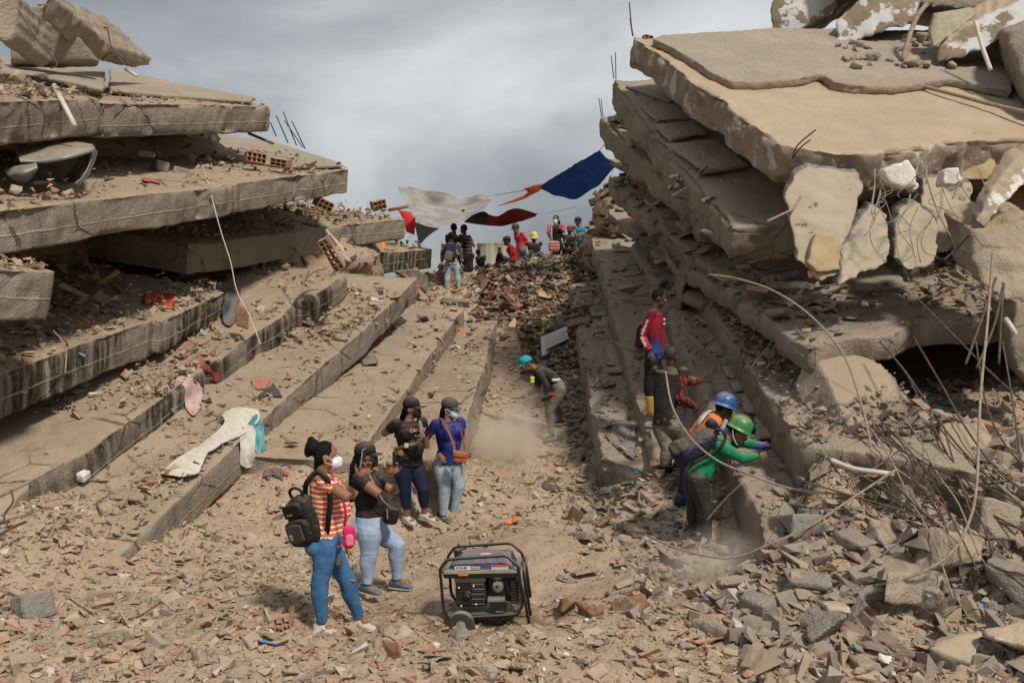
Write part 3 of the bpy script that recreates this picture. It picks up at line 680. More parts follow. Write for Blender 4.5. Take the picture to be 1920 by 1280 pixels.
def cloth_noise(me, amp, seed, fr=9):
    V = getv(me).astype(float); Nn = getn(me).astype(float); q = V*np.array([1, 1, 1.7])
    r = np.abs(fbm(q, fr, seed, 3)); V += Nn*((.12-r)*2*amp+fbm(q, fr*2.6, seed+4, 2)*amp*.7)[:, None]; setv(me, V); return me
def person(label, d, J, face=(1, 0, 0), fwd=(1, 0, 0), skin=None, sh=.19, hipw=.10, chd=.115, wad=.10, ped=.125, bust=0, belly=0, butt=0, thigh=.085, calf=.055, arm=.045, hs=1.,
           top=None, sleeve=.5, bottom=None, leglen=1., hair=('short',), hat=None, mask=None, shoe=None, hand=(.5, .5), vox=.007, topend='waist', group=None, palmn=((0, -1, 0), (0, -1, 0)), hdir=(None, None), boots=0, k=1., seed=1, face_detail=True, vest=None, handtext=None, waistk=.85, tight=0):
    """J joints: photo pixels and distance offset. keys hd nk wa pe, elbows el/er, wrists wl/wr, knees kl/kr, ankles al/ar, toes tl/tr; l and r are the person's own left and right"""
    skin = skin or SKIN
    def j(q): return P(q[0], q[1], d+(q[2] if len(q) > 2 else 0))
    Q = {a: j(b) for a, b in J.items()}; fw = V3(fwd); fw.z = 0; fw.normalize(); lat = fw.cross(V3((0, 0, 1))).normalized()      # to the person's right
    nk, wa, pe, hd = Q['nk'], Q['wa'], Q['pe'], Q['hd']; spine = (nk-pe).normalized(); f2 = lat.cross(spine)*-1 if lat.cross(spine).dot(fw) < 0 else lat.cross(spine)
    base = (min((Q[x] for x in ('al', 'ar') if x in Q), key=lambda v: v.z) if 'al' in Q else pe); root = empty('person', V3((pe.x, pe.y, base.z-.05)), label, 'person', group)
    chst = nk.lerp(wa, .38)+f2*.012
    def R_(up): up = V3(up).normalized(); r = (lat-up*lat.dot(up)).normalized(); return Matrix((r, up.cross(r), up)).transposed()
    Rs = R_(spine); Rw = R_(wa-pe if (wa-pe).length > .02 else spine)
    def torso(mb, e, lo=0, neck=True):
        rings = []
        pl = pe-Rw.col[2]*.10*k
        if lo == 0: rings += [ering(pl, Rw, (hipw*.8+thigh*.55)*k+e, ped*.75*k+e), ering(pe, Rw, (hipw+thigh*.75)*k+e, ped*k+e)]
        elif lo == 2: rings += [ering(pe-Rw.col[2]*.03*k, Rw, (hipw+thigh*.72)*k+e, ped*.98*k+e)]
        rings += [ering(pe.lerp(wa, .55), Rw, (hipw+thigh*.45)*k+e, (ped*.45+wad*.55)*k+e), ering(wa, Rs, (sh*.5+hipw*.5)*waistk*k+e, wad*k+e),
                  ering(wa.lerp(chst, .5), Rs, sh*.84*k+e, (wad+chd)*.5*k+e), ering(chst, Rs, sh*.92*k+e, chd*k+e),
                  ering(chst.lerp(nk, .62), Rs, sh*.86*k+e, chd*.86*k+e), ering(nk-Rs.col[2]*.045*k, Rs, sh*.55*k+e*.6, chd*.62*k+e*.6), ering(nk-Rs.col[2]*.005, Rs, .065*k+e*.3, .062*k+e*.3)]
        mb.rings(rings)
        if bust:
            for s in (-1, 1): mb.ell(chst+lat*s*.075*k+f2*(chd*.62)*k-Rs.col[2]*.02, (bust*k*.62+e*.6, bust*k*.58+e*.6, bust*k*.6+e*.6), Rs)
        if belly: mb.ell(wa.lerp(chst, .12)+f2*(wad*.45)*k, (sh*.62*k+e, belly*k+e, .125*k+e), Rs)
        if butt and e < 0:
            for s in (-1, 1): mb.ell(pe+lat*s*.062*k-f2*ped*.42*k-Rw.col[2]*.03*k, (.09*k+e, butt*k+e, .10*k+e), Rw)
    S_ = {'r': chst.lerp(nk, .70)+lat*(sh-.012)*k, 'l': chst.lerp(nk, .70)-lat*(sh-.012)*k}
    for x in 'lr':
        if 's'+x in Q: S_[x] = Q['s'+x]
    H_ = {'r': pe+lat*hipw*k*.92-Rw.col[2]*.05, 'l': pe-lat*hipw*k*.92-Rw.col[2]*.05}
    def armgeo(mb, x, e, f0=0., f1=1.):
        """f over upper arm 0..1 and forearm 1..2"""
        el, wr = Q['e'+x], Q['w'+x]; s0 = S_[x]; A_ = [(0, s0, arm*1.12), (.35, s0.lerp(el, .35), arm*1.08), (.8, s0.lerp(el, .8), arm*.86), (1, el, arm*.84), (1.3, el.lerp(wr, .3), arm*.84), (1.7, el.lerp(wr, .7), arm*.62), (2, wr, arm*.52)]
        pts = [a[1] for a in A_ if a[0] < f1-1e-6]; rr = [a[2]*k+e for a in A_ if a[0] < f1-1e-6]
        end = s0.lerp(el, f1) if f1 <= 1 else el.lerp(wr, f1-1); pts.append(end); ra = np.interp(f1, [a[0] for a in A_], [a[2] for a in A_]); rr.append(ra*k+e*(1.25 if f1 < 1 else 1))
        mb.ell(s0, (arm*1.15*k+e,)*3, nu=10, nv=8); mb.tube(pts, rr, 12)
    def leggeo(mb, x, e, f1=2., kn=1.):
        if 'k'+x not in Q: return
        h, kn_, an = H_[x], Q['k'+x], Q['a'+x]; ax = (an-kn_).normalized(); bk = (fw*-1-ax*ax.dot(fw*-1)); bk = bk.normalized() if bk.length > .1 else fw
        A_ = [(0, h, thigh*1.05), (.3, h.lerp(kn_, .3), thigh), (.75, h.lerp(kn_, .75), thigh*.76), (1, kn_, calf*1.16), (1.3, kn_.lerp(an, .3)+bk*.012, calf*1.12), (1.7, kn_.lerp(an, .7), calf*.8), (2, an, calf*.66)]
        pts = [a[1] for a in A_ if a[0] <= f1]; rr = [a[2]*k+e for a in A_ if a[0] <= f1]
        if f1 < 2: pts.append(kn_.lerp(an, f1-1)); rr.append(float(np.interp(f1, [a[0] for a in A_], [a[2] for a in A_]))*k+e)
        mb.ell(h, (thigh*1.05*k+e,)*3, nu=12, nv=8); mb.tube(pts, rr, 14)
    # head
    Rh = basis(face); F, U, Rr = Rh.col[1], Rh.col[2], Rh.col[0]
    b = MB(); torso(b, -.004)
    b.tube([nk-Rs.col[2]*.05, nk+Rs.col[2]*.01, hd-U*.05*k-F*.02*k], [.062*k, .054*k, .052*k], 12)
    b.ell(hd+U*.022*k-F*.008*k, (.076*k, .094*k, .098*k), Rh, 20, 14); b.ell(hd-U*.045*k+F*.03*k, (.056*k, .062*k, .068*k), Rh, 16, 12)
    if face_detail:
        b.ell(hd-U*.012*k+F*.094*k, (.014*k, .021*k, .024*k), Rh); b.ell(hd-U*.026*k+F*.098*k, (.02*k, .014*k, .012*k), Rh)       # nose
        b.ell(hd+U*.024*k+F*.080*k, (.05*k, .016*k, .01*k), Rh); b.ell(hd-U*.058*k+F*.086*k, (.028*k, .014*k, .012*k), Rh); b.ell(hd-U*.098*k+F*.066*k, (.024*k, .02*k, .018*k), Rh)
    for s in (-1, 1): b.ell(hd+Rr*s*.077*k-F*.012*k-U*.006*k, (.012*k, .022*k, .034*k), Rh, 8, 8)
    for x, i in (('l', 0), ('r', 1)):
        armgeo(b, x, 0); wr = Q['w'+x]; hdv = V3(hdir[i]) if hdir[i] else (wr-Q['e'+x]); hand_geo(b, wr, hdv, palmn[i], hs*k, hand[i], 1 if x == 'r' else -1, .35 if hand[i] < .35 else 0)
        leggeo(b, x, -.004)
    for x in 'lr':
        if 't'+x in Q:
            an, to = Q['a'+x], Q['t'+x]; b.ell(an.lerp(to, .4)-V3((0, 0, .015)), (.035, .035, .035)) 
    me = remesh(b.mesh('body'), vox, 3); body = link('body', me, skin, root)
    if face_detail:
        for s in (-1, 1):
            e = MB(); c = hd+U*.008*k+F*.083*k+Rr*s*.031*k; e.ell(c, (.0135*k, .011*k, .009*k), Rh, 10, 8); eo = e.build('eye', M_eye, root, True)
            e = MB(); e.ell(c+F*.007*k, (.006*k, .006*k, .0065*k), Rh, 8, 6); e.build('iris', M_iris, eo, True)
        if not mask:
            e = MB(); e.ell(hd-U*.058*k+F*.097*k, (.025*k, .008*k, .009*k), Rh, 10, 6); e.build('lips', mat_plain('lips', (.2, .07, .05), .5), root, True)
    # clothes
    if bottom:
        b = MB(); rg = [ering(pe-Rw.col[2]*.10*k, Rw, (hipw*.8+thigh*.55)*k+.006, ped*.75*k+.006), ering(pe, Rw, (hipw+thigh*.75)*k+.007, ped*k+.007), ering(pe.lerp(wa, .55), Rw, (hipw+thigh*.45)*k+.007, (ped*.45+wad*.55)*k+.007)]
        b.rings(rg)
        if butt:
            for s in (-1, 1): b.ell(pe+lat*s*.062*k-f2*ped*.42*k-Rw.col[2]*.03*k, (.09*k+.007, butt*k+.007, .10*k+.007), Rw)
        for x in 'lr': leggeo(b, x, .004 if tight else .013, 1+leglen)
        me = remesh(b.mesh('trousers'), vox, 2); cloth_noise(me, .003 if tight else .009, seed, 10); link('trousers', me, bottom, root)
    if top:
        b = MB(); torso(b, .011, 2 if topend == 'hip' else 1)
        for x in 'lr': armgeo(b, x, .009 if sleeve < 1 else .011, 0, sleeve)
        me = remesh(b.mesh('shirt'), vox, 2); cloth_noise(me, .007, seed+9, 11); link('shirt', me, top, root)
    if vest:
        b = MB(); torso(b, .026, 2); me = remesh(b.mesh('vest'), vox, 2); cloth_noise(me, .008, seed+3, 8); link('vest', me, vest, root)
    for x in 'lr':
        if 't'+x not in Q: continue
        an, to = Q['a'+x], Q['t'+x]; dr = to-an; dr.z *= .5; dr = V3((dr.x, dr.y, min(dr.z, 0)*.3)).normalized() if V3((dr.x, dr.y, 0)).length > .02 else fw.copy()
        Rf = basis(dr); g = an-V3((0, 0, .055)); b = MB(); K = hs*k
        rr = [(-.075, .030, .05, 0), (-.06, .038, .075, .0), (-.02, .042, .085, .0), (.04, .043, .065, -.008), (.1, .046, .045, -.018), (.145, .040, .036, -.022), (.172, .022, .022, -.026)]
        RF = Matrix((Rf.col[0], Rf.col[2], Rf.col[1]*-1)).transposed()
        b.rings([ering(g+Rf.col[1]*a*K+V3((0, 0, z+.012)), RF, w_*K, h_*K*.62, 14) for a, w_, h_, z in rr])
        if boots: b.tube([an-V3((0, 0, .03)), an.lerp(Q['k'+x], boots)], [calf*1.0*k+.012, calf*1.25*k+.016], 14)
        s_up = remesh(b.mesh('shoe'), vox*.8, 2); o = link('boot' if boots else 'shoe', s_up, shoe or M_blackcloth, root)
        b = MB(); b.rings([ering(g+Rf.col[1]*a*K+V3((0, 0, -.028+zz)), RF, w_*K*1.06, .012, 14) for (a, w_, h_, z), zz in zip(rr, (.004, 0, 0, 0, 0, .002, .008))])
        b.build('sole', mat_plain('shoe_sole', (.42, .38, .33), .8) if not boots else M_blackcloth, o)
    # hair and headgear
    kind = hair[0] if hair else None
    if kind:
        b = MB(); b.ell(hd+U*.036*k-F*.022*k, (.083*k, .093*k, .095*k), Rh, 18, 12)
        if kind in ('bun', 'tail', 'long'): b.ell(hd+U*.01*k-F*.05*k, (.076*k, .062*k, .095*k), Rh, 14, 10)
        if kind == 'bun':
            c = hd+U*.085*k-F*.115*k; b.ell(c, (.072*k, .066*k, .062*k), Rh); b.ell(c+U*.045-F*.015, (.04, .035, .04), Rh); b.ell(c-U*.04-F*.04, (.035, .035, .05), Rh); b.ell(hd+U*.04-F*.08, (.05, .06, .05), Rh)
            b.tube([hd-F*.07, hd-F*.09-U*.1, hd-F*.10-U*.17], [.035, .02, .006], 8); b.tube([c, c-F*.05-U*.03, c-F*.055-U*.1], [.02, .01, .003], 6)
        if kind in ('tail', 'long'):
            pts = [hd-F*.08*k+U*.0] + [j(q) for q in hair[1]]; b.tube(pts, [.05*k]+[.045*k*(1-.6*i/len(hair[1])) for i in range(len(hair[1]))], 10)
            for o_ in (-.02, .02): b.tube([p+lat*o_-f2*.008 for p in pts], [.03*k]+[.028*k*(1-.7*i/len(hair[1])) for i in range(len(hair[1]))], 8)
        me = remesh(b.mesh('hair'), vox*.8, 1); cloth_noise(me, .006, seed+7, 28); link('hair', me, hair[2] if len(hair) > 2 else HAIR, root)
    if hat:
        typ, hm = hat[:2]; hf = V3(hat[2]) if len(hat) > 2 and typ == 'cap' else F; Rt = basis(hf if typ == 'cap' else F); c = hd+U*.045*k-F*.012*k
        if typ == 'cap':
            b = MB(); m_ = 14; rings = []
            for a, z in ((1.0, -.012), (1.01, .02), (.94, .055), (.74, .085), (.4, .103), (.05, .108)):
                rings.append(ering(c+U*z*k, Rt, .092*a*k, .108*a*k, 20, 2))
            b.rings(rings); cp = b.build('cap', hm, root, True)
            b = MB(); rg = []
            for a in np.linspace(-1.15, 1.15, 9):
                rg.append((c+Rt @ V3((math.sin(a)*.086, math.cos(a)*.098, -.006))*k, c+Rt @ V3((math.sin(a)*.082, .098+math.cos(a)*.078, -.030+.012*math.cos(a)))*k))
            V = []; Fc = []
            for i_, (p, q) in enumerate(rg): V += [p, q, q-U*.006, p-U*.006]
            for i_ in range(len(rg)-1):
                o_ = i_*4
                for a_ in range(4): Fc.append((o_+a_, o_+(a_+1) % 4, o_+4+(a_+1) % 4, o_+4+a_))
            Fc += [(0, 1, 2, 3), (len(V)-1, len(V)-2, len(V)-3, len(V)-4)]
            b.add(V, Fc); b.build('visor', hat[3] if len(hat) > 3 and hat[3] else hm, cp, True)
            b = MB(); b.ell(c+U*.109*k, (.008, .008, .005)); b.build('button', hm, cp, True)
        else:
            b = MB(); rings = []
            for a, z in ((1.22, -.012), (1.2, -.006), (1.02, .004), (1.0, .03), (.96, .07), (.84, .105), (.6, .132), (.3, .145), (.04, .148)):
                rings.append(ering(c+U*z*k+F*.004, Rh, .108*a*k, .128*a*k, 24, 2))
            b.rings(rings); cp = b.build('helmet', hm, root, True)
            b = MB(); b.tube([c+U*(.04+.113*math.cos(t))*k+F*.128*math.sin(t)*k for t in np.linspace(-1.35, 1.35, 13)], .009, 6); b.build('ridge', hm, cp, True)
            b = MB(); b.ell(c+F*.13*k-U*.012*k, (.085*k, .06*k, .008), Rh, 14, 6); b.build('brim', hat[2] if len(hat) > 2 else hm, cp, True)
    if mask:
        b = MB(); c = hd-U*.048*k+F*.040*k
        if mask[0] == 'cone': rg = [ering(c+F*a*k-U*zz*k, Matrix((Rr, U, F*-1)).transposed(), w_*k, h_*k, 14, 2) for a, w_, h_, zz in ((0, .066, .064, 0), (.04, .058, .058, 0), (.068, .034, .046, .002), (.088, .01, .03, .004))]
        else: rg = [ering(c+F*a*k, Matrix((Rr, U, F*-1)).transposed(), w_*k, h_*k, 14, 2.6) for a, w_, h_ in ((0, .069, .056), (.045, .056, .052), (.064, .036, .044), (.071, .012, .03))]
        b.rings(rg); mk = b.build('face_mask', mask[1], root, True)
        for s in (-1, 1):
            b = MB()
            b.tube([c+Rr*s*.064*k+U*.02*k+F*.01, hd+Rr*s*.086*k+F*.01*k, hd+Rr*s*.084*k-F*.03*k+U*.01, hd+Rr*s*.084*k-F*.015*k-U*.04*k, c+Rr*s*.062*k-U*.02*k+F*.01], .0022, 5)
            b.build('ear_loop', mask[1], mk)
    return dict(root=root, Q=Q, S=S_, H=H_, chst=chst, lat=lat, fw=fw, f2=f2, Rs=Rs, Rh=Rh, hd=hd, nk=nk, wa=wa, pe=pe)
FONT = None
def writing(s, size, origin, xdir, ydir, mat, parent, name='lettering', depth=.0015, align='CENTER', shear=0):
    cu = bpy.data.curves.new('t', 'FONT'); cu.body = s; cu.size = size; cu.extrude = depth; cu.align_x = align; cu.align_y = 'CENTER'; cu.shear = shear; cu.resolution_u = 3; cu.offset = size*.012
    o = bpy.data.objects.new('t', cu); COL.objects.link(o); dg = bpy.context.evaluated_depsgraph_get(); dg.update()
    me = bpy.data.meshes.new_from_object(o.evaluated_get(dg)); bpy.data.objects.remove(o); bpy.data.curves.remove(cu)
    X = V3(xdir).normalized(); Y = V3(ydir); Y = (Y-X*Y.dot(X)).normalized(); Z = X.cross(Y); M = Matrix((X, Y, Z)).transposed().to_4x4(); M.translation = origin
    me.transform(M); return link(name, me, mat, parent)
def strap(pts, w, t, mat, name, parent, nrm=None, n=24):
    """flat band along a smooth path"""
    pts = [V3(p) for p in pts]; q = []
    for i in range(len(pts)-1):
        p0, p1, p2, p3 = pts[max(i-1, 0)], pts[i], pts[i+1], pts[min(i+2, len(pts)-1)]
        for a in np.linspace(0, 1, 8, endpoint=False): q.append(.5*((2*p1)+(p2-p0)*a+(2*p0-5*p1+4*p2-p3)*a*a+(3*p1-p0-3*p2+p3)*a**3))
    q.append(pts[-1]); V = []; F = []; nr = V3(nrm or (0, -1, 0))
    for i, p in enumerate(q):
        tt = (q[min(i+1, len(q)-1)]-q[max(i-1, 0)]).normalized(); nn = (nr-tt*nr.dot(tt)); nn = nn.normalized() if nn.length > .05 else tt.orthogonal().normalized(); bb = tt.cross(nn)
        V += [p+bb*w/2+nn*t/2, p-bb*w/2+nn*t/2, p-bb*w/2-nn*t/2, p+bb*w/2-nn*t/2]
    for i in range(len(q)-1):
        for a in range(4): F.append((i*4+a, i*4+(a+1) % 4, i*4+4+(a+1) % 4, i*4+4+a))
    F += [(3, 2, 1, 0), (len(V)-4, len(V)-3, len(V)-2, len(V)-1)]
    b = MB(); b.add(V, F); return b.build(name, mat, parent, True)
def curve_pts(pts, n=8):
    pts = [V3(p) for p in pts]; q = []
    for i in range(len(pts)-1):
        p0, p1, p2, p3 = pts[max(i-1, 0)], pts[i], pts[i+1], pts[min(i+2, len(pts)-1)]
        for a in np.linspace(0, 1, n, endpoint=False): q.append(.5*((2*p1)+(p2-p0)*a+(2*p0-5*p1+4*p2-p3)*a*a+(3*p1-p0-3*p2+p3)*a**3))
    return q+[pts[-1]]
def softbox(name, c, R, size, mat, parent=None, pw=4., vox=.01, seed=1, amp=.006, taper=1.):
    """rounded padded box for bags"""
    b = MB(); rg = []
    for z in np.linspace(-1, 1, 11):
        s_ = (1-abs(z)**pw)**(1/pw) if abs(z) < 1 else .0; s_ = max(s_, .35); tp = 1+(taper-1)*(z+1)/2
        rg.append(ering(V3(c)+R @ V3((0, 0, z*size[2]/2)), R, size[0]/2*s_*tp, size[1]/2*s_, 20, 4))
    b.rings(rg); me = remesh(b.mesh(name), vox, 2); cloth_noise(me, amp, seed, 12); return link(name, me, mat, parent)
# ------------------------------------------------------------------ the people of the scene
M_strp = mat_cloth('striped_tee', (.62, .13, .05), .1, .1, stripes=(.043, .34, (.78, .70, .60)))
def _fade(c2): return lambda t, k: t.mix(t.math('MULTIPLY', t.rng(t.noise(t.pos(), 6, 3), .45, .7), .6), k, c2)
M_jblue = mat_cloth('blue_denim', (.045, .13, .27), .15, .12, fn=_fade((.10, .23, .40)))
M_jlight = mat_cloth('light_denim', (.27, .36, .50), .12, .15, fn=_fade((.42, .50, .62)))
M_jpale = mat_cloth('faded_denim', (.30, .40, .47), .14, .2, fn=_fade((.42, .44, .42)))
M_navy = mat_cloth('navy_leggings', (.012, .017, .04), .1, .08, .7)
M_btee = mat_cloth('black_tee', (.022, .018, .018), .1, .1)
M_royal = mat_cloth('royal_blue_tee', (.016, .028, .16), .2, .12)
M_capb = mat_cloth('black_cap', (.02, .02, .02)); M_capg = mat_cloth('grey_cap', (.075, .07, .06)); M_capt = mat_cloth('teal_cap', (.02, .36, .42), .05, .0)
M_ltan = mat_plain('tan_leather', (.36, .12, .035), .45, .5, 0, .2, 20, .2); M_gold = mat_plain('brass_metal', (.6, .42, .2), .35, .5, .8, 0, 8, 0)
M_sneak = mat_cloth('cream_sneaker', (.55, .47, .42), .15, .3); M_sneakg = mat_cloth('grey_sneaker', (.08, .085, .09), .15, .3); M_sneakb = mat_cloth('blue_grey_sneaker', (.06, .085, .12), .15, .2)
M_glass = mat_plain('phone_glass', (.02, .02, .025), .15, .5, 0, 0, 8, 0); M_phone = mat_plain('phone_case', (.33, .30, .27), .35, .5, .3, 0, 8, 0)
def phone(p, up, nrm, label, size=(.076, .155)):
    up = V3(up).normalized(); nr = V3(nrm); nr = (nr-up*nr.dot(up)).normalized(); R = Matrix((up.cross(nr), nr, up)).transposed()
    b = MB(); b.box(p, (size[0], .010, size[1]), R); o = empty('mobile_phone', p, label, 'phone'); b.build('case', M_phone, o, bevel=.003)
    b = MB(); b.box(V3(p)+nr*.006, (size[0]*.92, .002, size[1]*.94), R); b.build('screen', M_glass, o); b = MB(); b.box(V3(p)-nr*.006+R @ V3((size[0]*.25, 0, size[1]*.35)), (.022, .003, .03), R); b.build('camera_bump', M_glass, o); return o
# --- woman with the backpack
w1 = person('woman in orange striped tee and blue jeans taking a picture, black backpack on her back', 8.35,
    dict(hd=(613,855), nk=(604,888), wa=(615,965), pe=(613,1012), er=(655,934,-.24), wr=(675,893,-.05), el=(668,930,.16), wl=(683,890,.06),
         kr=(600,1090,-.07), ar=(604,1168,-.05), tr=(630,1186,-.10), kl=(652,1090,.12), al=(673,1158,.22), tl=(700,1168,.15)),
    face=(1, .18, .0), fwd=(1, .25, 0), sh=.175, hipw=.085, chd=.125, wad=.125, ped=.135, bust=.13, belly=.13, butt=.125, thigh=.098, calf=.062, arm=.052,
    top=M_strp, sleeve=.42, bottom=M_jblue, leglen=.97, tight=1, hair=('bun',), mask=('cone', M_whitemask), shoe=M_sneak, hand=(1.0, .9), palmn=((0, .6, .1), (.3, 1, 0)), hdir=((.3, .2, 1), (.3, .3, 1)), topend='hip', seed=3, vox=.006)
phone(P(681,858,8.30), (.12, 0, 1), (1, -.25, 0), 'phone held upright in front of the woman in the striped tee')
def ripped(px, py, d, n, w, parent):       # torn knee: skin showing with white threads
    for i in range(n):
        b = MB(); y = py+i*4; b.tube([P(px-w, y, d), P(px, y+1, d-.012), P(px+w, y-1, d)], .003, 5); b.build('torn_thread', M_whitemask, parent)
tr1 = [c for c in w1['root'].children if c.name.startswith('trousers')][0]
b = MB(); b.ell(P(634,1050,8.27), (.022, .02, .055)); b.build('knee_hole', SKIN, tr1, True); ripped(634, 1040, 8.25, 5, 4, tr1)
b = MB(); b.ell(P(660,1088,8.42), (.032, .02, .014)); b.build('knee_hole', SKIN, tr1, True)
M_pack = mat_cloth('black_nylon', (.016, .015, .014), .15, .12, .7); M_pack2 = mat_cloth('grey_nylon', (.075, .065, .058), .15, .1, .6)
def backpack1():
    d = 8.32; c = P(575, 977, d); up = (P(556, 925, d)-P(592, 1030, d)).normalized(); up = V3((-.34, 0, .94)).normalized(); out = V3((-.62, -.78, -.2)); out = (out-up*out.dot(up)).normalized()
    R = Matrix((up.cross(out)*1, out, up)).transposed()*1; o = empty('backpack', c, 'black backpack with a grey front pocket hanging off the shoulder of the woman in stripes', 'backpack')
    softbox('body', c, R, (.33, .19, .46), M_pack, o, 4, .01, 5, .008, .86)
    softbox('front_pocket', c+R @ V3((0, .10, -.06)), R, (.27, .09, .24), M_pack, o, 4, .008, 6)
    softbox('pocket_panel', c+R @ V3((-.01, .137, -.055)), R, (.22, .035, .17), M_pack2, o, 6, .006, 7, .002)
    softbox('top_pocket', c+R @ V3((0, .095, .125)), R, (.24, .06, .13), M_pack, o, 4, .008, 8)
    b = MB(); b.tube(curve_pts([c+R @ V3(q) for q in ((-.07, .0, .21), (-.075, .01, .27), (0, .015, .30), (.075, .01, .27), (.07, 0, .21))]), .013, 8); b.build('carry_handle', M_pack, o, True)
    for q in ((-.035, .128, .1), (0, .19, .09)):
        b = MB(); b.box(c+R @ V3((q[0], .128, .105)), (.035, .006, .012), R); b.build('zip_pull', M_phone, o)
    e = R @ V3((-.055, .158, -.075)); lg = [(.85, .1, .2), (.05, .6, .8), (.8, .2, .5), (.1, .5, .2), (.9, .5, .1), (.1, .3, .8)]
    for i in range(6):
        b = MB(); a = i*math.pi/3+.3; cc = c+e+R @ V3((math.cos(a)*.013, .0, math.sin(a)*.018)); b.ell(cc, (.007, .004, .011), R @ Matrix.Rotation(-a+math.pi/2, 3, 'Y')); b.build('emblem', mat_plain('emblem_%d' % i, lg[i], .5, .3, 0, 0, 8, 0), o)
    Sr = w1['S']['r']; top = c+R @ V3((.03, -.05, .2)); bot = P(612, 1000, d-.1)
    strap([top, P(575, 905, d-.05), P(592, 886, d-.08), P(604, 889, d-.17), P(614, 900, d-.2), P(619, 935, d-.19), P(616, 970, d-.17), bot, P(600, 1010, d-.1)], .045, .012, M_pack, 'shoulder_strap', o, (-.2, -1, .4))
    strap([c+R @ V3((.05, .0, -.2)), c+R @ V3((.06, .02, -.27)), c+R @ V3((.05, .02, -.34))], .028, .012, M_pack, 'webbing_tail', o)
backpack1()
M_pink = mat_cloth('pink_bag_cloth', (.62, .02, .13), .2, .02)
def bag_pink():
    c = P(654, 1006, 8.12); o = empty('pink_bag', c, 'small bright pink bag at the hip of the woman in stripes', 'bag')
    softbox('body', c, Matrix.Identity(3), (.10, .07, .19), M_pink, o, 4, .007, 9, .006); softbox('pocket', c+V3((.012, -.036, -.02)), Matrix.Identity(3), (.07, .03, .10), mat_cloth('pink_print', (.7, .18, .25), .5, 0), o, 4, .006, 10)
    strap([P(646, 985, 8.15), P(648, 960, 8.1), P(640, 930, 8.1), P(622, 895, 8.15)], .022, .006, M_pink, 'strap', o)
    b = MB(); b.tube([c+V3((.0, -.02, -.09)), c+V3((.005, -.02, -.13)), c+V3((0, -.02, -.17))], [.006, .010, .004], 8); b.build('tassel', M_ltan, o, True)
bag_pink()
# --- woman in black cap with phone
w2 = person('woman with black cap, black mask and black tee, pale jeans, filming with raised phone', 9.8,
    dict(hd=(687,856), nk=(679,885), wa=(696,950), pe=(697,983), er=(712,927,-.24), wr=(729,888,-.12), el=(733,918,.10), wl=(738,888,.02),
         kr=(692,1040,-.1), ar=(688,1095,-.08), tr=(712,1112,-.15), kl=(745,1022,.05), al=(744,1086,.10), tl=(772,1092,.05)),
    face=(1, -.05, .06), fwd=(1, -.1, 0), sh=.185, hipw=.095, chd=.13, wad=.14, ped=.155, bust=.14, belly=.10, butt=.14, thigh=.115, calf=.070, arm=.056, hs=1,
    top=M_btee, sleeve=.4, bottom=M_jlight, leglen=.96, tight=1, hair=('long', [(664,875,.0), (660,905,.02), (660,940,.02)]), hat=('cap', M_capb), mask=('round', M_blackcloth), shoe=M_sneakb, hand=(1., .9), palmn=((0, .6, 0), (.3, 1, 0)), hdir=((.15, .1, 1), (.1, 0, 1)), topend='waist', seed=13, vox=.007)
phone(P(738,860,9.72), (.02, 0, 1), (1, -.3, 0), 'phone held up by the woman with black cap and pale jeans')
def bag_black():
    c = P(733, 966, 9.62); o = empty('black_handbag', c, 'small black crossbody bag on the hip of the woman filming in black', 'bag')
    softbox('body', c, Matrix.Rotation(.2, 3, 'Y'), (.15, .09, .17), M_pack, o, 4, .008, 19, .006)
    b = MB(); b.tube(curve_pts([P(731, 950, 9.58), P(716, 935, 9.56), P(700, 905, 9.60), P(688, 882, 9.66), P(681, 876, 9.75)]), .007, 6); b.build('chain_strap', mat_plain('chain_strap', (.3, .24, .17), .45, .5, .4), o, True)
    b = MB(); b.tube([c+V3((-.03, -.06, .07)), c+V3((-.025, -.065, -.02))], .008, 6); b.build('zip_tab', M_gold, o)
bag_black()
# --- woman in black tee and navy leggings
w3 = person('woman with hand on hip in lettered black tee and navy leggings, black cap and mask', 12.2,
    dict(hd=(773,767), nk=(767,787), wa=(769,842), pe=(766,866), er=(719,813,.05), wr=(741,838,-.1), el=(800,838,.2), wl=(797,866,.2), 
         kr=(760,918,-.05), ar=(763,966,0), tr=(786,990,-.22), kl=(794,918,-.03), al=(796,961,.05), tl=(826,976,-.1)),
    face=(.95, -.30, .04), fwd=(.55, -.83, 0), sh=.185, hipw=.10, chd=.13, wad=.14, ped=.14, bust=.14, belly=.19, butt=.12, thigh=.108, calf=.062, arm=.056,
    skin=SKIN2, top=M_btee, sleeve=.5, bottom=M_navy, leglen=.72, tight=1, hair=('long', [(756,785,.1), (748,800,.12), (744,820,.12)]), hat=('cap', M_capb), mask=('round', M_blackcloth), shoe=M_sneak, hand=(.25, .5), palmn=((-.2, .9, 0), (0, -1, 0)), hdir=((.85, -.5, -.35), None), topend='hip', seed=23, vox=.008)
sh3 = [c for c in w3['root'].children if c.name.startswith('shirt')][0]; M_pk = mat_plain('pale_pink_print', (.7, .42, .47), .7, .2, 0, 0, 8, 0)
strap([P(787,788,12.05), P(791,806,11.87), P(790,822,11.84), P(778,832,11.86), P(760,836,11.9), P(743,843,12.05), P(738,850,12.2)], .042, .006, mat_cloth('patterned_strap', (.17, .12, .09), .4, .2), 'bag_strap', sh3, (.4, -1, .3))
cc_ = w3['chst']+w3['f2']*.205*1.0; X_ = w3['lat']*-1; writing('CANDY', .062, cc_+V3((0,0,.035)), X_, (0,0,1), M_pk, sh3); writing('MI BAE', .045, cc_+V3((0,0,-.035))+X_*.03, X_, (0,0,1), M_pk, sh3)
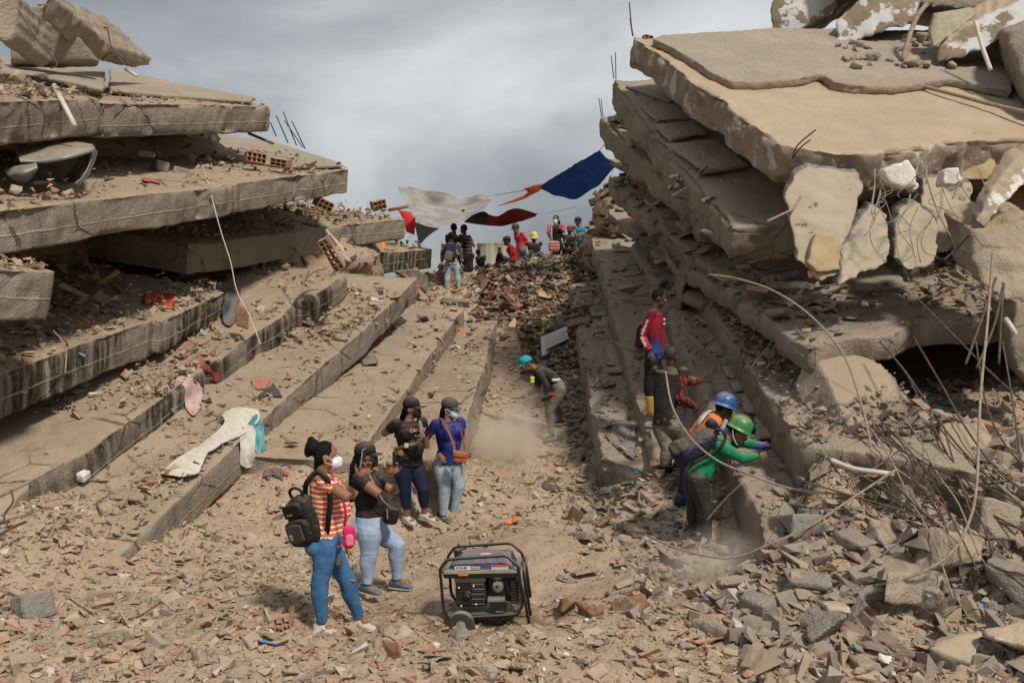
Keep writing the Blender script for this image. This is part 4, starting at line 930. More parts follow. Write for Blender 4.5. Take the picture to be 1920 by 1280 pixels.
b = MB(); b.box(P(762,835,11.84), (.05, .012, .055)); b.build('strap_buckle', mat_plain('pale_buckle', (.6, .55, .45), .4, .5, .3), sh3, bevel=.004)
# --- woman in royal blue tee
w4 = person('woman in a royal blue tee and faded jeans with grey cap and pale blue mask', 12.4,
    dict(hd=(844,767), nk=(840,787), wa=(842,842), pe=(841,864), er=(797,825,.0), wr=(821,850,-.16), el=(866,822,.05), wl=(868,846,-.12),
         kr=(834,915,-.08), ar=(831,966,-.02), tr=(856,978,-.2), kl=(860,910,.05), al=(850,960,.12), tl=(870,972,.0)),
    face=(.93, -.42, -.05), fwd=(.5, -.86, 0), sh=.18, hipw=.10, chd=.125, wad=.125, ped=.135, bust=.145, belly=.10, butt=.11, thigh=.108, calf=.066, arm=.054,
    skin=SKIN2, top=M_royal, sleeve=.4, bottom=M_jpale, leglen=.97, tight=1, hair=('tail', [(830,785,.08), (826,795,.1)]), hat=('cap', M_capg), mask=('round', M_bluemask), shoe=M_sneakg, hand=(.25, .6), palmn=((-.2, .9, 0), (0, -1, 0)), hdir=((.8, -.5, -.4), None), topend='hip', seed=33, vox=.008)
def bag_tan():
    c = P(863, 856, 12.02); o = empty('tan_handbag', c, 'glossy tan leather handbag carried by the woman in royal blue', 'bag')
    R = Matrix.Rotation(.12, 3, 'Y'); softbox('body', c, R, (.17, .09, .15), M_ltan, o, 5, .008, 29, .004); softbox('flap', c+V3((-.0, -.02, .035)), R, (.175, .09, .08), M_ltan, o, 5, .008, 30, .003)
    strap([P(853, 846, 12.05), P(848, 826, 12.08), P(838, 803, 12.14), P(828, 786, 12.28), P(824, 783, 12.4)], .032, .006, mat_plain('brown_leather', (.22, .07, .035), .5, .4, 0, .2), 'strap', o, (.3, -1, .3))
    b = MB(); b.tube(curve_pts([P(872, 846, 12.06), P(869, 825, 12.1), P(862, 805, 12.3)]), .009, 6); b.build('rear_strap', mat_plain('brown_leather', (.22, .07, .035)), o, True)
    for q in (-.075, .07): b = MB(); b.ell(c+V3((q, -.03, .075)), .012); b.build('ring', M_gold, o, True)
bag_tan()
# --- digging man
M_khaki = mat_cloth('grey_work_trousers', (.15, .145, .115), .15, .4); M_dgrey = mat_cloth('charcoal_long_sleeve', (.03, .03, .028), .15, .15)
m5 = person('man bending to dig in dust, turquoise cap, charcoal long sleeves and grey trousers', 16.5,
    dict(hd=(989,682), nk=(1003,690), wa=(1034,708), pe=(1046,726), sl=(1012,700,-.18), el=(1026,724,-.25), wl=(1022,740,-.25), sr=(1008,703,.16), er=(1008,728,.12), wr=(990,739,.05),
         kl=(1030,772,-.08), al=(1033,812,-.02), tl=(1022,824,-.15), kr=(1046,758,.25), ar=(1049,785,.55), tr=(1038,792,.5)),
    face=(-.72, -.25, -.62), fwd=(-.95, -.2, 0), sh=.18, hipw=.085, chd=.11, wad=.105, ped=.12, thigh=.085, calf=.055, arm=.05, skin=SKIN2, top=M_dgrey, sleeve=1.93, bottom=M_khaki, hair=('short',), hat=('cap', M_capt, (-.75, -.2, -.35)), shoe=M_blackcloth, hand=(1.1, .9), topend='waist', seed=43, vox=.009)
b = MB(); c = m5['wa']; b.tube([c+m5['lat']*s*.155+V3((0, 0, -.03))+m5['fw']*q for s, q in ((-1, .03), (-1, -.05), (-.6, -.11), (.6, -.11), (1, 0))], .028, 8); b.build('shirt_hem', mat_cloth('white_hem', (.6, .62, .68), .05, 0), m5['root'], True)
def tool(name, label, a, b_, r, mat, head=None, hm=None, cat='tool'):
    o = empty(name, a, label, cat); m = MB(); m.tube([a, a.lerp(b_, .5), b_], r, 8); m.build('handle', mat, o, True)
    if head:
        m = MB(); m.box(b_, head[:3], (b_-a).to_track_quat('Z', 'X').to_matrix()); m.build('head', hm or M_rebar, o, bevel=.004)
    return o
t_ = tool('grinder', 'black and red handheld breaker gripped by the digging man', P(1037,739,16.2), P(1012,751,16.2), .038, M_blackcloth, (.1, .1, .06)); b = MB(); b.tube([P(1034,740.5,16.2), P(1038.5,738.5,16.2)], .04, 8); b.build('red_cap', mat_plain('red_plastic', (.5, .02, .015), .4), t_)
tool('trowel', 'small dark trowel in front of the digging man', P(984,745,16.4), P(968,746,16.3), .014, M_blackcloth, (.02, .10, .16))
hr = empty('respirator', P(997,713,16.3), 'yellow filter respirator hanging at the chest of the digging man', 'mask')
for q in ((998,709),(998,715)): b = MB(); b.ell(P(q[0], q[1], 16.28), (.04, .035, .035)); b.build('filter', mat_plain('lime_plastic', (.5, .55, .06), .4), hr, True)
# --- youth with red sleeves
def _grad(t, k):
    z = t.sep(t.pos())[2]; n_ = t.noise(t.vmap(t.pos(), (3, 3, 26)), 1, 3); z = t.math('ADD', z, t.math('MULTIPLY', n_, .3))
    return t.ramp(t.rng(z, 1.95+.25, 2.68+.1), [(0, (.02, .07, .30)), (.25, (.03, .05, .20)), (.42, (.10, .03, .09)), (.5, (.30, .012, .02)), (.62, (.09, .03, .06)), (.72, (.33, .012, .02)), (1, (.16, .02, .04))])
M_jersey = mat_cloth('red_blue_jersey', (.3, .02, .03), fn=_grad, dustamt=.05); M_redsl = mat_cloth('red_sleeve', (.33, .014, .018), .15, .1)
M_dtr = mat_cloth('dark_trousers', (.022, .02, .02), .2, .12); M_mud = mat_cloth('muddy_trousers', (.16, .14, .11), .35, .5); M_yb = mat_plain('yellow_rubber', (.50, .27, .06), .5, .3, 0, .2, 12, .2, dustamt=.3)
m6 = person('youth in a red and blue printed jersey and yellow rubber boots standing on the ledge', 13.5,
    dict(hd=(1236,560), nk=(1227,580), wa=(1226,643), pe=(1225,668), er=(1205,630,-.08), wr=(1219,660,-.2), el=(1240,628,.15), wl=(1241,655,.15),
         kr=(1217,716,-.06), ar=(1222,768,-.05), tr=(1234,779,-.1), kl=(1232,716,.16), al=(1232,764,.2), tl=(1246,771,.15)),
    face=(.9, -.12, -.28), fwd=(.92, -.35, 0), sh=.175, hipw=.085, chd=.105, wad=.095, ped=.11, thigh=.08, calf=.052, arm=.046, skin=SKIN3, top=M_jersey, sleeve=.35, bottom=M_dtr, leglen=.6, hair=('short',), shoe=M_yb, boots=.5, hand=(.5, .5), topend='hip', seed=53, vox=.009)
for x in 'lr':
    b = MB(); e_, w_ = m6['Q']['e'+x], m6['Q']['w'+x]; s_ = m6['S'][x]; b.ell(s_, .054); b.tube([s_, s_.lerp(e_, .5), e_, e_.lerp(w_, .5), e_.lerp(w_, .92)], [.056, .06, .054, .048, .042], 12)
    me = remesh(b.mesh('sleeve'), .009, 2); cloth_noise(me, .007, 5, 11); sl_ = link('sleeve', me, M_redsl, m6['root'])
    if x == 'r':
        v_ = (P(1207, 640, 13.45)-P(1211, 590, 13.45)); W_ = mat_plain('white_print', (.75, .75, .75), .7, .2, 0, 0, 8, 0)
        a0 = s_.lerp(e_, .30); nrm = V3((-.35, -.94, 0))
        for wd, A_, B_ in (('su', s_.lerp(e_, .28), s_.lerp(e_, .46)), ('mejor', s_.lerp(e_, .50), s_.lerp(e_, .96)), ('aliado', e_.lerp(w_, .03), e_.lerp(w_, .62))):
            dr = (B_-A_).normalized(); yy = nrm.cross(dr); c_ = (A_+B_)/2+nrm*.068; writing(wd, .066, c_, dr, yy, W_, sl_)
tc_ = m6['chst']; sh6 = [c for c in m6['root'].children if c.name.startswith('shirt')][0]
for q, s_ in ((601, 'MUNI'), (606, 'CIPIO')): writing(s_, .045, m6['chst']+m6['f2']*.128+V3((0, 0, .04 if s_ == 'MUNI' else -.02)), m6['lat']*-1, (0, 0, 1), mat_plain('white_print', (.75, .75, .75)), sh6)
# --- man with grey hair, flame sleeves
def _flame(t, k):
    w = t.pos(); n_ = t.noise(t.vmap(w, (3, 3, 1.5)), 4.5, 3, .5, 1.6); return t.mix(t.math('MULTIPLY', t.rng(n_, .54, .58), 1.0), k, (.38, .045, .015))
M_flame = mat_cloth('flame_sleeve', (.035, .03, .028), fn=_flame, dustamt=.1); M_dj = mat_cloth('dusty_black_jacket', (.03, .027, .025), .2, .3); GHAIR = mat_plain('greying_hair', (.035, .032, .028), .6, .3, 0, .8, 70, .5, 120, .004)
m7 = person('grey haired man with flame patterned sleeves leaning onto the floor slab, seen from behind', 11.9,
    dict(hd=(1259,668), nk=(1257,688), wa=(1247,762), pe=(1249,790), el=(1291,714,.30), wl=(1311,714,.45), er=(1273,744,-.1), wr=(1302,762,.05),
         kl=(1252,842,-.05), al=(1246,896,-.05), tl=(1256,912,-.1), kr=(1280,840,.2), ar=(1272,892,.3), tr=(1284,903,.3)),
    face=(.6, .8, -.05), fwd=(.6, .8, 0), sh=.19, hipw=.09, chd=.12, wad=.115, ped=.12, thigh=.09, calf=.06, arm=.052, skin=SKIN3, top=M_dj, sleeve=.2, bottom=M_mud, leglen=.8, hair=('short', None, GHAIR), shoe=M_blackcloth, boots=.45, hand=(.9, .9), topend='hip', seed=63, vox=.009)
for x in 'lr':
    b = MB(); e_, w_ = m7['Q']['e'+x], m7['Q']['w'+x]; s_ = m7['S'][x]; b.ell(s_, .066); b.tube([s_, s_.lerp(e_, .5), e_, e_.lerp(w_, .5), e_.lerp(w_, .9)], [.068, .066, .062, .056, .048], 12)
    me = remesh(b.mesh('sleeve'), .009, 2); cloth_noise(me, .007, 5, 11); link('sleeve', me, M_flame, m7['root'])
# --- helmets
M_green = mat_cloth('green_jersey', (.012, .19, .095), .15, .2); M_hg = mat_plain('green_helmet', (.035, .19, .06), .38, .4, 0, .35, 24, .2, dustamt=.55); M_hb = mat_plain('blue_helmet', (.015, .085, .27), .38, .4, 0, .35, 24, .2, dustamt=.5)
M_leath = mat_cloth('dirty_black_jeans', (.04, .036, .03), .4, .25, .6); M_org = mat_cloth('orange_vest', (.75, .19, .025), .12, .15, fn=lambda t, k: t.mix(t.rng(t.noise(t.pos(), 7, 4, .7), .56, .62), k, (.25, .08, .03))); M_dkj = mat_cloth('dark_denim', (.02, .03, .05), .3, .2)
m8 = person('worker in green helmet and green jersey reaching under the slab with a navy backpack', 10.5,
    dict(hd=(1384,812), nk=(1362,820), wa=(1324,862), pe=(1308,890), sr=(1352,838,-.17), er=(1390,858,-.15), wr=(1424,854,-.05), sl=(1368,826,.17), el=(1400,830,.2), wl=(1426,836,.22),
         kr=(1322,955,-.06), ar=(1325,1012,-.02), tr=(1332,1036,-.14), kl=(1302,950,.18), al=(1306,1010,.25), tl=(1318,1030,.2)),
    face=(.90, -.10, -.45), fwd=(1, .1, 0), sh=.19, hipw=.09, chd=.125, wad=.12, ped=.125, thigh=.095, calf=.062, arm=.055, skin=SKIN2, top=M_green, sleeve=1.85, bottom=M_leath, leglen=.95, hair=('short',), hat=('helmet', M_hg, mat_plain('blue_visor', (.02, .07, .25), .5)), shoe=M_blackcloth, hand=(1., .8), topend='hip', seed=73, vox=.008)
b = MB(); b.ell(m8['Q']['wl']+V3((.06, .02, -.01)), (.07, .045, .035)); b.tube([m8['Q']['el'].lerp(m8['Q']['wl'], .5), m8['Q']['wl']+V3((.03, 0, 0))], [.05, .045], 10); me = remesh(b.mesh('work_glove'), .008, 2); link('work_glove', me, mat_cloth('blue_glove', (.04, .07, .22), .3, .3), m8['root'])
b = MB(); b.tube(curve_pts([P(1374,806,10.38), P(1375,818,10.36), P(1379,828,10.33), P(1383,834,10.3)]), .003, 5); b.build('earphone_wire', M_whitemask, m8['root'], True)
def pack_navy():
    c = P(1298, 838, 10.42); d_ = (P(1345, 806, 10.4)-P(1270, 850, 10.4)).normalized(); up = d_; out = V3((-.5, -.35, .75)); out = (out-up*out.dot(up)).normalized(); R = Matrix((up.cross(out), out, up)).transposed()
    M_n = mat_cloth('navy_nylon', (.022, .026, .045), .25, .25, .7); o = empty('navy_backpack', c, 'limp navy backpack on the back of the worker in the green helmet', 'backpack')
    softbox('body', c+V3((.02, 0, .02)), R, (.34, .17, .52), M_n, o, 3, .01, 31, .016, .72); softbox('pocket', c+R @ V3((0, .07, -.12)), R, (.27, .09, .22), M_n, o, 3, .01, 32, .012)
    strap([P(1340,808,10.35), P(1352,806,10.3), P(1360,818,10.28), P(1352,838,10.24), P(1338,848,10.26), P(1300,868,10.28)], .035, .01, M_pack, 'shoulder_strap', o, (0, -1, .6))
pack_navy()
m9 = person('worker with blue helmet and orange vest crouched behind the green helmet', 11.35,
    dict(hd=(1358,768), nk=(1345,778), wa=(1312,822), pe=(1296,852), sr=(1334,795,-.15), er=(1372,826,-.1), wr=(1405,838,.1), sl=(1350,785,.18), el=(1380,800,.25), wl=(1405,806,.3),
         kr=(1284,925,-.02), ar=(1268,984,-.02), tr=(1256,1000,-.1), kl=(1305,915,.25), al=(1300,975,.3), tl=(1318,985,.3)),
    face=(.93, .1, -.3), fwd=(.95, .2, 0), sh=.19, hipw=.09, chd=.125, wad=.12, ped=.12, thigh=.095, calf=.062, arm=.054, skin=SKIN3, top=M_dkj, sleeve=1.8, bottom=M_dkj, leglen=.95, hair=('short',), hat=('helmet', M_hb), vest=M_org, shoe=M_blackcloth, hand=(.9, .9), topend='hip', seed=83, vox=.009)
strap([P(1301,806,11.14), P(1310,792,11.05), P(1322,776,11.1), P(1333,768,11.25)], .05, .004, mat_plain('reflective_grey', (.38, .40, .44), .4, .5), 'reflective_band', m9['root'], (-.3, -.8, .7))
strap([P(1362,786,11.12), P(1355,800,11.1), P(1350,812,11.1)], .05, .004, mat_plain('reflective_grey', (.38, .40, .44), .4, .5), 'reflective_band', m9['root'], (-.3, -.8, .7))
person('rescuer in a dark red shirt crouched in the shade beyond the helmets', 12.3,
    dict(hd=(1416,802), nk=(1405,795), wa=(1385,812), pe=(1372,835), er=(1420,806,-.1), wr=(1432,826,0), el=(1425,800,.2), wl=(1440,815,.2), kr=(1400,860,0), ar=(1380,885,0), tr=(1392,892,0), kl=(1402,855,.25), al=(1384,880,.25), tl=(1396,888,.2)),
    face=(.8, .3, -.5), fwd=(1, .2, 0), skin=SKIN3, top=mat_cloth('maroon_shirt', (.16, .01, .012)), sleeve=1.8, bottom=M_dtr, shoe=M_blackcloth, seed=84, vox=.012, face_detail=False)
# --- people up on the ridge
RG = 'people on the ridge'
def far(label, d, J, **kw):
    kw.setdefault('vox', .012); kw.setdefault('k', 1.12); kw.setdefault('skin', SKIN3); kw.setdefault('bottom', M_dtr); kw.setdefault('shoe', M_blackcloth); kw.setdefault('face_detail', False); kw.setdefault('hair', ('short',)); kw.setdefault('topend', 'hip')
    return person(label, d, J, group=RG, **kw)
M_red = mat_cloth('red_tee', (.38, .02, .02)); M_dbr = mat_cloth('dark_brown_shirt', (.04, .022, .018)); M_marst = mat_cloth('maroon_stripes', (.05, .015, .02), stripes=(.10, .25, (.22, .15, .14)))
j1 = far('man in pale jeans with a small grey backpack seen from behind under the white tarp', 26.5, dict(hd=(846,445), nk=(846,456), wa=(847,483), pe=(848,495), el=(829,478), wl=(829,496,-.1), er=(864,478), wr=(867,496,-.1), kl=(839,518), al=(837,538), tl=(836,543,.1), kr=(858,518), ar=(860,538), tr=(862,543,.1)),
    face=(0, 1, 0), fwd=(0, 1, 0), bottom=M_jpale, top=mat_cloth('patterned_jacket', (.04, .05, .09), fn=lambda t, k: t.mix(t.rng(t.noise(t.pos(), 9, 2), .58, .6), k, (.5, .45, .04))), sleeve=1.7, seed=91)
bp = empty('small_backpack', P(841, 478, 26.3), 'small grey and navy backpack worn by the man in pale jeans', 'backpack'); softbox('body', P(845, 470, 26.33), Matrix.Identity(3), (.3, .16, .45), mat_cloth('navy_pack', (.03, .035, .07)), bp); softbox('pocket', P(841, 480, 26.2), Matrix.Rotation(.2, 3, 'Y'), (.22, .12, .27), mat_cloth('grey_pack', (.13, .12, .105)), bp)
far('dark silhouetted man standing right behind the small backpack under the tarp', 28.4, dict(hd=(851,428), nk=(852,440), wa=(853,468), pe=(853,480), el=(838,460), wl=(840,478), er=(866,460), wr=(868,478), kl=(849,502), al=(849,524), tl=(848,528), kr=(858,502), ar=(858,524), tr=(859,528)), face=(0, 1, 0), fwd=(0, 1, 0), top=M_dbr, seed=92)
far('person in maroon striped shirt and dark trousers at the right edge of the white tarp', 28.8, dict(hd=(869,430), nk=(871,441), wa=(876,466), pe=(876,478), el=(866,458), wl=(862,468), er=(889,462), wr=(888,475), kl=(872,500), al=(874,522), tl=(870,526), kr=(882,500), ar=(881,520), tr=(880,524)), face=(-.7, .3, -.1), fwd=(-.7, .5, 0), top=M_marst, seed=93)
far('child crouching in dark clothes low beside the rubble', 29, dict(hd=(897,474), nk=(898,482), wa=(903,498), pe=(906,506), el=(895,495), wl=(893,503,-.2), er=(905,495), wr=(902,503,-.2), kl=(893,500,-.1), al=(895,515), tl=(891,518), kr=(900,500,.1), ar=(902,515), tr=(898,518)), face=(.5, .5, 0), fwd=(-.6, -.4, 0), top=M_dtr, k=.8, seed=94)
far('seated man with black cap, red tee and blue sleeves', 29.5, dict(hd=(950,453), nk=(956,461), wa=(964,481), pe=(962,491), el=(958,480,-.2), wl=(943,477,-.2), er=(958,478,.2), wr=(942,477,.1), kl=(934,480,-.1), al=(932,502,-.1), tl=(927,506), kr=(938,482,.2), ar=(939,500,.2), tr=(933,505)),
    face=(-1, -.1, -.15), fwd=(-1, -.15, 0), top=M_red, sleeve=.7, hat=('cap', M_capb), seed=95)
far('standing man with green grey cap and red to pink printed jersey', 30.4, dict(hd=(967,429), nk=(973,437), wa=(976,456), pe=(977,466), el=(987,450,-.1), wl=(984,461,-.1), er=(975,450,.2), wr=(972,461,.2), kl=(975,480), al=(977,494), tl=(972,497), kr=(982,480,.2), ar=(984,494,.2), tr=(980,497)),
    face=(-.85, -.2, -.35), fwd=(-.85, -.5, 0), skin=SKIN2, top=mat_cloth('red_pink_jersey', (.48, .03, .05), fn=lambda t, k: t.mix(t.rng(t.noise(t.pos(), 5, 3), .5, .6), k, (.5, .12, .2))), sleeve=1.7, bottom=M_mud, hat=('cap', mat_cloth('green_grey_cap', (.06, .075, .06))), seed=96)
far('squatting man with a yellow helmet and grey shorts', 30.3, dict(hd=(1001,447), nk=(1001,455), wa=(1002,473), pe=(1002,482), el=(992,472,-.1), wl=(996,473,-.35), er=(1014,467,-.1), wr=(1000,472,-.35), kl=(987,478,-.35), al=(985,492,-.3), tl=(982,495,-.4), kr=(1015,475,-.35), ar=(1018,490,-.3), tr=(1020,494,-.4)),
    face=(0, -1, -.25), fwd=(0, -1, 0), skin=SKIN3, top=M_dbr, bottom=mat_cloth('grey_denim', (.10, .12, .15)), hat=('helmet', mat_plain('yellow_helmet', (.62, .50, .16), .35, .5)), seed=97)
far('standing woman with white mask, pink sleeves and a woven bag', 30.5, dict(hd=(1042,412), nk=(1043,421), wa=(1042,448), pe=(1043,458), el=(1056,434,-.1), wl=(1048,425,-.3), er=(1028,436,-.1), wr=(1034,450,-.15), kl=(1046,474), al=(1046,488), tl=(1046,491,-.1), kr=(1040,474), ar=(1040,488), tr=(1038,491,-.1)),
    face=(-.35, -.95, -.1), fwd=(-.2, -1, 0), skin=SKIN2, mask=('round', M_bluemask), top=mat_cloth('pink_checked', (.45, .08, .15), fn=lambda t, k: t.mix(t.rng(t.noise(t.pos(), 7, 2), .5, .6), k, (.05, .02, .03))), sleeve=1.8, vest=M_btee, hair=('tail', [(1048,416), (1047,424)]), seed=98)
wb = empty('woven_bag', P(1039, 461, 30.1), 'striped woven bag hanging in front of the woman with pink sleeves', 'bag'); softbox('body', P(1039, 462, 30.1), Matrix.Identity(3), (.34, .2, .34), mat_cloth('woven_stripes', (.35, .05, .10), stripes=(.09, .4, (.5, .36, .14))), wb)
strap([P(1035, 454, 30.05), P(1034, 440, 30.05), P(1034, 425, 30.2)], .05, .01, mat_cloth('tan_strap', (.35, .25, .16)), 'strap', wb)
far('person in a red cap crouching between the woven bag and the turquoise tee', 30.6, dict(hd=(1069,432), nk=(1068,440), wa=(1068,462), pe=(1068,474), el=(1060,452,-.1), wl=(1058,462,-.25), er=(1078,452,-.1), wr=(1070,462,-.3), kl=(1058,470,-.3), al=(1057,486,-.3), tl=(1056,489,-.35), kr=(1076,470,-.3), ar=(1078,486,-.3), tr=(1078,489,-.35)),
    face=(-.4, -.9, -.2), fwd=(-.3, -1, 0), top=M_dgrey, sleeve=1.7, hat=('cap', M_red), seed=99)
far('crouching man with dark cap and turquoise tee at the right end of the ridge', 29.6, dict(hd=(1084,417), nk=(1088,425), wa=(1092,446), pe=(1093,456), el=(1101,439,-.1), wl=(1087,440,-.4), er=(1079,440,-.1), wr=(1077,442,-.35), kl=(1096,444,-.45), al=(1097,470,-.35), tl=(1093,474,-.45), kr=(1078,447,-.45), ar=(1080,470,-.35), tr=(1075,474,-.45)),
    face=(-.4, -.9, -.3), fwd=(-.35, -1, 0), skin=SKIN2, top=mat_cloth('turquoise_tee', (.01, .24, .33)), bottom=mat_cloth('blue_shorts', (.02, .05, .10)), leglen=.3, hat=('cap', M_capb), seed=100)
# ------------------------------------------------------------------ generator
def generator():
    d = 8.62; sx = d/FPX/6.4; org = P(810+600/6.4, 1000+1010/6.4, d); Rg = Matrix.Rotation(math.radians(-5), 3, 'Z') @ Matrix.Rotation(math.radians(-2.2), 3, 'Y')
    def L(zx, zz, y=0.): return org + Rg @ V3(((zx-600)*sx, y, (1010-zz)*sx))
    o = empty('portable_generator', org, 'black framed portable generator with blue tank and two wheels standing in the dusty hollow', 'generator')
    BK = mat_plain('black_powder_coat', (.014, .014, .015), .4, .5, 0, .2, 30, .15, dustamt=.35); BL = mat_plain('blue_tank_paint', (.012, .03, .11), .35, .5, 0, .3, 9, .1, dustamt=.45); GY = mat_plain('dusty_grey_trim', (.24, .21, .17), .7, .3, 0, .2)
    AL = mat_plain('cast_aluminium', (.5, .5, .5), .3, .5, .9, .1, 20, .1); DK = mat_plain('engine_black', (.02, .02, .02), .45, .5, .2, .4, 25, .3, dustamt=.3); RUB = mat_plain('tyre_rubber', (.05, .045, .04), .85, .2, 0, .3, 20, .4, dustamt=.6)
    loop = [(135,900),(118,520),(112,420),(205,303),(560,285),(925,268),(1058,400),(1072,520),(1100,850),(1030,975),(800,990),(540,1000),(210,1000)]
    def fr(y, dx=0, dz=0):
        b = MB(); pts = [L(a+dx, z+dz, y) for a, z in loop]; pts.append(pts[0]); q = []
        for i in range(len(pts)-1): q += [pts[i].lerp(pts[i+1], .12), pts[i].lerp(pts[i+1], .88)]
        q.append(q[0]); b.tube(q, .0135, 10, False); b.build('frame_loop', BK, o, True)
    fr(0); fr(.46)
    for a in ((118,470),(1066,470),(210,1000),(1030,975)): b = MB(); b.tube([L(*a, 0), L(*a, .46)], .012, 8); b.build('cross_bar', BK, o, True)
    # tank on its tray
    def rr(x0, x1, y0, y1, z, n=5, r=.03):
        out = []
        for cx, cy, a0 in ((x1-r, y1-r, 0), (x0+r, y1-r, 90), (x0+r, y0+r, 180), (x1-r, y0+r, 270)):
            for k in range(n): a = math.radians(a0+90*k/(n-1)); out.append(org + Rg @ V3((cx+r*math.cos(a), cy+r*math.sin(a), z)))
        return out
    b = MB(); b.rings([rr(-.325, .325, .0, .45, .345), rr(-.335, .335, -.008, .46, .385)]); b.build('tank_tray', BK, o)
    b = MB(); b.rings([rr(-.335, .335, -.008, .46, .386), rr(-.33, .33, -.004, .455, .405), rr(-.29, .295, .03, .42, .412)]); b.build('tank_rim', GY, o)
    tb = MB(); tb.rings([rr(-.29, .295, .03, .42, .40, r=.05), rr(-.27, .275, .05, .40, .445, r=.05), rr(-.20, .26, .12, .38, .488, r=.05), rr(-.18, .25, .14, .36, .505, r=.05)]); tk = tb.build('fuel_tank', BL, o, bevel=.008)
    for i, x in enumerate((-.06, .05, .16)): b = MB(); b.tube([org+Rg @ V3((x-.03, .125, .492)), org+Rg @ V3((x+.03, .05, .447))], .007, 6); b.build('tank_rib', GY, tk, True)
    b = MB(); b.tube([org+Rg @ V3((-.24, .34, .44)), org+Rg @ V3((-.24, .34, .515))], .035, 16); b.build('fuel_cap', DK, tk, True, .005)
    b = MB(); b.box(org+Rg @ V3((.03, .2, .506)), (.09, .05, .004), Rg); b.build('warning_sticker', mat_plain('sticker_white', (.55, .48, .45), .5), tk)
    sl = (V3((0, .045, .02))).normalized(); Rt = Rg @ Matrix(((1,0,0),(0,.80,-.6),(0,.6,.80)))      # tilted front of the tank
    def plate(name, x, y, z, w, h, m, par): b = MB(); b.box(org+Rg @ V3((x, y, z)), (w, h, .004), Rg @ Matrix.Rotation(math.radians(62), 3, 'X')); return b.build(name, m, par)
    p1 = plate('name_plate', -.155, .018, .428, .14, .034, mat_plain('plate_cream', (.50, .47, .40), .5, .3, 0, 0, 8, 0), tk)
    RX = Rg @ Matrix.Rotation(math.radians(62), 3, 'X'); writing('KOHLER', .026, org+Rg @ V3((-.165, .014, .430)), RX.col[0], RX.col[1], M_iris, p1)
    p2 = plate('model_plate', -.04, .018, .428, .08, .03, mat_plain('plate_grey', (.22, .21, .19), .5, .3, 0, 0, 8, 0), tk); writing('PRO5.4', .022, org+Rg @ V3((-.04, .014, .430)), RX.col[0], RX.col[1], mat_plain('plate_cream', (.5, .47, .4)), p2)
    plate('rating_label', .17, .018, .425, .15, .034, mat_plain('label_grey', (.36, .35, .32), .5, .3, 0, .1, 60, 0), tk); plate('label_stripe', .17, .014, .447, .15, .007, mat_plain('label_red', (.5, .08, .06), .5), tk)
    b = MB(); b.box(L(395, 487, -.012), (.088, .006, .014), Rg); b.build('reflector', mat_plain('amber_reflector', (.75, .2, .01), .25, .5, 0, 0, 8, 0), o)
    # alternator with cooling fins
    b = MB(); b.box(L(465, 720, .20), (.27, .30, .26), Rg); al = b.build('alternator_housing', DK, o, bevel=.02)
    b = MB(); b.box(L(465, 560, .10), (.275, .14, .055), Rg); b.build('end_cover', GY, al, bevel=.012)
    for i in range(9): b = MB(); z = 620+i*30; b.box(L(360, z, .045), (.10, .012, .009), Rg); b.build('cooling_fin', DK, al)
    for i in range(9): b = MB(); z = 620+i*30; b.box(L(555, z, .045), (.11, .012, .009), Rg); b.build('cooling_fin', DK if i % 2 else mat_plain('worn_fin', (.25, .25, .26), .35, .5, .6), al)
    b = MB(); b.tube([L(430, 752, .055), L(430, 752, .02)], .036, 20); bs = b.build('bearing_boss', DK, al, True, .004); b = MB(); b.tube([L(430, 752, .03), L(430, 752, .012)], .017, 14); b.build('shaft_end', mat_plain('rust_brown', (.10, .05, .03), .7), bs, True)
    for q in ((325,660),(505,642),(345,880),(528,862)): b = MB(); b.tube([L(q[0], q[1], .05), L(q[0], q[1], .02)], .012, 10); b.build('bolt', AL, al, True)
    # engine
    b = MB(); b.box(L(830, 700, .24), (.26, .26, .24), Rg); en = b.build('engine_block', DK, o, bevel=.02)
    b = MB(); b.rings([ering(L(800, 655, .10-y), Matrix((Rg.col[0], Rg.col[2], Rg.col[1]*-1)).transposed(), r_, r_*1.0, 24, 2) for y, r_ in ((0, .062), (.03, .06), (.045, .045), (.052, .02))]); st = b.build('starter_cover', AL, en, True)
    b = MB(); b.tube([L(790, 650, .05), L(790, 650, .035)], .013, 14); b.build('starter_hub', DK, st, True)
    b = MB(); b.tube([L(700, 560, .1), L(780, 555, .08), L(880, 570, .1)], .02, 10); b.build('valve_cover', AL, en, True)
    b = MB(); b.box(L(785, 895, .10), (.135, .13, .10), Rg); ab = b.build('battery_box', BK, o, bevel=.008); b = MB(); b.box(L(770, 815, .10), (.15, .14, .03), Rg); b.build('box_lid', GY, ab, bevel=.006); b = MB(); b.box(L(810, 952, .03), (.07, .01, .012), Rg); b.build('maker_strip', AL, ab)
    b = MB(); b.box(L(1000, 720, .12), (.07, .16, .20), Rg); rd = b.build('air_filter_box', DK, o, bevel=.008)
    for i in range(8): b = MB(); b.box(L(1000, 600+i*34, .035), (.062, .008, .008), Rg); b.build('louvre', BK, rd)
    for a in (((880,500),(900,620),(950,760)),((1010,500),(930,560),(900,700)),((860,820),(930,850),(960,900))): b = MB(); b.tube(curve_pts([L(x, z, .04) for x, z in a]), .006, 6); b.build('hose', DK, o, True)
    b = MB(); b.box(L(600, 990, .23), (.62, .40, .012), Rg); b.build('base_plate', BK, o)
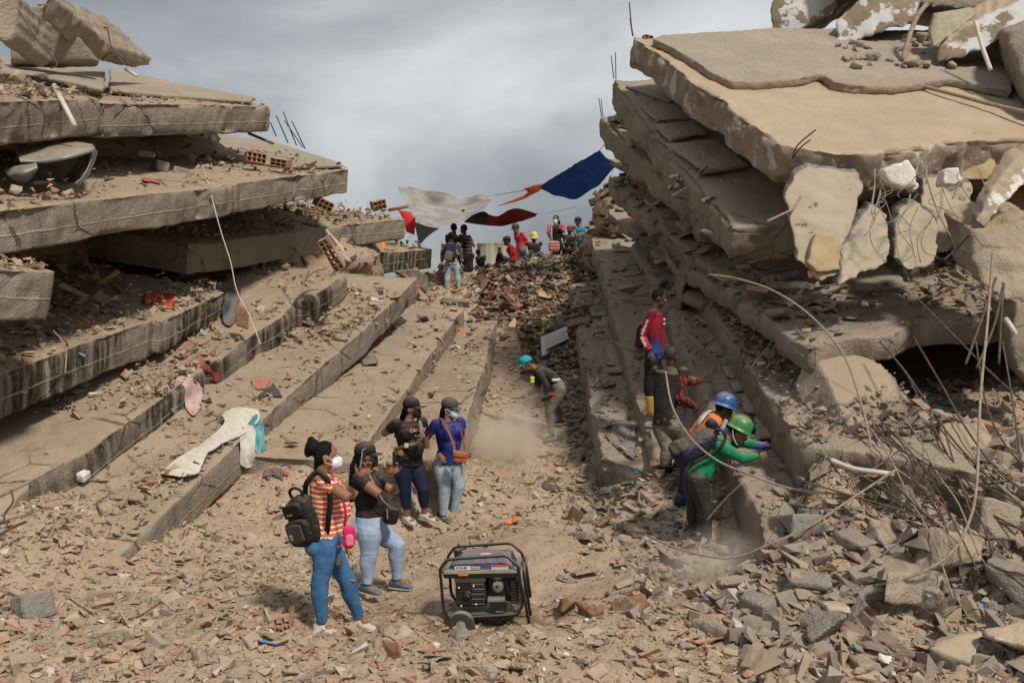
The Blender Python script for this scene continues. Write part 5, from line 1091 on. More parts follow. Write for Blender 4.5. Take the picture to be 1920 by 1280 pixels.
    # wheels, handles
    for y in (-.05, .50):
        c = L(357, 1068, y); b = MB(); A = Matrix((Rg.col[0], Rg.col[2], Rg.col[1]*-1)).transposed(); b.rings([ering(c+Rg @ V3((0, yy, 0)), A, r_, r_, 32, 2) for yy, r_ in ((-.035, .085), (-.038, .10), (-.028, .116), (0, .120), (.028, .116), (.038, .10), (.035, .085))]); w = b.build('wheel', RUB, o, True)
        b = MB(); b.rings([ering(c+Rg @ V3((0, yy, 0)), A, r_, r_, 28, 2) for yy, r_ in ((-.041, .03), (-.030, .052), (-.034, .062), (-.034, .07), (.03, .07))]); b.build('rim', GY, w, True); b = MB(); b.ell(c-Rg.col[1]*.045, (.018, .014, .018)); b.build('hub', AL, w, True)
    for y in (-.01, .2):
        b = MB(); b.tube([L(1125, 350, y), L(1145, 600, y), L(1170, 850, y)], .013, 8); b.build('folding_handle', BK, o, True)
        b = MB(); b.tube([L(1095, 520, y), L(1125, 800, y), L(1165, 1075, y)], .012, 8); b.build('support_leg', BK, o, True)
    b = MB(); b.tube([L(1130, 600, -.01), L(1130, 600, .2)], .01, 8); b.build('handle_grip', BK, o, True)
    b = MB(); b.tube(curve_pts([L(250, 260, .45), L(280, 330, .45), L(340, 320, .45), L(370, 290, .45)]), .009, 6); b.build('cable_hook', BK, o, True)
generator()
# ------------------------------------------------------------------ cloths
def drape(name, label, rows, mat, cat='cloth', group=None, amp=.03, seed=1, fr=2.2, n=26, thick=.006, parent=None, fine=.012, auto=False, up=.025):
    """cloth from rows of pixel points with distances, smoothed, wrinkled, solid"""
    G_ = [[PD(q[0], q[1], up, q[2]) if auto else P(*q) for q in r] for r in rows]; m = max(len(r) for r in G_)
    def res(r, k):
        c = curve_pts(r, 10) if len(r) > 2 else [r[0].lerp(r[1], t) for t in np.linspace(0, 1, 11)]
        return [c[min(len(c)-1, int(round(t*(len(c)-1))))] for t in np.linspace(0, 1, k)]
    R_ = [res(r, n) for r in G_]; cols = [res([r[i] for r in R_], n) for i in range(n)]
    V = np.array([[cols[i][j][:] for i in range(n)] for j in range(n)]).reshape(-1, 3); i = np.arange(n*n).reshape(n, n); F = np.stack([i[:-1, :-1], i[:-1, 1:], i[1:, 1:], i[1:, :-1]], -1).reshape(-1, 4)
    me = np_mesh(name, V, F, True); Nn = getn(me).astype(float); uu = np.tile(np.linspace(0, 1, n), n); vv = np.repeat(np.linspace(0, 1, n), n)
    fold = np.abs(fbm(V+seed*3, fr, seed, 2)); V = V + Nn*((.12-fold)*2*amp+fbm(V, fr*3.5, seed+2, 3)*fine)[:, None]; c = V.mean(0)
    if parent is None: setv(me, V-c)
    else: setv(me, V)
    if parent is None:
        o = bpy.data.objects.new(name, me); COL.objects.link(o); o.location = c; me.materials.append(mat); tag(o, label, cat, group)
    else: o = link(name, me, mat, parent)
    s = o.modifiers.new('s', 'SUBSURF'); s.levels = 1; s.render_levels = 1; s = o.modifiers.new('t', 'SOLIDIFY'); s.thickness = thick; return o
def mat_tarp(name, c, tr=.35, bump=.4, dustamt=.1, spec=.3):
    if name in _mc: return _mc[name]
    t = NT(name); k = t.mix(t.rng(t.noise(t.pos(), 2.5, 4), .3, .7), tuple(x*.82 for x in c), tuple(min(1, x*1.1) for x in c)); k = t.dust(k, DUST, .3, 1, dustamt); t.col(k); t.p.inputs['Roughness'].default_value = .6; t.p.inputs['Specular IOR Level'].default_value = spec
    t.bump(t.noise(t.vmap(t.pos(), (1, 1, 2)), 9, 4, .6, .8), bump, .03)
    tl_ = t.n('ShaderNodeBsdfTranslucent'); t.l(k, tl_.inputs[0]); mx_ = t.n('ShaderNodeMixShader'); mx_.inputs[0].default_value = tr; t.l(t.p.outputs[0], mx_.inputs[1]); t.l(tl_.outputs[0], mx_.inputs[2]); t.l(mx_.outputs[0], t.out.inputs[0]); _mc[name] = t.m; return t.m
T_w = mat_tarp('white_tarpaulin', (.90, .89, .87), .6, .8); T_b = mat_tarp('blue_tarpaulin', (.05, .15, .45), .4, .8); T_o = mat_tarp('orange_tarpaulin', (.75, .17, .03)); T_m = mat_tarp('maroon_tarpaulin', (.24, .012, .03), .35); T_g = mat_tarp('green_tarpaulin', (.03, .045, .035), .3); T_r = mat_tarp('red_tarpaulin', (.65, .015, .02), .3)
TG = 'tarpaulins strung across the gap'
wt = drape('tarpaulin', 'large sagging white tarpaulin strung over the people on the ridge', [[(745,346,26),(800,356,26),(870,366,26),(928,366,26.5)],[(752,362,26.6),(805,378,26.4),(868,384,26.6),(922,374,27)],[(766,392,27.6),(815,404,27.4),(870,402,27.6),(908,392,28)],[(784,419,28.6),(822,424,28.6),(865,416,28.6),(893,402,28.8)]], T_w, 'tarpaulin', TG, .17, 3, 1.3, 40, fine=.05)
for q in ((779,373),(823,387),(868,394)): b = MB(); b.ell(P(q[0], q[1], 27.0), (.05, .03, .05)); b.build('grommet_patch', mat_plain('patch_brown', (.2, .17, .13)), wt)
drape('tarpaulin', 'blue tarpaulin tied tight between ropes beside the right stack', [[(1014,347,25.5),(1068,315,25),(1123,283,24.4)],[(1016,352,25.7),(1072,338,25.4),(1138,298,24.5)],[(1040,366,26),(1078,374,26),(1120,348,25.4),(1155,311,24.6)]], T_b, 'tarpaulin', TG, .18, 5, 1.4, 36, fine=.05)
drape('tarpaulin', 'twisted orange strip of tarpaulin beside the blue one', [[(1018,345,25.6),(1000,348,25.7),(981,354,25.8)],[(1014,356,25.7),(998,362,25.8),(986,364,25.9)],[(1000,362,25.8),(975,376,26),(928,388,26.4)]], T_o, 'tarpaulin', TG, .04, 6, 2.5, 20)
drape('tarpaulin', 'dark maroon tarpaulin hanging low right of the white one', [[(908,398,28.5),(930,405,28.2),(966,391,27.4),(1008,401,27.2)],[(900,412,28.8),(930,414,28.6),(966,402,28.2),(1004,405,27.4)],[(895,419,29),(930,424,29),(962,419,28.8),(1000,407,27.8)]], T_m, 'tarpaulin', TG, .05, 7, 1.3, 26)
drape('tarpaulin', 'dark green tarpaulin between the white and the maroon one', [[(884,404,28.4),(905,396,28.3),(916,402,28.4)],[(872,414,28.8),(895,414,28.8),(914,412,28.7)],[(870,417,29),(895,421,29),(912,422,29)]], T_g, 'tarpaulin', TG, .04, 8, 1.5, 20)
drape('tarpaulin', 'camouflage green cloth hanging in a point under the left of the white tarpaulin', [[(776,415,27.9),(800,424,27.8),(824,428,27.6)],[(780,432,27.6),(796,440,27.5),(806,440,27.4)],[(784,452,27.3),(787,457,27.2),(790,456,27.2)]], mat_tarp('camo_green', (.07, .09, .06), .3), 'tarpaulin', TG, .04, 9, 1.8, 20)
drape('tarpaulin', 'bright red cloth behind the left end of the white tarpaulin', [[(744,392,28.4),(760,396,28.4),(776,398,28.4)],[(754,408,28.3),(766,412,28.2),(779,413,28.2)],[(762,436,28),(770,438,28),(777,441,28)]], T_r, 'tarpaulin', TG, .05, 10, 2, 20)
def rod(name, label, pix, r, mat, cat, group=None, seg=8, smooth=6, parent=None):
    pts = curve_pts([P(*q) for q in pix], smooth) if len(pix) > 2 else [P(*q) for q in pix]
    b = MB(); b.tube(pts, r, seg); me = b.mesh(name, True)
    if parent: return link(name, me, mat, parent)
    c = pts[0]; setv(me, getv(me)-np.array(c)); o = bpy.data.objects.new(name, me); COL.objects.link(o); o.location = c; me.materials.append(mat); return tag(o, label, cat, group)
M_rope = mat_plain('pale_rope', (.35, .31, .25), .9); M_wood = mat_plain('old_wood', (.22, .13, .07), .8, .2, 0, .4, 18, .5, 60); M_pvc = mat_plain('white_pvc', (.58, .54, .47), .5, .3, 0, .15, 10, .1, dustamt=.4)
rod('rope', 'rope from the white tarpaulin to the blue tarpaulin', [(928,366,26.5),(950,362,26.3),(980,357,26),(1016,347,25.5)], .012, M_rope, 'rope', 'ropes of the tarpaulins')
rod('rope', 'thin rope from the maroon tarpaulin to the right stack', [(1008,401,27.2),(1045,396,27),(1084,386,26.5)], .008, M_rope, 'rope', 'ropes of the tarpaulins')
rod('rope', 'rope tying the top of the blue tarpaulin to the slabs', [(1123,283,24.4),(1130,275,24),(1138,264,23)], .008, M_rope, 'rope', 'ropes of the tarpaulins')
rod('wooden_pole', 'wooden pole holding the red cloth at the left end of the tarpaulins', [(728,394,27.8),(770,386,27.9)], .045, M_wood, 'pole')
# ------------------------------------------------------------------ water tank far behind
def tank():
    t = NT('stained_plaster'); w = t.pos(); k = t.mix(t.rng(t.noise(t.vmap(w, (1.2, 1.2, .12)), 1.6, 4, .6), .4, .62), (.40, .37, .29), (.13, .12, .095)); k = t.mix(t.rng(t.sep(w)[2], 5.5, 8.3), t.mix(.0, (.40, .37, .29), k), k); t.col(k); t.bump(t.noise(w, 3, 4), .3, .05)
    c = P(922, 577, 80); R_ = 1.18; zt = P(922, 457, 80).z; o = empty('water_tower', V3((c.x, c.y, 0)), 'round stained concrete water tower far behind the ridge', 'tower'); b = MB()
    b.rings([ering(V3((c.x, c.y, z)), Matrix.Identity(3), r, r, 40, 2) for z, r in ((0, R_), (zt-.12, R_), (zt-.11, R_*1.03), (zt, R_*1.03))]); b.build('shaft', t.m, o)
    b = MB(); b.rings([ering(V3((c.x, c.y, zt+z)), Matrix.Identity(3), r, r, 40, 2) for z, r in ((.003, R_*.9), (.1, R_*.3))]); b.build('lid', t.m, o)
    for px, py, w_, h_ in ((909,485,.34,.5),(937,470,.4,.55)):
        q = P(px, py, 80); dx = (q.x-c.x)/R_; y = c.y-R_*math.sqrt(max(0, 1-dx*dx)); b = MB(); a = math.asin(max(-1, min(1, dx))); b.box((q.x, y+.02, q.z), (w_, .12, h_), Matrix.Rotation(a, 3, 'Z')); f = b.build('window_frame', mat_plain('frame_grey', (.3, .28, .22)), o); b = MB(); b.box((q.x, y-.05, q.z), (w_*.8, .02, h_*.86), Matrix.Rotation(a, 3, 'Z')); b.build('opening', mat_plain('dark_opening', (.03, .03, .03)), f)
tank()
# ------------------------------------------------------------------ bricks
M_brick = mat_plain('hollow_clay', (.37, .20, .125), .9, .15, 0, .25, 14, .5, 70, .004, dustamt=.8)
def hollow_brick(p, rot, label, size=(.30, .20, .12), nx=3, nz=2, name='hollow_brick', group='hollow clay bricks'):
    R = (rot.to_matrix() if hasattr(rot, 'to_matrix') else Matrix.Rotation(rot[2], 3, 'Z') @ Matrix.Rotation(rot[1], 3, 'Y') @ Matrix.Rotation(rot[0], 3, 'X')); sx, sy, sz = [q*.78 for q in size]; t = .011; b = MB(); p = V3((0, 0, 0))
    for i in range(nz+1): b.box(p+R @ V3((0, 0, -sz/2+sz*i/nz)), (sx, sy, t), R)
    for i in range(nx+1): b.box(p+R @ V3((-sx/2+sx*i/nx, .0006, 0)), (t, sy*.998, sz-.004), R)
    return b.mesh(name), R
def put_brick(px, py, d, rot, label, **kw):
    me, R = hollow_brick(None, rot, label, **kw); o = bpy.data.objects.new('hollow_brick', me); COL.objects.link(o); o.location = P(px, py, d); me.materials.append(M_brick); return tag(o, label, 'brick', 'hollow clay bricks')
for a in [(478,297,17.2,(0,.12,.5),'hollow brick with open square holes left on the third slab',dict(size=(.42,.3,.2),nx=4)),(527,305,17.4,(.15,.2,-.3),'hollow brick with broken web right of its twin on the long left slab',dict(size=(.4,.26,.16))),
          (606,382,19,(.4,.3,.8),'tilted hollow brick under the overhanging right end of the long slab',dict(size=(.4,.3,.22))),(588,398,18.6,(0,.1,.2),'small red hollow brick on the far tread',dict(size=(.3,.2,.14))),
          (709,384,24,(.2,-.3,.5),'hollow brick alone on the skyline left of the tarpaulins',dict(size=(.4,.3,.28))),(622,476,17.0,(.5,1.0,.5),'large hollow brick panel leaning over the dark beam',dict(size=(.75,.3,.22),nx=6)),
          (917,536,25.5,(.3,.4,.6),'hollow brick in the rubble below the jeans wearing man',dict(size=(.42,.35,.3))),(960,545,24.8,(.2,.1,.9),'hollow brick half buried under the ridge',dict(size=(.4,.3,.2))),(985,515,28,(.1,.5,.2),'shaded hollow brick high on the debris ridge',dict(size=(.6,.4,.3),nx=4)),
          (945,512,28.6,(.3,-.4,.1),'dark hollow brick below the red tee man',dict(size=(.6,.4,.3),nx=4)),(1030,522,28,(.1,.2,.5),'hollow brick below the yellow helmet man',dict(size=(.6,.3,.3),nx=4)),
          (1214,74,16.9,(0,.1,.3),'hollow brick standing on the far corner of the top slab',dict(size=(.2,.16,.14),nx=2)),(1236,92,16.4,(0,.15,.3),'small hollow brick below the corner brick of the top slab',dict(size=(.16,.12,.09),nx=2)),
          (532,1178,8.1,(0,1.4,.1),'red hollow brick standing by the plank left of the striped woman',dict(size=(.26,.12,.16),nx=3)),(1180,1137,9.1,(.2,.1,-.2),'terracotta hollow brick left of the fallen timber',dict(size=(.30,.2,.16))),(1570,858,10,(.3,.3,.5),'brick shard on the rubble beside the rebar bundle',{}),
          (1020,560,25.6,(.5,.2,.2),'hollow brick at the foot of the debris wall',dict(size=(.45,.3,.25)))]: put_brick(*a[:5], **a[5])
drape('plaster_board', 'tall pale board leaning with a brick panel against the dark beam', [[(612,428,16.9),(622,440,16.8)],[(630,452,16.8),(642,462,16.7)],[(648,490,16.6),(661,494,16.6)]], mat_plain('plaster_pale', (.48, .38, .28)), 'board', thick=.05, n=8, amp=.01)
# ------------------------------------------------------------------ rags and lost things
def rag(name, label, rows, col, amp=.05, seed=1, fr=4, cat='cloth', **kw):
    return drape(name, label, rows, mat_cloth('rag_%s' % ''.join(str(int(c*99)) for c in col), col, .2, kw.pop('dustamt', .35), bump=.8), cat, None, amp, seed, fr, kw.pop('n', 24), .008, fine=.03, auto=True, **kw)
rag('red_rag', 'bright red torn cloth lying on the shaded slab top', [[(271,553,14.6),(300,552,14.8),(328,552,14.9)],[(270,566,14.3),(298,563,14.4),(328,566,14.5)],[(272,572,14.2),(300,573,14.2),(328,584,14.1)]], (.6, .04, .015), seed=41, dustamt=.1)
rag('maroon_rag', 'crumpled maroon cloth spilling over the mouldy edge', [[(345,686,13.6),(375,664,13.9),(405,668,14)],[(352,690,13.4),(385,684,13.4),(412,690,13.4)],[(392,700,13.2),(402,706,13.15),(412,708,13.1)],[(400,714,13.15),(406,720,13.1),(413,716,13.1)]], (.22, .05, .05), seed=42)
rag('maroon_rag', 'thin pinkish rag just above the maroon cloth', [[(330,660,14.2),(350,642,14.4),(370,646,14.4)],[(330,670,14),(350,662,14.1),(362,655,14.2)]], (.30, .13, .11), seed=43)
rag('pink_curtain', 'pale pink curtain draped down over the slab edge', [[(329,712,13.2),(352,704,13.3),(376,712,13.3)],[(344,730,12.8),(362,722,12.9),(379,728,12.9)],[(346,755,12.75),(362,758,12.75),(376,762,12.8)],[(350,772,12.75),(364,782,12.7),(376,770,12.75)]], (.52, .38, .35), seed=44)
rag('blue_rag', 'dark blue grey cloth hanging with a wooden board on the slab edge', [[(424,545,15.9),(436,540,16),(452,548,16)],[(420,570,15.6),(434,566,15.6),(448,575,15.6)],[(416,606,15.4),(430,614,15.4),(442,604,15.4)]], (.06, .075, .10), seed=45)
drape('wooden_board', 'small brown board hanging beside the blue grey cloth', [[(442,572,15.4),(466,578,15.4)],[(442,610,15.35),(466,618,15.35)]], M_wood, 'board', thick=.03, n=6, amp=.004)
rag('white_sheet', 'long white sheet stretched across the rubble of the lower slab', [[(414,795,11.5),(445,782,11.8),(484,786,11.9)],[(420,812,11.3),(448,805,11.5),(485,806,11.7)],[(380,850,11.0),(405,850,11.1),(452,835,11.3)],[(330,880,10.8),(360,885,10.9),(398,858,11.0)],[(300,908,10.6),(340,914,10.6),(372,908,10.7)]], (.60, .58, .52), .05, 46, 3, dustamt=.3, n=34, up=.13)
rag('white_sheet', 'end of the white sheet hanging over the slab edge', [[(446,800,11.6),(465,805,11.6),(478,812,11.6)],[(450,850,11.15),(464,855,11.1),(478,858,11.1)],[(450,885,11.1),(465,892,11.05),(478,884,11.05)]], (.58, .56, .50), .04, 47, 5, up=.1)
rag('turquoise_net', 'turquoise mesh bundle hanging next to the white sheet', [[(468,806,11.5),(480,790,11.7),(494,808,11.7)],[(470,840,11.1),(482,842,11.05),(496,842,11.1)],[(476,872,11.05),(486,882,11.0),(496,872,11.05)]], (.10, .33, .37), .06, 48, 8, dustamt=.15, up=.1)
rag('dark_blue_rag', 'dark blue crumpled rag near the foot of the edge beam', [[(494,886,11.3),(512,880,11.5),(532,884,11.5)],[(494,896,11.0),(512,896,11.1),(530,904,11.0)]], (.035, .04, .07), .06, 49, 6)
rag('red_strap', 'small red strap beside the dark blue rag', [[(508,882,11.4),(525,884,11.4),(541,890,11.35)],[(510,886,11.3),(525,889,11.3),(540,894,11.2)]], (.42, .03, .04), .03, 50, 6)
rag('red_white_toy', 'red and cream cloth scrap on the rubble tread', [[(470,715,14.2),(490,710,14.4),(510,712,14.4)],[(476,730,13.9),(492,732,13.9),(505,722,14.1)]], (.42, .12, .08), .05, 51, 6)
rag('black_sandal', 'black and yellow sandal lying in the rubble tread', [[(480,750,13.4),(495,735,13.7),(512,722,13.9)],[(486,754,13.3),(502,745,13.4),(530,748,13.5)]], (.03, .03, .035), .06, 52, 7, cat='sandal', dustamt=.1)
rag('orange_rag', 'orange rag on the far beam below the red cloth', [[(712,458,22),(718,456,22),(722,458,22)],[(714,464,21.8),(719,463,21.8),(723,466,21.8)],[(718,468,21.7),(721,468,21.7),(723,468,21.7)]], (.8, .2, .02), .02, 53, 5, dustamt=0)
rag('lime_cloth', 'lime green cloth behind the white appliance door', [[(1008,626,22),(1025,612,22.4),(1045,608,22.4)],[(1010,636,21.8),(1022,624,22),(1040,618,22.2)]], (.36, .42, .03), .06, 54, 4, dustamt=.1)
rag('grey_clothes', 'bundle of grey clothes wedged on the lower right ledge', [[(1130,802,13.6),(1155,790,13.9),(1195,795,14)],[(1134,818,13.3),(1160,815,13.4),(1190,818,13.5)],[(1150,835,13.1),(1170,838,13.1),(1190,850,13.2)],[(1176,855,13.05),(1184,862,13),(1190,862,13.05)]], (.14, .135, .14), .09, 55, 4)
rag('pink_cloth', 'long faded pink cloth hanging between the right ledges', [[(1270,484,20),(1276,482,20),(1282,485,20)],[(1266,510,19.8),(1275,512,19.7),(1284,512,19.8)],[(1266,545,19.6),(1276,548,19.6),(1286,546,19.6)],[(1268,578,19.5),(1277,582,19.5),(1286,578,19.5)]], (.28, .15, .14), .08, 56, 3)
rag('pink_cloth', 'grey and pink cloths hanging behind the legs of the youth in the jersey', [[(1194,622,13.9),(1202,610,13.9),(1209,622,13.8)],[(1190,650,13.8),(1198,652,13.8),(1206,652,13.75)],[(1189,670,13.8),(1197,675,13.8),(1204,672,13.75)]], (.20, .13, .15), .05, 57, 5)
rag('black_bag', 'black plastic bag on the rubble right of the dust cloud', [[(1018,908,12.9),(1032,900,13.1),(1048,908,13.1)],[(1018,916,12.75),(1033,912,12.8),(1050,920,12.8)],[(1024,922,12.7),(1036,925,12.65),(1050,924,12.7)]], (.03, .028, .026), .07, 58, 5, 'bag', dustamt=.25)
rag('blue_rag', 'small light blue cloth on the rubble near the right ledge', [[(1178,886,11.9),(1190,880,12.1),(1203,884,12)],[(1180,894,11.8),(1192,892,11.8),(1202,890,11.9)]], (.09, .22, .32), .04, 59, 5)
rag('purple_rag', 'dull purple pink rag at the foot of the right ledge', [[(1192,905,11.6),(1205,900,11.8),(1216,912,11.8)],[(1190,916,11.5),(1204,918,11.5),(1214,924,11.5)]], (.17, .10, .11), .05, 60, 5)
rag('blue_rag', 'small blue cloth scrap below the ridge', [[(902,583,24),(912,581,24.2),(922,582,24.2)],[(904,588,23.8),(912,588,23.9),(922,586,24)]], (.08, .14, .22), .04, 61, 5)
rag('black_fabric', 'long black cloth tangled under chunks at lower right', [[(1520,1128,8.5),(1560,1120,8.7),(1600,1130,8.7),(1640,1160,8.4)],[(1560,1170,8.2),(1620,1190,8.1),(1660,1205,8.0),(1700,1220,7.9)],[(1600,1215,7.9),(1660,1232,7.8),(1720,1240,7.8),(1790,1250,7.7)]], (.035, .035, .036), .09, 62, 4, dustamt=.5, n=34)
rag('orange_plastic', 'orange plastic scrap on the berm right of the women', [[(948,980,11.8),(960,976,12),(974,978,12)],[(950,984,11.7),(962,984,11.7),(972,982,11.8)]], (.72, .19, .05), .02, 63, 4, dustamt=.1)
rag('grey_bag', 'grey plastic bag crumpled on the long tread', [[(678,678,16.2),(694,668,16.5),(708,676,16.4)],[(680,688,16),(694,686,16),(708,686,16.1)]], (.12, .12, .12), .09, 64, 5)
rag('grey_rag', 'dark grey rag with a cable on the left slab', [[(55,615,12.3),(85,610,12.6),(120,625,12.6)],[(60,628,12.0),(90,630,12.0),(124,640,12.1)]], (.13, .11, .09), .08, 65, 4)
rag('red_scrap', 'small red cloth scrap on the long left slab', [[(266,338,16),(282,340,16),(300,344,16)],[(268,343,15.8),(284,345,15.8),(300,347,15.9)]], (.4, .03, .02), .03, 66, 5)
def sheetbox(name, label, pix, thick, mat, cat, group=None, bev=.006, parent=None, seed=1, noise=0):
    bm = bmesh.new(); a = [bm.verts.new(P(*p)) for p in pix]; b_ = [bm.verts.new(P(*p)+V3(thick)) for p in pix]; n = len(pix); bm.faces.new(a); bm.faces.new(b_[::-1])
    for i in range(n): bm.faces.new((a[i], a[(i+1) % n], b_[(i+1) % n], b_[i]))
    bmesh.ops.recalc_face_normals(bm, faces=bm.faces); me = bpy.data.meshes.new(name); bm.to_mesh(me); bm.free(); V = getv(me); c = V.mean(0)
    if parent is None: setv(me, V-c); o = bpy.data.objects.new(name, me); COL.objects.link(o); o.location = V3(c); me.materials.append(mat); tag(o, label, cat, group)
    else: o = link(name, me, mat, parent)
    if bev: m = o.modifiers.new('b', 'BEVEL'); m.width = bev; m.segments = 2
    return o
M_enam = mat_plain('white_enamel', (.62, .61, .58), .4, .4, 0, .12, 4, .1, dustamt=.35); M_dkg = mat_plain('dark_gasket', (.05, .048, .045), .6)
fd = sheetbox('appliance_door', 'white appliance door lying tilted in the shaded debris', [(1014,632,21.2),(1068,608,21.8),(1075,640,21.0),(1016,668,20.2)], (.05, .5, -.1), M_enam, 'appliance door')
sheetbox('inner_panel', None, [(1022,636,20.95),(1062,617,21.4),(1067,636,20.85),(1024,656,20.3)], (0, -.05, .02), mat_plain('enamel_grey', (.42, .41, .39), .5), None, None, .01, fd)
sheetbox('gasket', None, [(1016,669,20.15),(1075,641,20.95),(1077,650,20.9),(1020,679,20.1)], (0, .3, 0), M_dkg, None, None, .01, fd)
# shovel
sh_ = empty('shovel', P(775,540,24), 'red bladed shovel with wooden shaft leaning on the far block', 'shovel'); rod('shaft', None, [(761,495,24.4),(768,510,24.2),(776,530,24)], .022, M_wood, None, parent=sh_)
b = MB(); b.tube(curve_pts([P(757,484,24.5), P(759,491,24.45), P(765,491,24.45), P(764,484,24.5), P(757,484,24.5)]), .02, 6); b.build('grip', M_dkg, sh_, True)
drape('blade', None, [[(768,530,24),(777,528,24),(784,531,24)],[(766,538,23.9),(777,537,23.8),(787,538,23.9)],[(768,541,23.9),(777,542,23.8),(786,541,23.9)]], mat_plain('red_steel', (.5, .10, .05), .5), parent=sh_, n=8, amp=0, fine=0)
# crushed appliance between the upper left slabs
ca = empty('crushed_appliance', P(95,330,11.6), 'crushed grey metal appliance squeezed between two upper left slabs', 'appliance'); M_mt = mat_plain('grey_sheet_metal', (.20, .215, .20), .45, .4, .2, .2, 3, .15, dustamt=.85); M_mtd = mat_plain('inner_metal', (.10, .09, .065), .6, .3, .2, .3)
drape('top_panel', None, [[(30,282,12.6),(80,272,12.7),(128,266,12.8),(172,272,12.9)],[(34,292,11.6),(80,286,11.7),(130,280,11.8),(176,277,12)],[(36,300,11.4),(80,300,11.5),(130,292,11.6),(178,281,11.9)],[(38,304,11.4),(80,305,11.5),(130,297,11.6),(172,284,11.9)]], M_mt, parent=ca, amp=.02, thick=.012, fr=1.2)
drape('side_panel', None, [[(172,280,11.9),(182,283,12.2)],[(168,305,11.9),(178,300,12.3)],[(155,330,11.8),(165,328,12.2)],[(140,345,11.7),(146,346,12.1)]], M_mt, parent=ca, amp=.02, thick=.012, n=14)
drape('curved_lining', None, [[(165,284,12.1),(150,290,12.3),(140,310,12.5)],[(166,300,12.0),(150,310,12.2),(120,335,12.4)],[(150,330,11.9),(138,340,12),(112,345,12.2)]], M_mtd, parent=ca, amp=.02, thick=.01, n=14)
drape('bent_flap', None, [[(10,322,11.4),(35,312,11.4),(68,306,11.4)],[(16,330,11.3),(42,326,11.2),(70,316,11.3)],[(30,338,11.5),(48,340,11.5),(62,328,11.6)]], M_mt, parent=ca, amp=.03, thick=.01, n=14)
drape('back_panel', None, [[(38,303,12.6),(100,300,12.8),(150,292,12.9)],[(30,335,12.6),(90,342,12.8),(140,342,12.9)]], M_mtd, parent=ca, amp=.02, thick=.01, n=12)
# ------------------------------------------------------------------ broken concrete
def mat_faced():
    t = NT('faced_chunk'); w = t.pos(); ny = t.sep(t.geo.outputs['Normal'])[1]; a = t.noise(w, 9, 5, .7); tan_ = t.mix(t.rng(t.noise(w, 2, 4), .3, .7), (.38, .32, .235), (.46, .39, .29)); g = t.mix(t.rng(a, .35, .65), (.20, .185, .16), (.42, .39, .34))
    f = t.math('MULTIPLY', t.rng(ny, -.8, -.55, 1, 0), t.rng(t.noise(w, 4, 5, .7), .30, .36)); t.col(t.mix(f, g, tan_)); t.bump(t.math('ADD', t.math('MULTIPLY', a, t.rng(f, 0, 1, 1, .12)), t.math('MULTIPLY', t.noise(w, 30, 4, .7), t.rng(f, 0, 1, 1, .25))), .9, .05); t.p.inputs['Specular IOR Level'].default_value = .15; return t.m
M_face = mat_faced()
def whitewash(name, base, sc=1.6, lo=.47, hi=.5, wcol=(.56, .56, .55), zsq=1.):
    t = NT(name); w = t.pos(); n_ = t.noise(t.vmap(w, (1, 1, zsq)), sc, 6, .62); k = t.mix(t.rng(t.noise(w, 3, 5), .3, .7), tuple(x*.8 for x in base), tuple(x*1.2 for x in base))
    f = t.rng(n_, lo, hi); k = t.mix(f, k, wcol); nz_ = t.sep(t.geo.outputs['Normal'])[2]; dd_ = t.mix(t.rng(t.noise(w, 1.4, 6, .65), .3, .7), tuple(x*.82 for x in DUST), tuple(x*1.06 for x in DUST)); dd_ = t.mix(t.rng(t.noise(w, 22, 4, .7), .55, .7, 0, .4), dd_, (.24, .18, .125)); k = t.mix(t.math('MULTIPLY', t.rng(nz_, .5, .72, 0, 1.), t.rng(t.noise(w, 4, 4, .7), .25, .4, .75, 1.)), k, dd_); t.col(k); t.p.inputs['Specular IOR Level'].default_value = .15
    t.bump(t.math('ADD', t.noise(w, 14, 5, .7), t.math('MULTIPLY', f, .3)), .6, .03); return t.m
M_ww = whitewash('flaking_white_paint', (.24, .19, .135)); M_ww2 = whitewash('white_plaster_edges', (.33, .28, .22), 3.2, .52, .56, (.66, .63, .57)); M_lime = mat_plain('white_plaster', (.66, .63, .57), .95, .1, 0, .12, 8, .6, 30, .02)
M_ochre = mat_plain('ochre_paint', (.37, .285, .165), .9, .15, 0, .2, 5, .4, 40, .01); M_gchunk = mat_concrete('grey_chunk', (.25, .235, .21), DUST2, topamt=.6)
SLABS['R1'][0].data.materials[0] = whitewash('plaster_pitted_concrete', (.27, .215, .16), 2.3, .56, .62, (.48, .44, .38))
CG = 'chunks hanging from the top slab'
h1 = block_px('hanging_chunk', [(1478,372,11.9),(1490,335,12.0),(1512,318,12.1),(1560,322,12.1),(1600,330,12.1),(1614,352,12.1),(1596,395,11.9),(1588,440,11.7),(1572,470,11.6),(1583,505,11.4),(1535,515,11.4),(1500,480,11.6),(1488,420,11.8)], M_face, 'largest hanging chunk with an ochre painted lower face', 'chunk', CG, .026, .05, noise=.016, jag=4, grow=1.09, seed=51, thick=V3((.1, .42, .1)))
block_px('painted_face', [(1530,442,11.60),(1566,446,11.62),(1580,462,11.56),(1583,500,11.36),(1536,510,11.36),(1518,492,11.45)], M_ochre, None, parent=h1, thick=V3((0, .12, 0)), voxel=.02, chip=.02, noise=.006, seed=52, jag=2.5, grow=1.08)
block_px('hanging_chunk', [(1635,385,11.9),(1660,410,11.8),(1668,460,11.5),(1660,492,11.4),(1620,508,11.3),(1578,530,11.2),(1580,470,11.5),(1600,430,11.7)], M_face, 'pear shaped hanging chunk right of the ochre faced one', 'chunk', CG, .026, .05, noise=.016, jag=4, grow=1.09, seed=53, thick=V3((.05, .36, .08)))
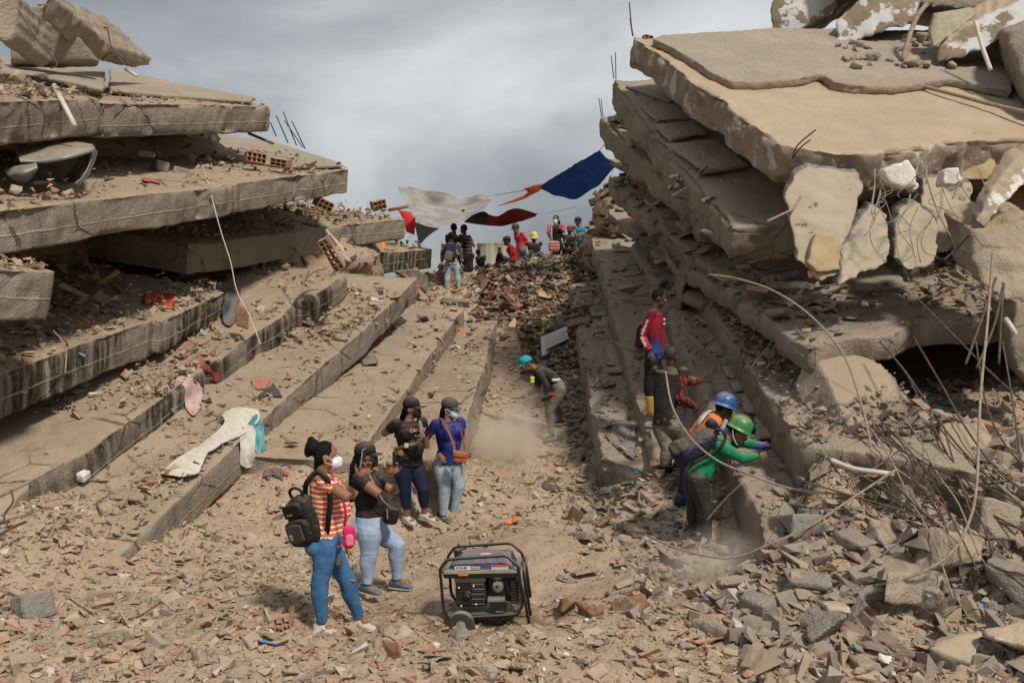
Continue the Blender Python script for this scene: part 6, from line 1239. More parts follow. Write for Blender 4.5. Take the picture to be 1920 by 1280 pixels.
block_px('hanging_chunk', [(1690,392,11.9),(1718,380,11.9),(1742,402,11.8),(1758,416,11.7),(1756,470,11.5),(1738,500,11.4),(1700,500,11.4),(1682,482,11.5),(1680,430,11.7)], M_face, 'rounded hanging chunk with a smooth pale centre', 'chunk', CG, .026, .05, noise=.016, jag=4, grow=1.09, seed=54, thick=V3((.05, .36, .08)))
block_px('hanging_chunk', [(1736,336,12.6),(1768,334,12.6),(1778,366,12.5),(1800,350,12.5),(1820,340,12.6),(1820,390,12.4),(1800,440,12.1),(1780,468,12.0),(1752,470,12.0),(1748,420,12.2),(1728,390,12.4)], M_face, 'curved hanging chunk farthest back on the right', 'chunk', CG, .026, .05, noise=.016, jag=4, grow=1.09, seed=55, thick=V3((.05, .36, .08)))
block_px('hanging_chunk', [(1905,296,11.4),(1945,285,11.4),(1935,335,11.2),(1880,385,11.0),(1848,425,10.9),(1834,412,10.9),(1860,358,11.1)], M_ww2, 'long white edged piece leaning down at the right frame edge', 'chunk', CG, .03, .05, noise=.02, jag=3, grow=1.04, seed=56, thick=V3((.1, .4, .15)))
for i, a in enumerate([[(1660,318),(1680,312),(1700,300),(1718,322),(1712,345),(1690,350),(1668,340)], [(1768,318),(1798,312),(1806,335),(1790,350),(1770,342)], [(1706,335),(1722,338),(1726,352),(1712,360)], [(1560,370),(1610,350),(1612,395),(1600,415)]]):
    if i < 3: block_px('plaster_lump', [(x, y, 11.9) for x, y in a], M_lime, ['white plaster lump below the front edge of the top slab', 'squarish white plaster lump caught in the wires', 'smallest white plaster lump hanging on a wire'][i], 'chunk', None, .022, .08, jag=3, seed=60+i, thick=V3((0, .22, 0)))
block_px('concrete_block', [(1822,432,10.9),(1870,415,11.0),(1960,412,11.0),(1960,575,10.4),(1890,566,10.5),(1850,545,10.6),(1828,500,10.8)], M_conr, 'big crumbling block at the right frame edge below the hanging pieces', 'chunk', None, .045, .16, jag=5, seed=57, thick=V3((.1, 1.0, .35)), noise=.08)
block_px('wall_slab', [(1878,568,10.9),(1960,560,10.9),(1960,760,10.5),(1912,702,10.6),(1895,650,10.7)], M_cond, 'shaded upright slab at the right frame edge behind the hanging bars', 'slab', None, .06, .05, seed=58, thick=V3((.3, .9, .1)))
block_px('edge_beam', [(1560,320,13.2),(1870,282,13.2),(1870,335,13.0),(1720,352,13.0),(1600,365,13.0)], M_ochre, 'ochre underside beam in shade below the top slab', 'beam', None, .06, .05, seed=59, thick=V3((.1, .5, .1)))
block_px('broken_beam', [(1528,656,11.35),(1560,654,11.5),(1606,664,11.45),(1660,690,11.2),(1702,740,10.9),(1688,772,10.7),(1660,800,10.45),(1628,842,10.0),(1600,800,10.2),(1560,720,10.8)], M_conr, 'broken beam with sunlit flat top and rebar ends, leaning on the rubble', 'beam', None, .035, .08, jag=2, noise=.012, grow=1.08, seed=71, thick=V3((-.22, -.05, -.46)), rag=.05)
block_px('broken_slab', [(1765,790,9.9),(1840,785,10.1),(1868,815,9.9),(1850,845,9.6),(1800,878,9.2),(1775,860,9.3),(1752,830,9.6)], M_conr, 'tilted flat slab piece striped by shadows of the bars', 'slab', None, .045, .05, seed=72, thick=V3((.0, .1, -.14)))
# slab pieces and walls piled on the right part of the top slab
PU = 'painted wall pieces piled on the top slab'
block_px('wall_piece', [(1447,60,18.2),(1444,20,18.2),(1462,-30,18.2),(1620,-30,18.2),(1565,20,18.1),(1492,64,18.1)], M_ww, 'left wall piece with flaking white paint on the top slab', 'wall', PU, .04, .1, jag=4, noise=.03, seed=81, thick=V3((.6, 1.2, .3)))
block_px('wall_piece', [(1572,88,16.9),(1566,42,17),(1600,12,17),(1650,-30,17),(1730,-30,17),(1716,42,16.8),(1650,62,16.8)], M_ww, 'middle wall piece with a broad patch of white paint', 'wall', PU, .04, .1, jag=4, noise=.03, seed=84, thick=V3((.5, 1.0, .5)))
block_px('wall_piece', [(1757,114,15.6),(1775,72,15.7),(1840,32,15.8),(1960,-20,15.8),(1960,40,15.5),(1850,88,15.5),(1800,110,15.5)], M_ww, 'right wall piece, a pale diagonal plate', 'wall', PU, .04, .1, jag=4, noise=.03, seed=83, thick=V3((.4, .8, .5)))
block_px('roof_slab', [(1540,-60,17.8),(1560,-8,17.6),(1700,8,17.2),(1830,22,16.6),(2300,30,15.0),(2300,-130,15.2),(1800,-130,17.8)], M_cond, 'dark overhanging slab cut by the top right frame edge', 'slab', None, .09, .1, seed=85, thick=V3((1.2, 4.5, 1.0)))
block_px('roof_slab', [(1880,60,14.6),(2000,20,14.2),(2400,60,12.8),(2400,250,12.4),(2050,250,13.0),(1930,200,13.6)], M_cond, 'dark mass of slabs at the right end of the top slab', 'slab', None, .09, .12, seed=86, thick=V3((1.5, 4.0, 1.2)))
block_px('rolled_sheet', [(1742,60,15.9),(1752,26,16),(1822,14,16),(1830,30,15.9),(1800,55,15.8),(1750,92,15.7)], mat_plain('beige_sheet', (.33,.29,.2), .7, .3), 'curled beige sheet between the middle and the right wall piece', 'sheet', None, .035, .01, seed=87, thick=V3((.1, .3, .1)), noise=.02)
def chunk(px, py, size, label, mat, d=None, rot=None, name='concrete_chunk', cat='chunk', group=None, seed=1, up=.25, vox=.02, pts=10):
    r = random.Random(seed); V, F = chunk_template(r, size, pts, True); b = MB(); b.add(V, F); me = remesh(b.mesh('c'), max(vox, max(size)/26), 0); V = getv(me).astype(float); Nn = getn(me).astype(float); m = max(size)
    V += Nn*(fbm(V+seed, 2.2/m, seed, 4)*m*.11+fbm(V+seed, 9/m, seed+2, 3)*m*.04)[:, None]; setv(me, V); o = bpy.data.objects.new(name, me); COL.objects.link(o); me.materials.append(mat)
    p = P(px, py, d) if d else PD(px, py); o.location = p+V3((0, 0, size[2]*up)); o.rotation_euler = rot or (r.uniform(-.3, .3), r.uniform(-.3, .3), r.uniform(0, 6)); return tag(o, label, cat, group)
for i, a in enumerate([(1500,1000,(.4,.3,.25),'grey chunk at the left foot of the right slope',M_gchunk),(1600,1040,(.34,.3,.26),'blocky grey chunk in the middle of the lower slope',M_gchunk),(1660,1010,(.36,.26,.22),'pale blocky chunk above the large boulder',M_conr),(1780,1060,(.5,.4,.34),'dusty boulder between the bars on the lower slope',M_conr),(1900,1120,(.45,.4,.4),'dark chunk at the right edge below the bars',M_gchunk),(1420,1150,(.3,.2,.2),'small grey block by the bent pipe',M_gchunk),(1880,950,(.4,.3,.3),'grey block under the bars near the right edge',M_gchunk),(60,1150,(.30,.26,.26),'pale grey chunk in the rubble near the left frame edge',M_gchunk),(238,938,(.42,.26,.13),'flat tan chunk on the lowest left tread above the clean beam',M_conr),(205,960,(.26,.2,.12),'small chunk left of the flat tan one on the left tread',M_conr),(150,895,(.25,.15,.12),'white plaster piece below the rough broken slab end',M_lime),
    (176,742,(.14,.1,.08),'white stone on the tread under the streaked slab',M_lime),(553,632,(.22,.18,.17),'rounded stone under the overhang of the mouldy slab',M_conr),(814,1212,(.15,.08,.06),'white plaster bit in front of the generator',M_lime),(862,1196,(.22,.16,.1),'grey stone at the front of the generator wheel',M_gchunk),
    (735,1236,(.20,.05,.22),'square brown tile standing in the foreground',M_brick),(905,1240,(.2,.12,.05),'terracotta tile leaning in the foreground rubble',M_brick),(935,1180,(.22,.04,.03),'orange handle of a broken hammer lying before the generator',mat_plain('orange_handle',(.55,.14,.05),.5)),(907,1188,(.06,.04,.05),'pale hammer head beside its orange handle',M_lime),
    (1065,1140,(.42,.16,.15),'dark timber block right of the generator',M_wood),(1105,1150,(.28,.14,.12),'second timber block with split end right of the generator',M_wood),(1180,1142,(.34,.2,.15),'wooden crate fragment under the dust cloud',M_wood),(1225,1100,(.10,.1,.38),'leaning concrete post fragment right of the timber',M_conr),
    (1545,1185,(.62,.34,.26),'grey chunk with a rounded worn side, lower right',M_gchunk),(1720,1125,(.85,.42,.30),'large pale boulder like chunk on the slope, lower right',M_conr),(1790,1225,(.60,.3,.2),'flat chunk with white crumbling side near the bottom right',M_ww2),(1890,1225,(.45,.35,.35),'white speckled chunk in the bottom right corner',M_ww2),
    (1790,1155,(.34,.2,.12),'blue grey slate like piece on the right slope',M_gchunk),(1560,1140,(.5,.22,.07),'ribbed pale plank above the grey chunk',mat_plain('ribbed_wood',(.42,.34,.24),.8)),(1700,940,(.3,.26,.22),'angular chunk in the middle of the right slope',M_conr),(1510,1110,(.24,.2,.16),'round chunk with flat top left of the ribbed plank',M_conr),
    (1855,1000,(.5,.4,.4),'big shaded boulder behind the bars on the right',M_conr),(1640,890,(.26,.2,.05),'terracotta tile on the right slope above the boulder',M_brick),(1460,950,(.26,.2,.04),'square tan tile on the slope by the rescuers',M_brick),(1760,780,(.2,.1,.12),'turquoise painted plaster piece under the slab',mat_plain('turquoise_paint',(.20,.38,.42),.8)),
    (1865,785,(.2,.16,.05),'terracotta tile piece near the right frame edge',M_brick),(300,318,(.3,.24,.2),'grey rounded chunk on the long left slab',M_gchunk),(340,325,(.24,.2,.14),'second grey chunk on the long left slab',M_gchunk),(640,385,(.32,.3,.3),'dark round lump at the end under the long slab',M_gchunk),
    (1290,1215,(.16,.1,.05),'flat pebble coloured chunk in front of the planks',M_conr),(1330,1190,(.36,.2,.14),'crumbled tan chunk at the foot of the slope',M_conr),(1620,1250,(.28,.2,.1),'pale flat chunk at the bottom frame edge',M_conr),(1665,1240,(.2,.14,.08),'white plaster crumb pile near the bottom right',M_lime),
    (1690,810,(.3,.2,.06),'flat slab piece in the shade of the broken beam',M_conr),(1350,812,(.3,.2,.1),'chunk on the ledge beside the grey clothes',M_conr),(768,536,(1.1,.7,.45),'squared block at the top of the rubble beside the shovel',M_con,24.6),(835,520,(.7,.12,.6),'rust brown board leaning beside the man in pale jeans',M_wood,27.2),
    (855,568,(.9,.35,.2),'dark grey broken lintel on the second lowest slab',M_gchunk),(805,600,(.8,.3,.16),'grey slab fragment on the second lowest slab',M_gchunk),(1180,800,(.4,.3,.1),'flat broken tile on the lower right ledge',M_conr)]):
    chunk(*a, seed=200+i)
# rubble pieces one can count, laid on the bare surfaces
MARKS = [(905,1100,'generator'),(600,1180,'striped woman'),(690,1110,'woman filming in pale jeans'),(800,990,'two women with hands on hips'),(250,1080,'tip of the clean edge beam'),(60,1150,'pale grey chunk at the left edge'),(1070,1145,'timber blocks'),(1225,1100,'leaning post fragment'),(1320,1040,'green helmeted worker'),(1545,1185,'worn grey chunk'),(1560,1140,'ribbed plank'),(1720,1125,'large pale boulder'),(1790,1225,'white sided flat chunk'),
  (1640,890,'white pipe'),(1700,940,'angular chunk on the slope'),(1855,1000,'shaded boulder'),(1460,950,'square tan tile'),(235,938,'flat tan chunk'),(350,890,'white sheet'),(520,890,'dark blue rag'),(1190,890,'light blue cloth'),(1035,915,'black plastic bag'),(1045,640,'white appliance door'),(848,545,'man in pale jeans'),(955,500,'seated man in red'),(1003,480,'yellow helmet man'),(1080,480,'turquoise tee man'),(775,540,'shovel'),(690,680,'grey plastic bag'),(855,568,'dark grey lintel'),
  (1225,780,'yellow boots'),(1275,520,'hanging pink cloth'),(1490,560,'arching bar'),(1600,620,'middle of the thin slab'),(1230,360,'grey tile row'),(1640,60,'middle wall piece'),(1760,110,'right wall piece'),(1480,60,'left wall piece'),(10,1270,'bottom left corner'),(1910,1270,'bottom right corner'),(400,1270,'bottom edge left of centre'),(900,1270,'bottom edge centre'),(1300,1270,'bottom edge right of centre'),(650,600,'far end of the clean beam'),(150,1010,'lowest left tread')]
def where(px, py):
    m = min(MARKS, key=lambda a: (a[0]-px)**2+(a[1]-py)**2); dx, dy = px-m[0], py-m[1]; side = ('left of' if dx < 0 else 'right of') if abs(dx) > abs(dy) else ('beyond' if dy < 0 else 'in front of'); return side+' the '+m[2]
def loose(n, x0, x1, y0, y1, lo, hi, label, mat, group, seed, fam=None, name='rubble_chunk', cat='rubble'):
    r = random.Random(seed); k = 0; protos = []
    for j in range(7):
        f = fam or r.choice('csb'); T = {'c': T_CH, 's': T_SH, 'b': T_BR}[f]; V, F = chunk_template(r, {'c': (1, .75, .55), 's': (1, .7, .14), 'b': (1, .5, .3)}[f], 14, f != 'c'); b = MB(); b.add(V, F); me = remesh(b.mesh(name), .045); V = getv(me).astype(float); V += getn(me)*(fbm(V+j, 3, seed+j, 4)*.13)[:, None]; setv(me, V); me.materials.append(mat); me.shade_flat(); protos.append(me)
    while k < n:
        px, py = r.uniform(x0, x1), r.uniform(y0, y1); d = D(px, py)
        if d > 60 or (800 < px < 1010 and 1000 < py < 1190): k += 0 if d > 60 else 1; continue
        s = lo*(hi/lo)**(r.random()**1.8); o = bpy.data.objects.new(name, protos[r.randrange(7)]); COL.objects.link(o); o.location = P(px, py, d)+V3((0, 0, s*.12)); o.scale = (s, s*r.uniform(.8, 1.1), s*r.uniform(.8, 1.2)); o.rotation_euler = (r.gauss(0, .35), r.gauss(0, .35), r.uniform(0, 6.3)); tag(o, ' '.join((('large ' if s > lo+(hi-lo)*.5 else 'small ' if s < lo+(hi-lo)*.2 else '')+label+' '+where(px, py)).split()[:16]), cat, group); k += 1
loose(70, 0, 1400, 1190, 1275, .10, .26, 'dusty angular chunk', M_conr, 'foreground chunks', 1)
loose(40, 0, 1500, 1130, 1275, .09, .22, 'terracotta tile shard', M_brick, 'foreground tile shards', 2, 's', 'tile_shard', 'shard')
loose(45, 0, 560, 960, 1180, .08, .24, 'tan chunk', M_conr, 'lower left chunks', 3)
loose(50, 1440, 1915, 900, 1260, .14, .42, 'grey concrete chunk', M_gchunk, 'right slope chunks', 4)
loose(25, 1440, 1915, 900, 1260, .10, .28, 'tan broken piece', M_conr, 'right slope broken pieces', 5)
loose(40, 1060, 1230, 870, 1120, .10, .34, 'broken piece', M_conr, 'ledge foot pieces', 6)
loose(40, 880, 1110, 540, 640, .2, .6, 'brick piece', mat_plain('dull_brick', (.20, .11, .07), .9, .15, 0, .3, 14, .5, 70, .004, dustamt=.4), 'ridge rubble', 7, 'b')
loose(24, 0, 1900, 1150, 1275, .05, .11, 'white plaster crumb', M_lime, 'white crumbs', 8, 'c', 'plaster_crumb', 'crumb')
loose(30, 560, 900, 560, 700, .12, .34, 'pale broken piece', M_conr, 'far tread pieces', 9)
loose(36, 1150, 1340, 330, 480, .2, .55, 'floor tile plate', M_gchunk, 'tile plates', 10, 's', 'tile_plate', 'plate')
loose(30, 1380, 1600, 520, 640, .15, .45, 'broken tile plate', M_gchunk, 'tile plates on the thin slab', 11, 's', 'tile_plate', 'plate')
loose(34, 1570, 1800, 70, 130, .15, .5, 'rough stone', M_conr, 'stones on the top slab', 12, 'c')
for j, (c_, nm) in enumerate((((.55,.55,.55), 'white'), ((.08,.22,.42), 'blue'), ((.45,.12,.06), 'red'), ((.10,.30,.16), 'green'), ((.04,.04,.045), 'black'), ((.62,.50,.10), 'yellow'))):
    m_ = mat_cloth('scrap_'+nm, c_, .2, .3)
    loose((12,7,5,3,8,3)[j], 0, 1900, 640, 1270, .06, .15, nm+' plastic scrap', m_, 'plastic scraps', 40+j, 's', 'plastic_scrap', 'scrap')
    loose((9,5,3,1,4,1)[j], 700, 960, 540, 660, .12, .3, nm+' plastic scrap', m_, 'plastic scraps', 60+j, 's', 'plastic_scrap', 'scrap')
# ------------------------------------------------------------------ steel bars, wires, pipes
_rod = rod
def rod(name, label, pix, r, mat, cat, group=None, **kw):
    return _rod(name, label, pix, r*(.72 if name in ('steel_bar',) else .9), mat, cat, group, **kw)
BG = 'bars of the tangle on the right'
BL_ = 'steel bar of the dense tangle sweeping over the right slope'
for i, (pix, r, lab, grp, m) in enumerate([
    ([(1330,515,12.2),(1380,522,12.0),(1450,545,11.6),(1520,592,11.2),(1580,662,10.7),(1610,740,10.2),(1628,810,9.8),(1640,885,9.5)], .017, 'long pale steel bar arching over the broken beam', None, M_rebarl),
    ([(1248,697,11.0),(1260,760,10.7),(1290,815,10.2),(1340,860,9.8),(1400,887,9.6),(1480,915,9.4),(1560,925,9.2),(1622,926,9.1)], .016, 'bent pale bar crossing in front of the green jersey', None, M_rebarl),
    ([(1214,1003,9.6),(1260,1024,9.3),(1330,1043,9.0),(1385,1043,8.9),(1440,1021,8.8),(1520,985,8.8),(1600,932,8.9),(1680,880,9.0)], .015, 'low bar curving past the boots of the helmeted men', None, M_rebarl),
    ([(1862,470,9.6),(1852,600,9.2),(1838,750,8.8),(1832,900,8.4),(1818,975,8.2),(1780,1040,8.1),(1710,1080,8.1),(1640,1098,8.2)], .018, 'thick bar hanging straight down then hooking left on the right slope', None, M_rebarl),
    ([(1712,630,11),(1765,720,10.3),(1810,800,9.7),(1870,880,9.2),(1950,940,8.9)], .015, BL_, BG, M_rebar), ([(1650,640,11),(1700,700,10.5),(1780,815,9.7),(1860,900,9.1),(1950,975,8.8)], .015, BL_, BG, M_rebar),
    ([(1636,795,10.1),(1660,880,9.4),(1720,950,9),(1800,1020,8.7),(1870,1090,8.5)], .014, BL_, BG, M_rebar), ([(1642,795,10.1),(1690,870,9.4),(1760,960,8.9),(1830,1100,8.4)], .014, BL_, BG, M_rebar), ([(1648,795,10.1),(1700,850,9.5),(1800,930,9),(1950,1010,8.6)], .014, BL_, BG, M_rebar),
    ([(1655,800,10.1),(1720,880,9.4),(1830,960,8.9),(1950,1000,8.7)], .014, BL_, BG, M_rebar), ([(1720,560,11),(1800,640,10.3),(1860,700,9.9),(1950,780,9.5)], .014, BL_, BG, M_rebar), ([(1700,700,10.6),(1740,780,10),(1790,880,9.2),(1820,960,8.8)], .014, BL_, BG, M_rebar),
    ([(1830,640,10.2),(1850,760,9.6),(1890,840,9.2),(1950,900,9)], .013, BL_, BG, M_rebar), ([(1500,900,9.3),(1600,930,9.1),(1700,960,8.9),(1800,1000,8.7),(1900,1012,8.6)], .013, BL_, BG, M_rebar), ([(1540,1000,9),(1620,1060,8.6),(1700,1120,8.3),(1760,1160,8.1)], .012, BL_, BG, M_rebar),
    ([(1770,800,9.6),(1800,900,9.1),(1850,1000,8.6),(1880,1110,8.3)], .013, BL_, BG, M_rebar), ([(1560,870,9.5),(1640,905,9.2),(1740,985,8.8),(1800,1080,8.4),(1850,1180,8.1)], .013, BL_, BG, M_rebar), ([(1880,640,10),(1900,760,9.5),(1915,870,9.1)], .013, BL_, BG, M_rebar),
    ([(1868,520,9.9),(1840,600,9.7),(1811,682,9.5)], .018, 'left bar of three dangling from the block at the right edge', 'bars dangling at the right edge', M_rebar), ([(1880,540,9.9),(1864,610,9.7),(1831,690,9.5)], .018, 'middle bar of three dangling from the block at the right edge', 'bars dangling at the right edge', M_rebar), ([(1882,530,9.9),(1877,600,9.8),(1873,682,9.7)], .018, 'right bar of three dangling from the block at the right edge', 'bars dangling at the right edge', M_rebar),
    ([(1502,368,11.8),(1488,390,11.7),(1462,404,11.6),(1438,415,11.5)], .02, 'short thick bar poking left out of the largest hanging chunk', None, M_rebarl), ([(1486,296,12.3),(1496,272,12.2),(1530,243,12.1)], .013, 'bent bar rising from the front corner of the top slab', None, M_rebar), ([(1486,298,12.3),(1500,278,12.2),(1520,262,12.1)], .012, 'smaller bar beside the bent one on the front corner', None, M_rebar),
    ([(1640,318,12.1),(1640,350,12),(1634,388,11.9)], .018, 'left of two parallel bars above the pear shaped chunk', None, M_rebarl), ([(1653,318,12.1),(1652,352,12),(1643,390,11.9)], .018, 'right of two parallel bars above the pear shaped chunk', None, M_rebarl),
    ([(1735,325,12),(1760,400,11.7),(1806,485,11.3)], .015, 'long straight bar slanting down across the hanging chunks', None, M_rebarl), ([(1733,290,12.1),(1738,330,12),(1736,345,12)], .014, 'short bar linking slab and rounded chunk', None, M_rebarl), ([(1724,300,12.1),(1712,345,12),(1700,392,11.9)], .016, 'bar holding the rounded chunk', None, M_rebarl),
    ([(1806,300,12.3),(1800,340,12.2),(1786,372,12.1)], .014, 'bar holding the curved hanging chunk', None, M_rebarl), ([(1850,405,11.2),(1800,460,11.1),(1770,488,11.1)], .014, 'bar running down left from the white edged piece', None, M_rebar), ([(1405,693,12.2),(1448,640,12.3)], .014, 'straight bar leaning on the thin cracked slab', None, M_rebarl),
    ([(1180,4,17),(1183,40,17),(1187,68,17)], .016, 'tall thin bar on the far corner of the top slab', None, M_rebar), ([(1181,35,17),(1186,68,17)], .012, 'short bar beside the tall one on the top slab corner', None, M_rebar), ([(1146,105,18.2),(1151,148,18.2)], .013, 'left bar standing on the second right slab', None, M_rebar), ([(1154,98,18.2),(1155,148,18.2)], .013, 'right bar standing on the second right slab', None, M_rebar), ([(1123,184,20),(1128,220,20)], .013, 'bar standing on the third right slab', None, M_rebar), ([(1127,186,20),(1131,220,20)], .012, 'thin bar close to the one on the third right slab', None, M_rebar),
    ([(194,52,15.5),(202,55,15.5),(210,90,15.5),(244,121,15.5)], .016, 'hooked bar hanging from the slanting slab against the sky', None, M_rebar), ([(190,112,15.5),(210,98,15.4),(232,118,15.4),(246,120,15.4)], .016, 'looped bar below the hooked one', None, M_rebar), ([(205,98,15.5),(222,112,15.4),(236,122,15.4)], .014, 'third bar of the small tangle against the sky', None, M_rebar), ([(35,20,12.4),(70,75,12.3),(106,118,12.2),(94,128,12.2)], .012, 'thin bent bar in front of the upper left slab', None, M_rebar),
    ([(507,230,18.8),(518,256,19.0)], .016, 'leftmost of the bars rising from the far end of the long slab', None, M_rebar), ([(518,217,19.2),(540,268,19.6)], .016, 'second bar rising from the long slab end', None, M_rebar), ([(531,210,19.4),(556,273,19.7)], .016, 'tallest bar rising from the long slab end', None, M_rebar), ([(533,226,19.4),(568,277,19.8)], .014, 'bar right of the tallest at the long slab end', None, M_rebar), ([(547,227,19.6),(572,279,19.9)], .016, 'rightmost bar at the long slab end', None, M_rebar),
    ([(130,1122,8.9),(180,1152,8.7),(245,1160,8.6),(300,1130,8.8)], .011, 'curved rusty bar lying in the lower left rubble', None, M_rebar), ([(-10,935,9.9),(50,905,10),(118,868,10.4)], .022, 'dusty bar sticking out of the rough slab end', None, M_rebarl), ([(-10,1008,9.5),(20,990,9.6),(48,978,9.8)], .02, 'thick bar end at the left frame edge', None, M_rebar),
    ([(20,918,9.9),(24,940,9.8),(8,965,9.8),(14,985,9.7)], .012, 'wavy thin bar at the left frame edge', None, M_rebar), ([(1148,640,14),(1190,660,13.8),(1210,655,13.7)], .01, 'thin bar on the ledge behind the youth', None, M_rebar), ([(1325,975,9.6),(1360,935,9.5),(1392,905,9.4)], .01, 'thin stick beside the dark jeans', None, M_rebarl),
    ([(1280,590,14.8),(1284,615,14.6),(1300,640,14.4),(1320,655,14.2)], .02, 'grey bent conduit between the right ledges', None, M_rebarl), ([(1330,1150,8.6),(1380,1180,8.3),(1425,1178,8.2),(1455,1150,8.3),(1468,1128,8.4),(1490,1118,8.5)], .03, 'thick grey bent pipe at the foot of the slope', None, M_rebarl)]):
    if lab == BL_: lab = 'steel bar of the dense tangle, from '+where(*pix[0][:2])+' to '+where(*pix[-1][:2]); lab = ' '.join(lab.split()[:16])
    rod('steel_bar' if 'pipe' not in lab or grp == BG and 'conduit' not in lab else 'pipe', lab, pix, r, m, 'bar' if 'pipe' not in lab or grp == BG else 'pipe', grp)
rod('cable', 'dusty white cable hanging from the long left slab down to the curtains', [(378,308,15.5),(392,350,14.9),(402,390,14.6),(416,440,14.5),(432,490,14.4),(444,545,14.3),(468,592,14.0),(488,645,13.8)], .008, M_pvc, 'cable')
rod('cable', 'thin grey cable drooping over the left streaked slab', [(100,620,11.9),(117,640,11.7),(124,660,11.6),(122,700,11.4)], .01, M_rebarl, 'cable')
rod('pvc_pipe', 'short dusty pipe leaning on the upper left slab', [(101,160,12.2),(140,236,11.8)], .035, M_pvc, 'pipe'); rod('pvc_pipe', 'small white pipe on the tiles of the upper left slab', [(236,130,15.5),(256,142,15.2)], .03, M_pvc, 'pipe'); rod('wood_strip', 'thin wood strip on the pale floor layer', [(466,250,19),(512,269,18.7)], .03, M_wood, 'strip')
rod('pvc_pipe', 'long dusty pipe lying across the top slab', [(1715,158,15.0),(1800,180,14.4),(1860,196,14),(1950,216,13.4)], .032, M_rebarl, 'pipe'); rod('pvc_pipe', 'white pipe lying on the rubble below the broken beam', [(1558,862,9.6),(1600,878,9.45),(1640,884,9.35),(1678,889,9.3)], .028, M_pvc, 'pipe'); rod('pvc_pipe', 'short white pipe by the upright slab at the right edge', [(1886,598,10.4),(1896,612,10.3),(1904,626,10.3)], .03, M_pvc, 'pipe')
rod('pvc_pipe', 'grey pipe curving down from the piled wall pieces', [(1738,8,16.2),(1722,28,16.1),(1708,60,16),(1692,114,15.8)], .045, M_rebarl, 'pipe'); rod('pvc_pipe', 'white stick standing on the right wall piece', [(1829,40,15),(1842,88,14.8),(1858,132,14.6)], .035, M_pvc, 'pipe')
rod('pvc_pipe', 'grey pipe on the rubble beyond the short mouldy slab', [(566,530,17.2),(585,510,17.6),(612,502,17.8)], .03, M_rebarl, 'pipe'); rod('wooden_plank', 'narrow plank standing in the rubble left of the striped woman', [(543,1195,8.1),(548,1135,8.15)], .028, M_wood, 'plank', seg=4); rod('wooden_plank', 'long plank leaning in the dark debris', [(1036,562,25.6),(1058,535,26.4)], .06, M_wood, 'plank', seg=4); rod('wooden_plank', 'thin board lying at the foot of the ledge', [(1120,985,11.2),(1150,968,11.5)], .04, M_wood, 'plank', seg=4)
r = random.Random(9)
for i in range(6):
    x, y = r.uniform(1560, 1700), r.uniform(780, 850); x1, y1 = r.uniform(1760, 1960), r.uniform(930, 1150); pts = []
    for k in range(5):
        t_ = k/4; xx = x+(x1-x)*t_; yy = y+(y1-y)*(t_**1.4)+r.uniform(-12, 12); pts.append((xx, yy, min(10.1-2.0*t_, max(D(xx, yy)-.12, 7.6))))
    rod('steel_bar', ['kinked rusty bar', 'dusty grey bar', 'thin dark bar'][i % 3]+' sagging through the bundle, its lower end '+where(x1, y1), pts, .011, M_rebar if i % 2 else M_rebarl, 'bar', BG, smooth=4)
for i in range(18):      # loose wires of the torn reinforcement mesh
    x = r.uniform(1640, 1860); y = r.uniform(300, 400); d = 11.35; pts = [(x, y, d)]
    for k in range(3): x += r.uniform(-30, 30); y += r.uniform(8, 48); d -= r.uniform(0, .15); pts.append((x, y, d))
    rod('wire', 'thin mesh wire by the hanging chunks, its end '+['low down left','low in the middle','low down right','high up left','high in the middle','high up right'][(0 if pts[-1][0] < 1690 else 1 if pts[-1][0] < 1780 else 2)+(3 if pts[-1][1] < 430 else 0)], pts, .0055, M_wire, 'wire', 'mesh wires')
for i in range(26):
    x = r.uniform(1470, 1880); y = r.uniform(860, 1020); d = D(x, y)-.05; pts = [(x, y-r.uniform(0, 40), d)]
    for k in range(3): x += r.uniform(-70, 70); y += r.uniform(0, 50); pts.append((x, y, max(D(x, y)-.06, 7.2)))
    rod('wire', 'dusty wire curling on the slope, ending '+where(*pts[-1][:2]), pts, .007, M_wire, 'wire', 'slope wires')
for i in range(14):
    x = r.uniform(1290, 1500); y = r.uniform(560, 700); pts = [(x, y, D(x, y)-.05)]
    for k in range(2): x += r.uniform(-26, 26); y += r.uniform(10, 34); pts.append((x, y, D(x, y)-.08))
    rod('wire', 'thin wire poking from the slab edges, ending '+where(*pts[-1][:2]), pts, .007, M_wire, 'wire', 'edge wires')
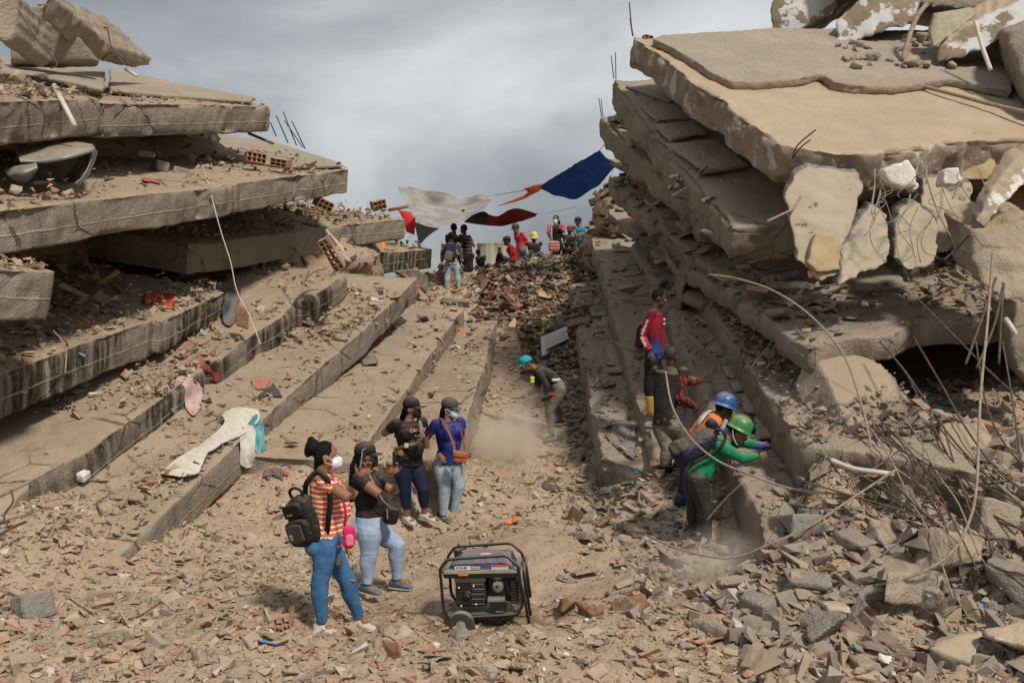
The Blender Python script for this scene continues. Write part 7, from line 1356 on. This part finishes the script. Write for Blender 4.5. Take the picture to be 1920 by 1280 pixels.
# ------------------------------------------------------------------ dust stirred up by the digging
def dust_cloud(name, c, r, dens, seed):
    m = bpy.data.materials.new(name); m.use_nodes = True; t = m.node_tree; t.nodes.clear(); out = t.nodes.new('ShaderNodeOutputMaterial'); v = t.nodes.new('ShaderNodeVolumePrincipled'); v.inputs['Color'].default_value = (1.0, .93, .82, 1); v.inputs['Anisotropy'].default_value = .2
    tc_ = t.nodes.new('ShaderNodeTexCoord'); ln = t.nodes.new('ShaderNodeVectorMath'); ln.operation = 'LENGTH'; t.links.new(tc_.outputs['Object'], ln.inputs[0]); mr = t.nodes.new('ShaderNodeMapRange'); mr.interpolation_type = 'SMOOTHSTEP'
    for i, x in enumerate((.15, .95, 1., 0.)): mr.inputs[i+1].default_value = x
    t.links.new(ln.outputs['Value'], mr.inputs[0]); n_ = t.nodes.new('ShaderNodeTexNoise'); n_.inputs['Scale'].default_value = 1.7; n_.inputs['Detail'].default_value = 4; mp_ = t.nodes.new('ShaderNodeMapping'); mp_.inputs['Location'].default_value = (seed, seed*2, 0); t.links.new(tc_.outputs['Object'], mp_.inputs[0]); t.links.new(mp_.outputs[0], n_.inputs['Vector'])
    m2 = t.nodes.new('ShaderNodeMapRange')
    for i, x in enumerate((.38, .68, 0., 1.)): m2.inputs[i+1].default_value = x
    t.links.new(n_.outputs[0], m2.inputs[0]); a = t.nodes.new('ShaderNodeMath'); a.operation = 'MULTIPLY'; t.links.new(mr.outputs[0], a.inputs[0]); t.links.new(m2.outputs[0], a.inputs[1]); b_ = t.nodes.new('ShaderNodeMath'); b_.operation = 'MULTIPLY'; b_.inputs[1].default_value = dens; t.links.new(a.outputs[0], b_.inputs[0]); t.links.new(b_.outputs[0], v.inputs['Density']); t.links.new(v.outputs[0], out.inputs['Volume'])
    b = MB(); b.ell((0, 0, 0), 1, nu=24, nv=14); me = b.mesh(name); o = bpy.data.objects.new(name, me); COL.objects.link(o); o.location = c; o.scale = r; me.materials.append(m); tag(o, kind='stuff')
dust_cloud('dust_cloud', P(962, 848, 15.0), (.95, 1.3, 1.0), 4.5, 2.1)
dust_cloud('dust_cloud', P(1340, 1062, 9.2), (.7, .6, .45), 4.0, 5.3)
dust_cloud('dust_cloud', P(975, 742, 16.0), (.5, .5, .3), 1.6, 7.7)
# crushed debris closing the ridge against the right stack
heap('debris_heap', (2.45, 27.6, 4.0), (.62, 1.2, 1.05), 21, None, 900, .06, .4, M_gry)
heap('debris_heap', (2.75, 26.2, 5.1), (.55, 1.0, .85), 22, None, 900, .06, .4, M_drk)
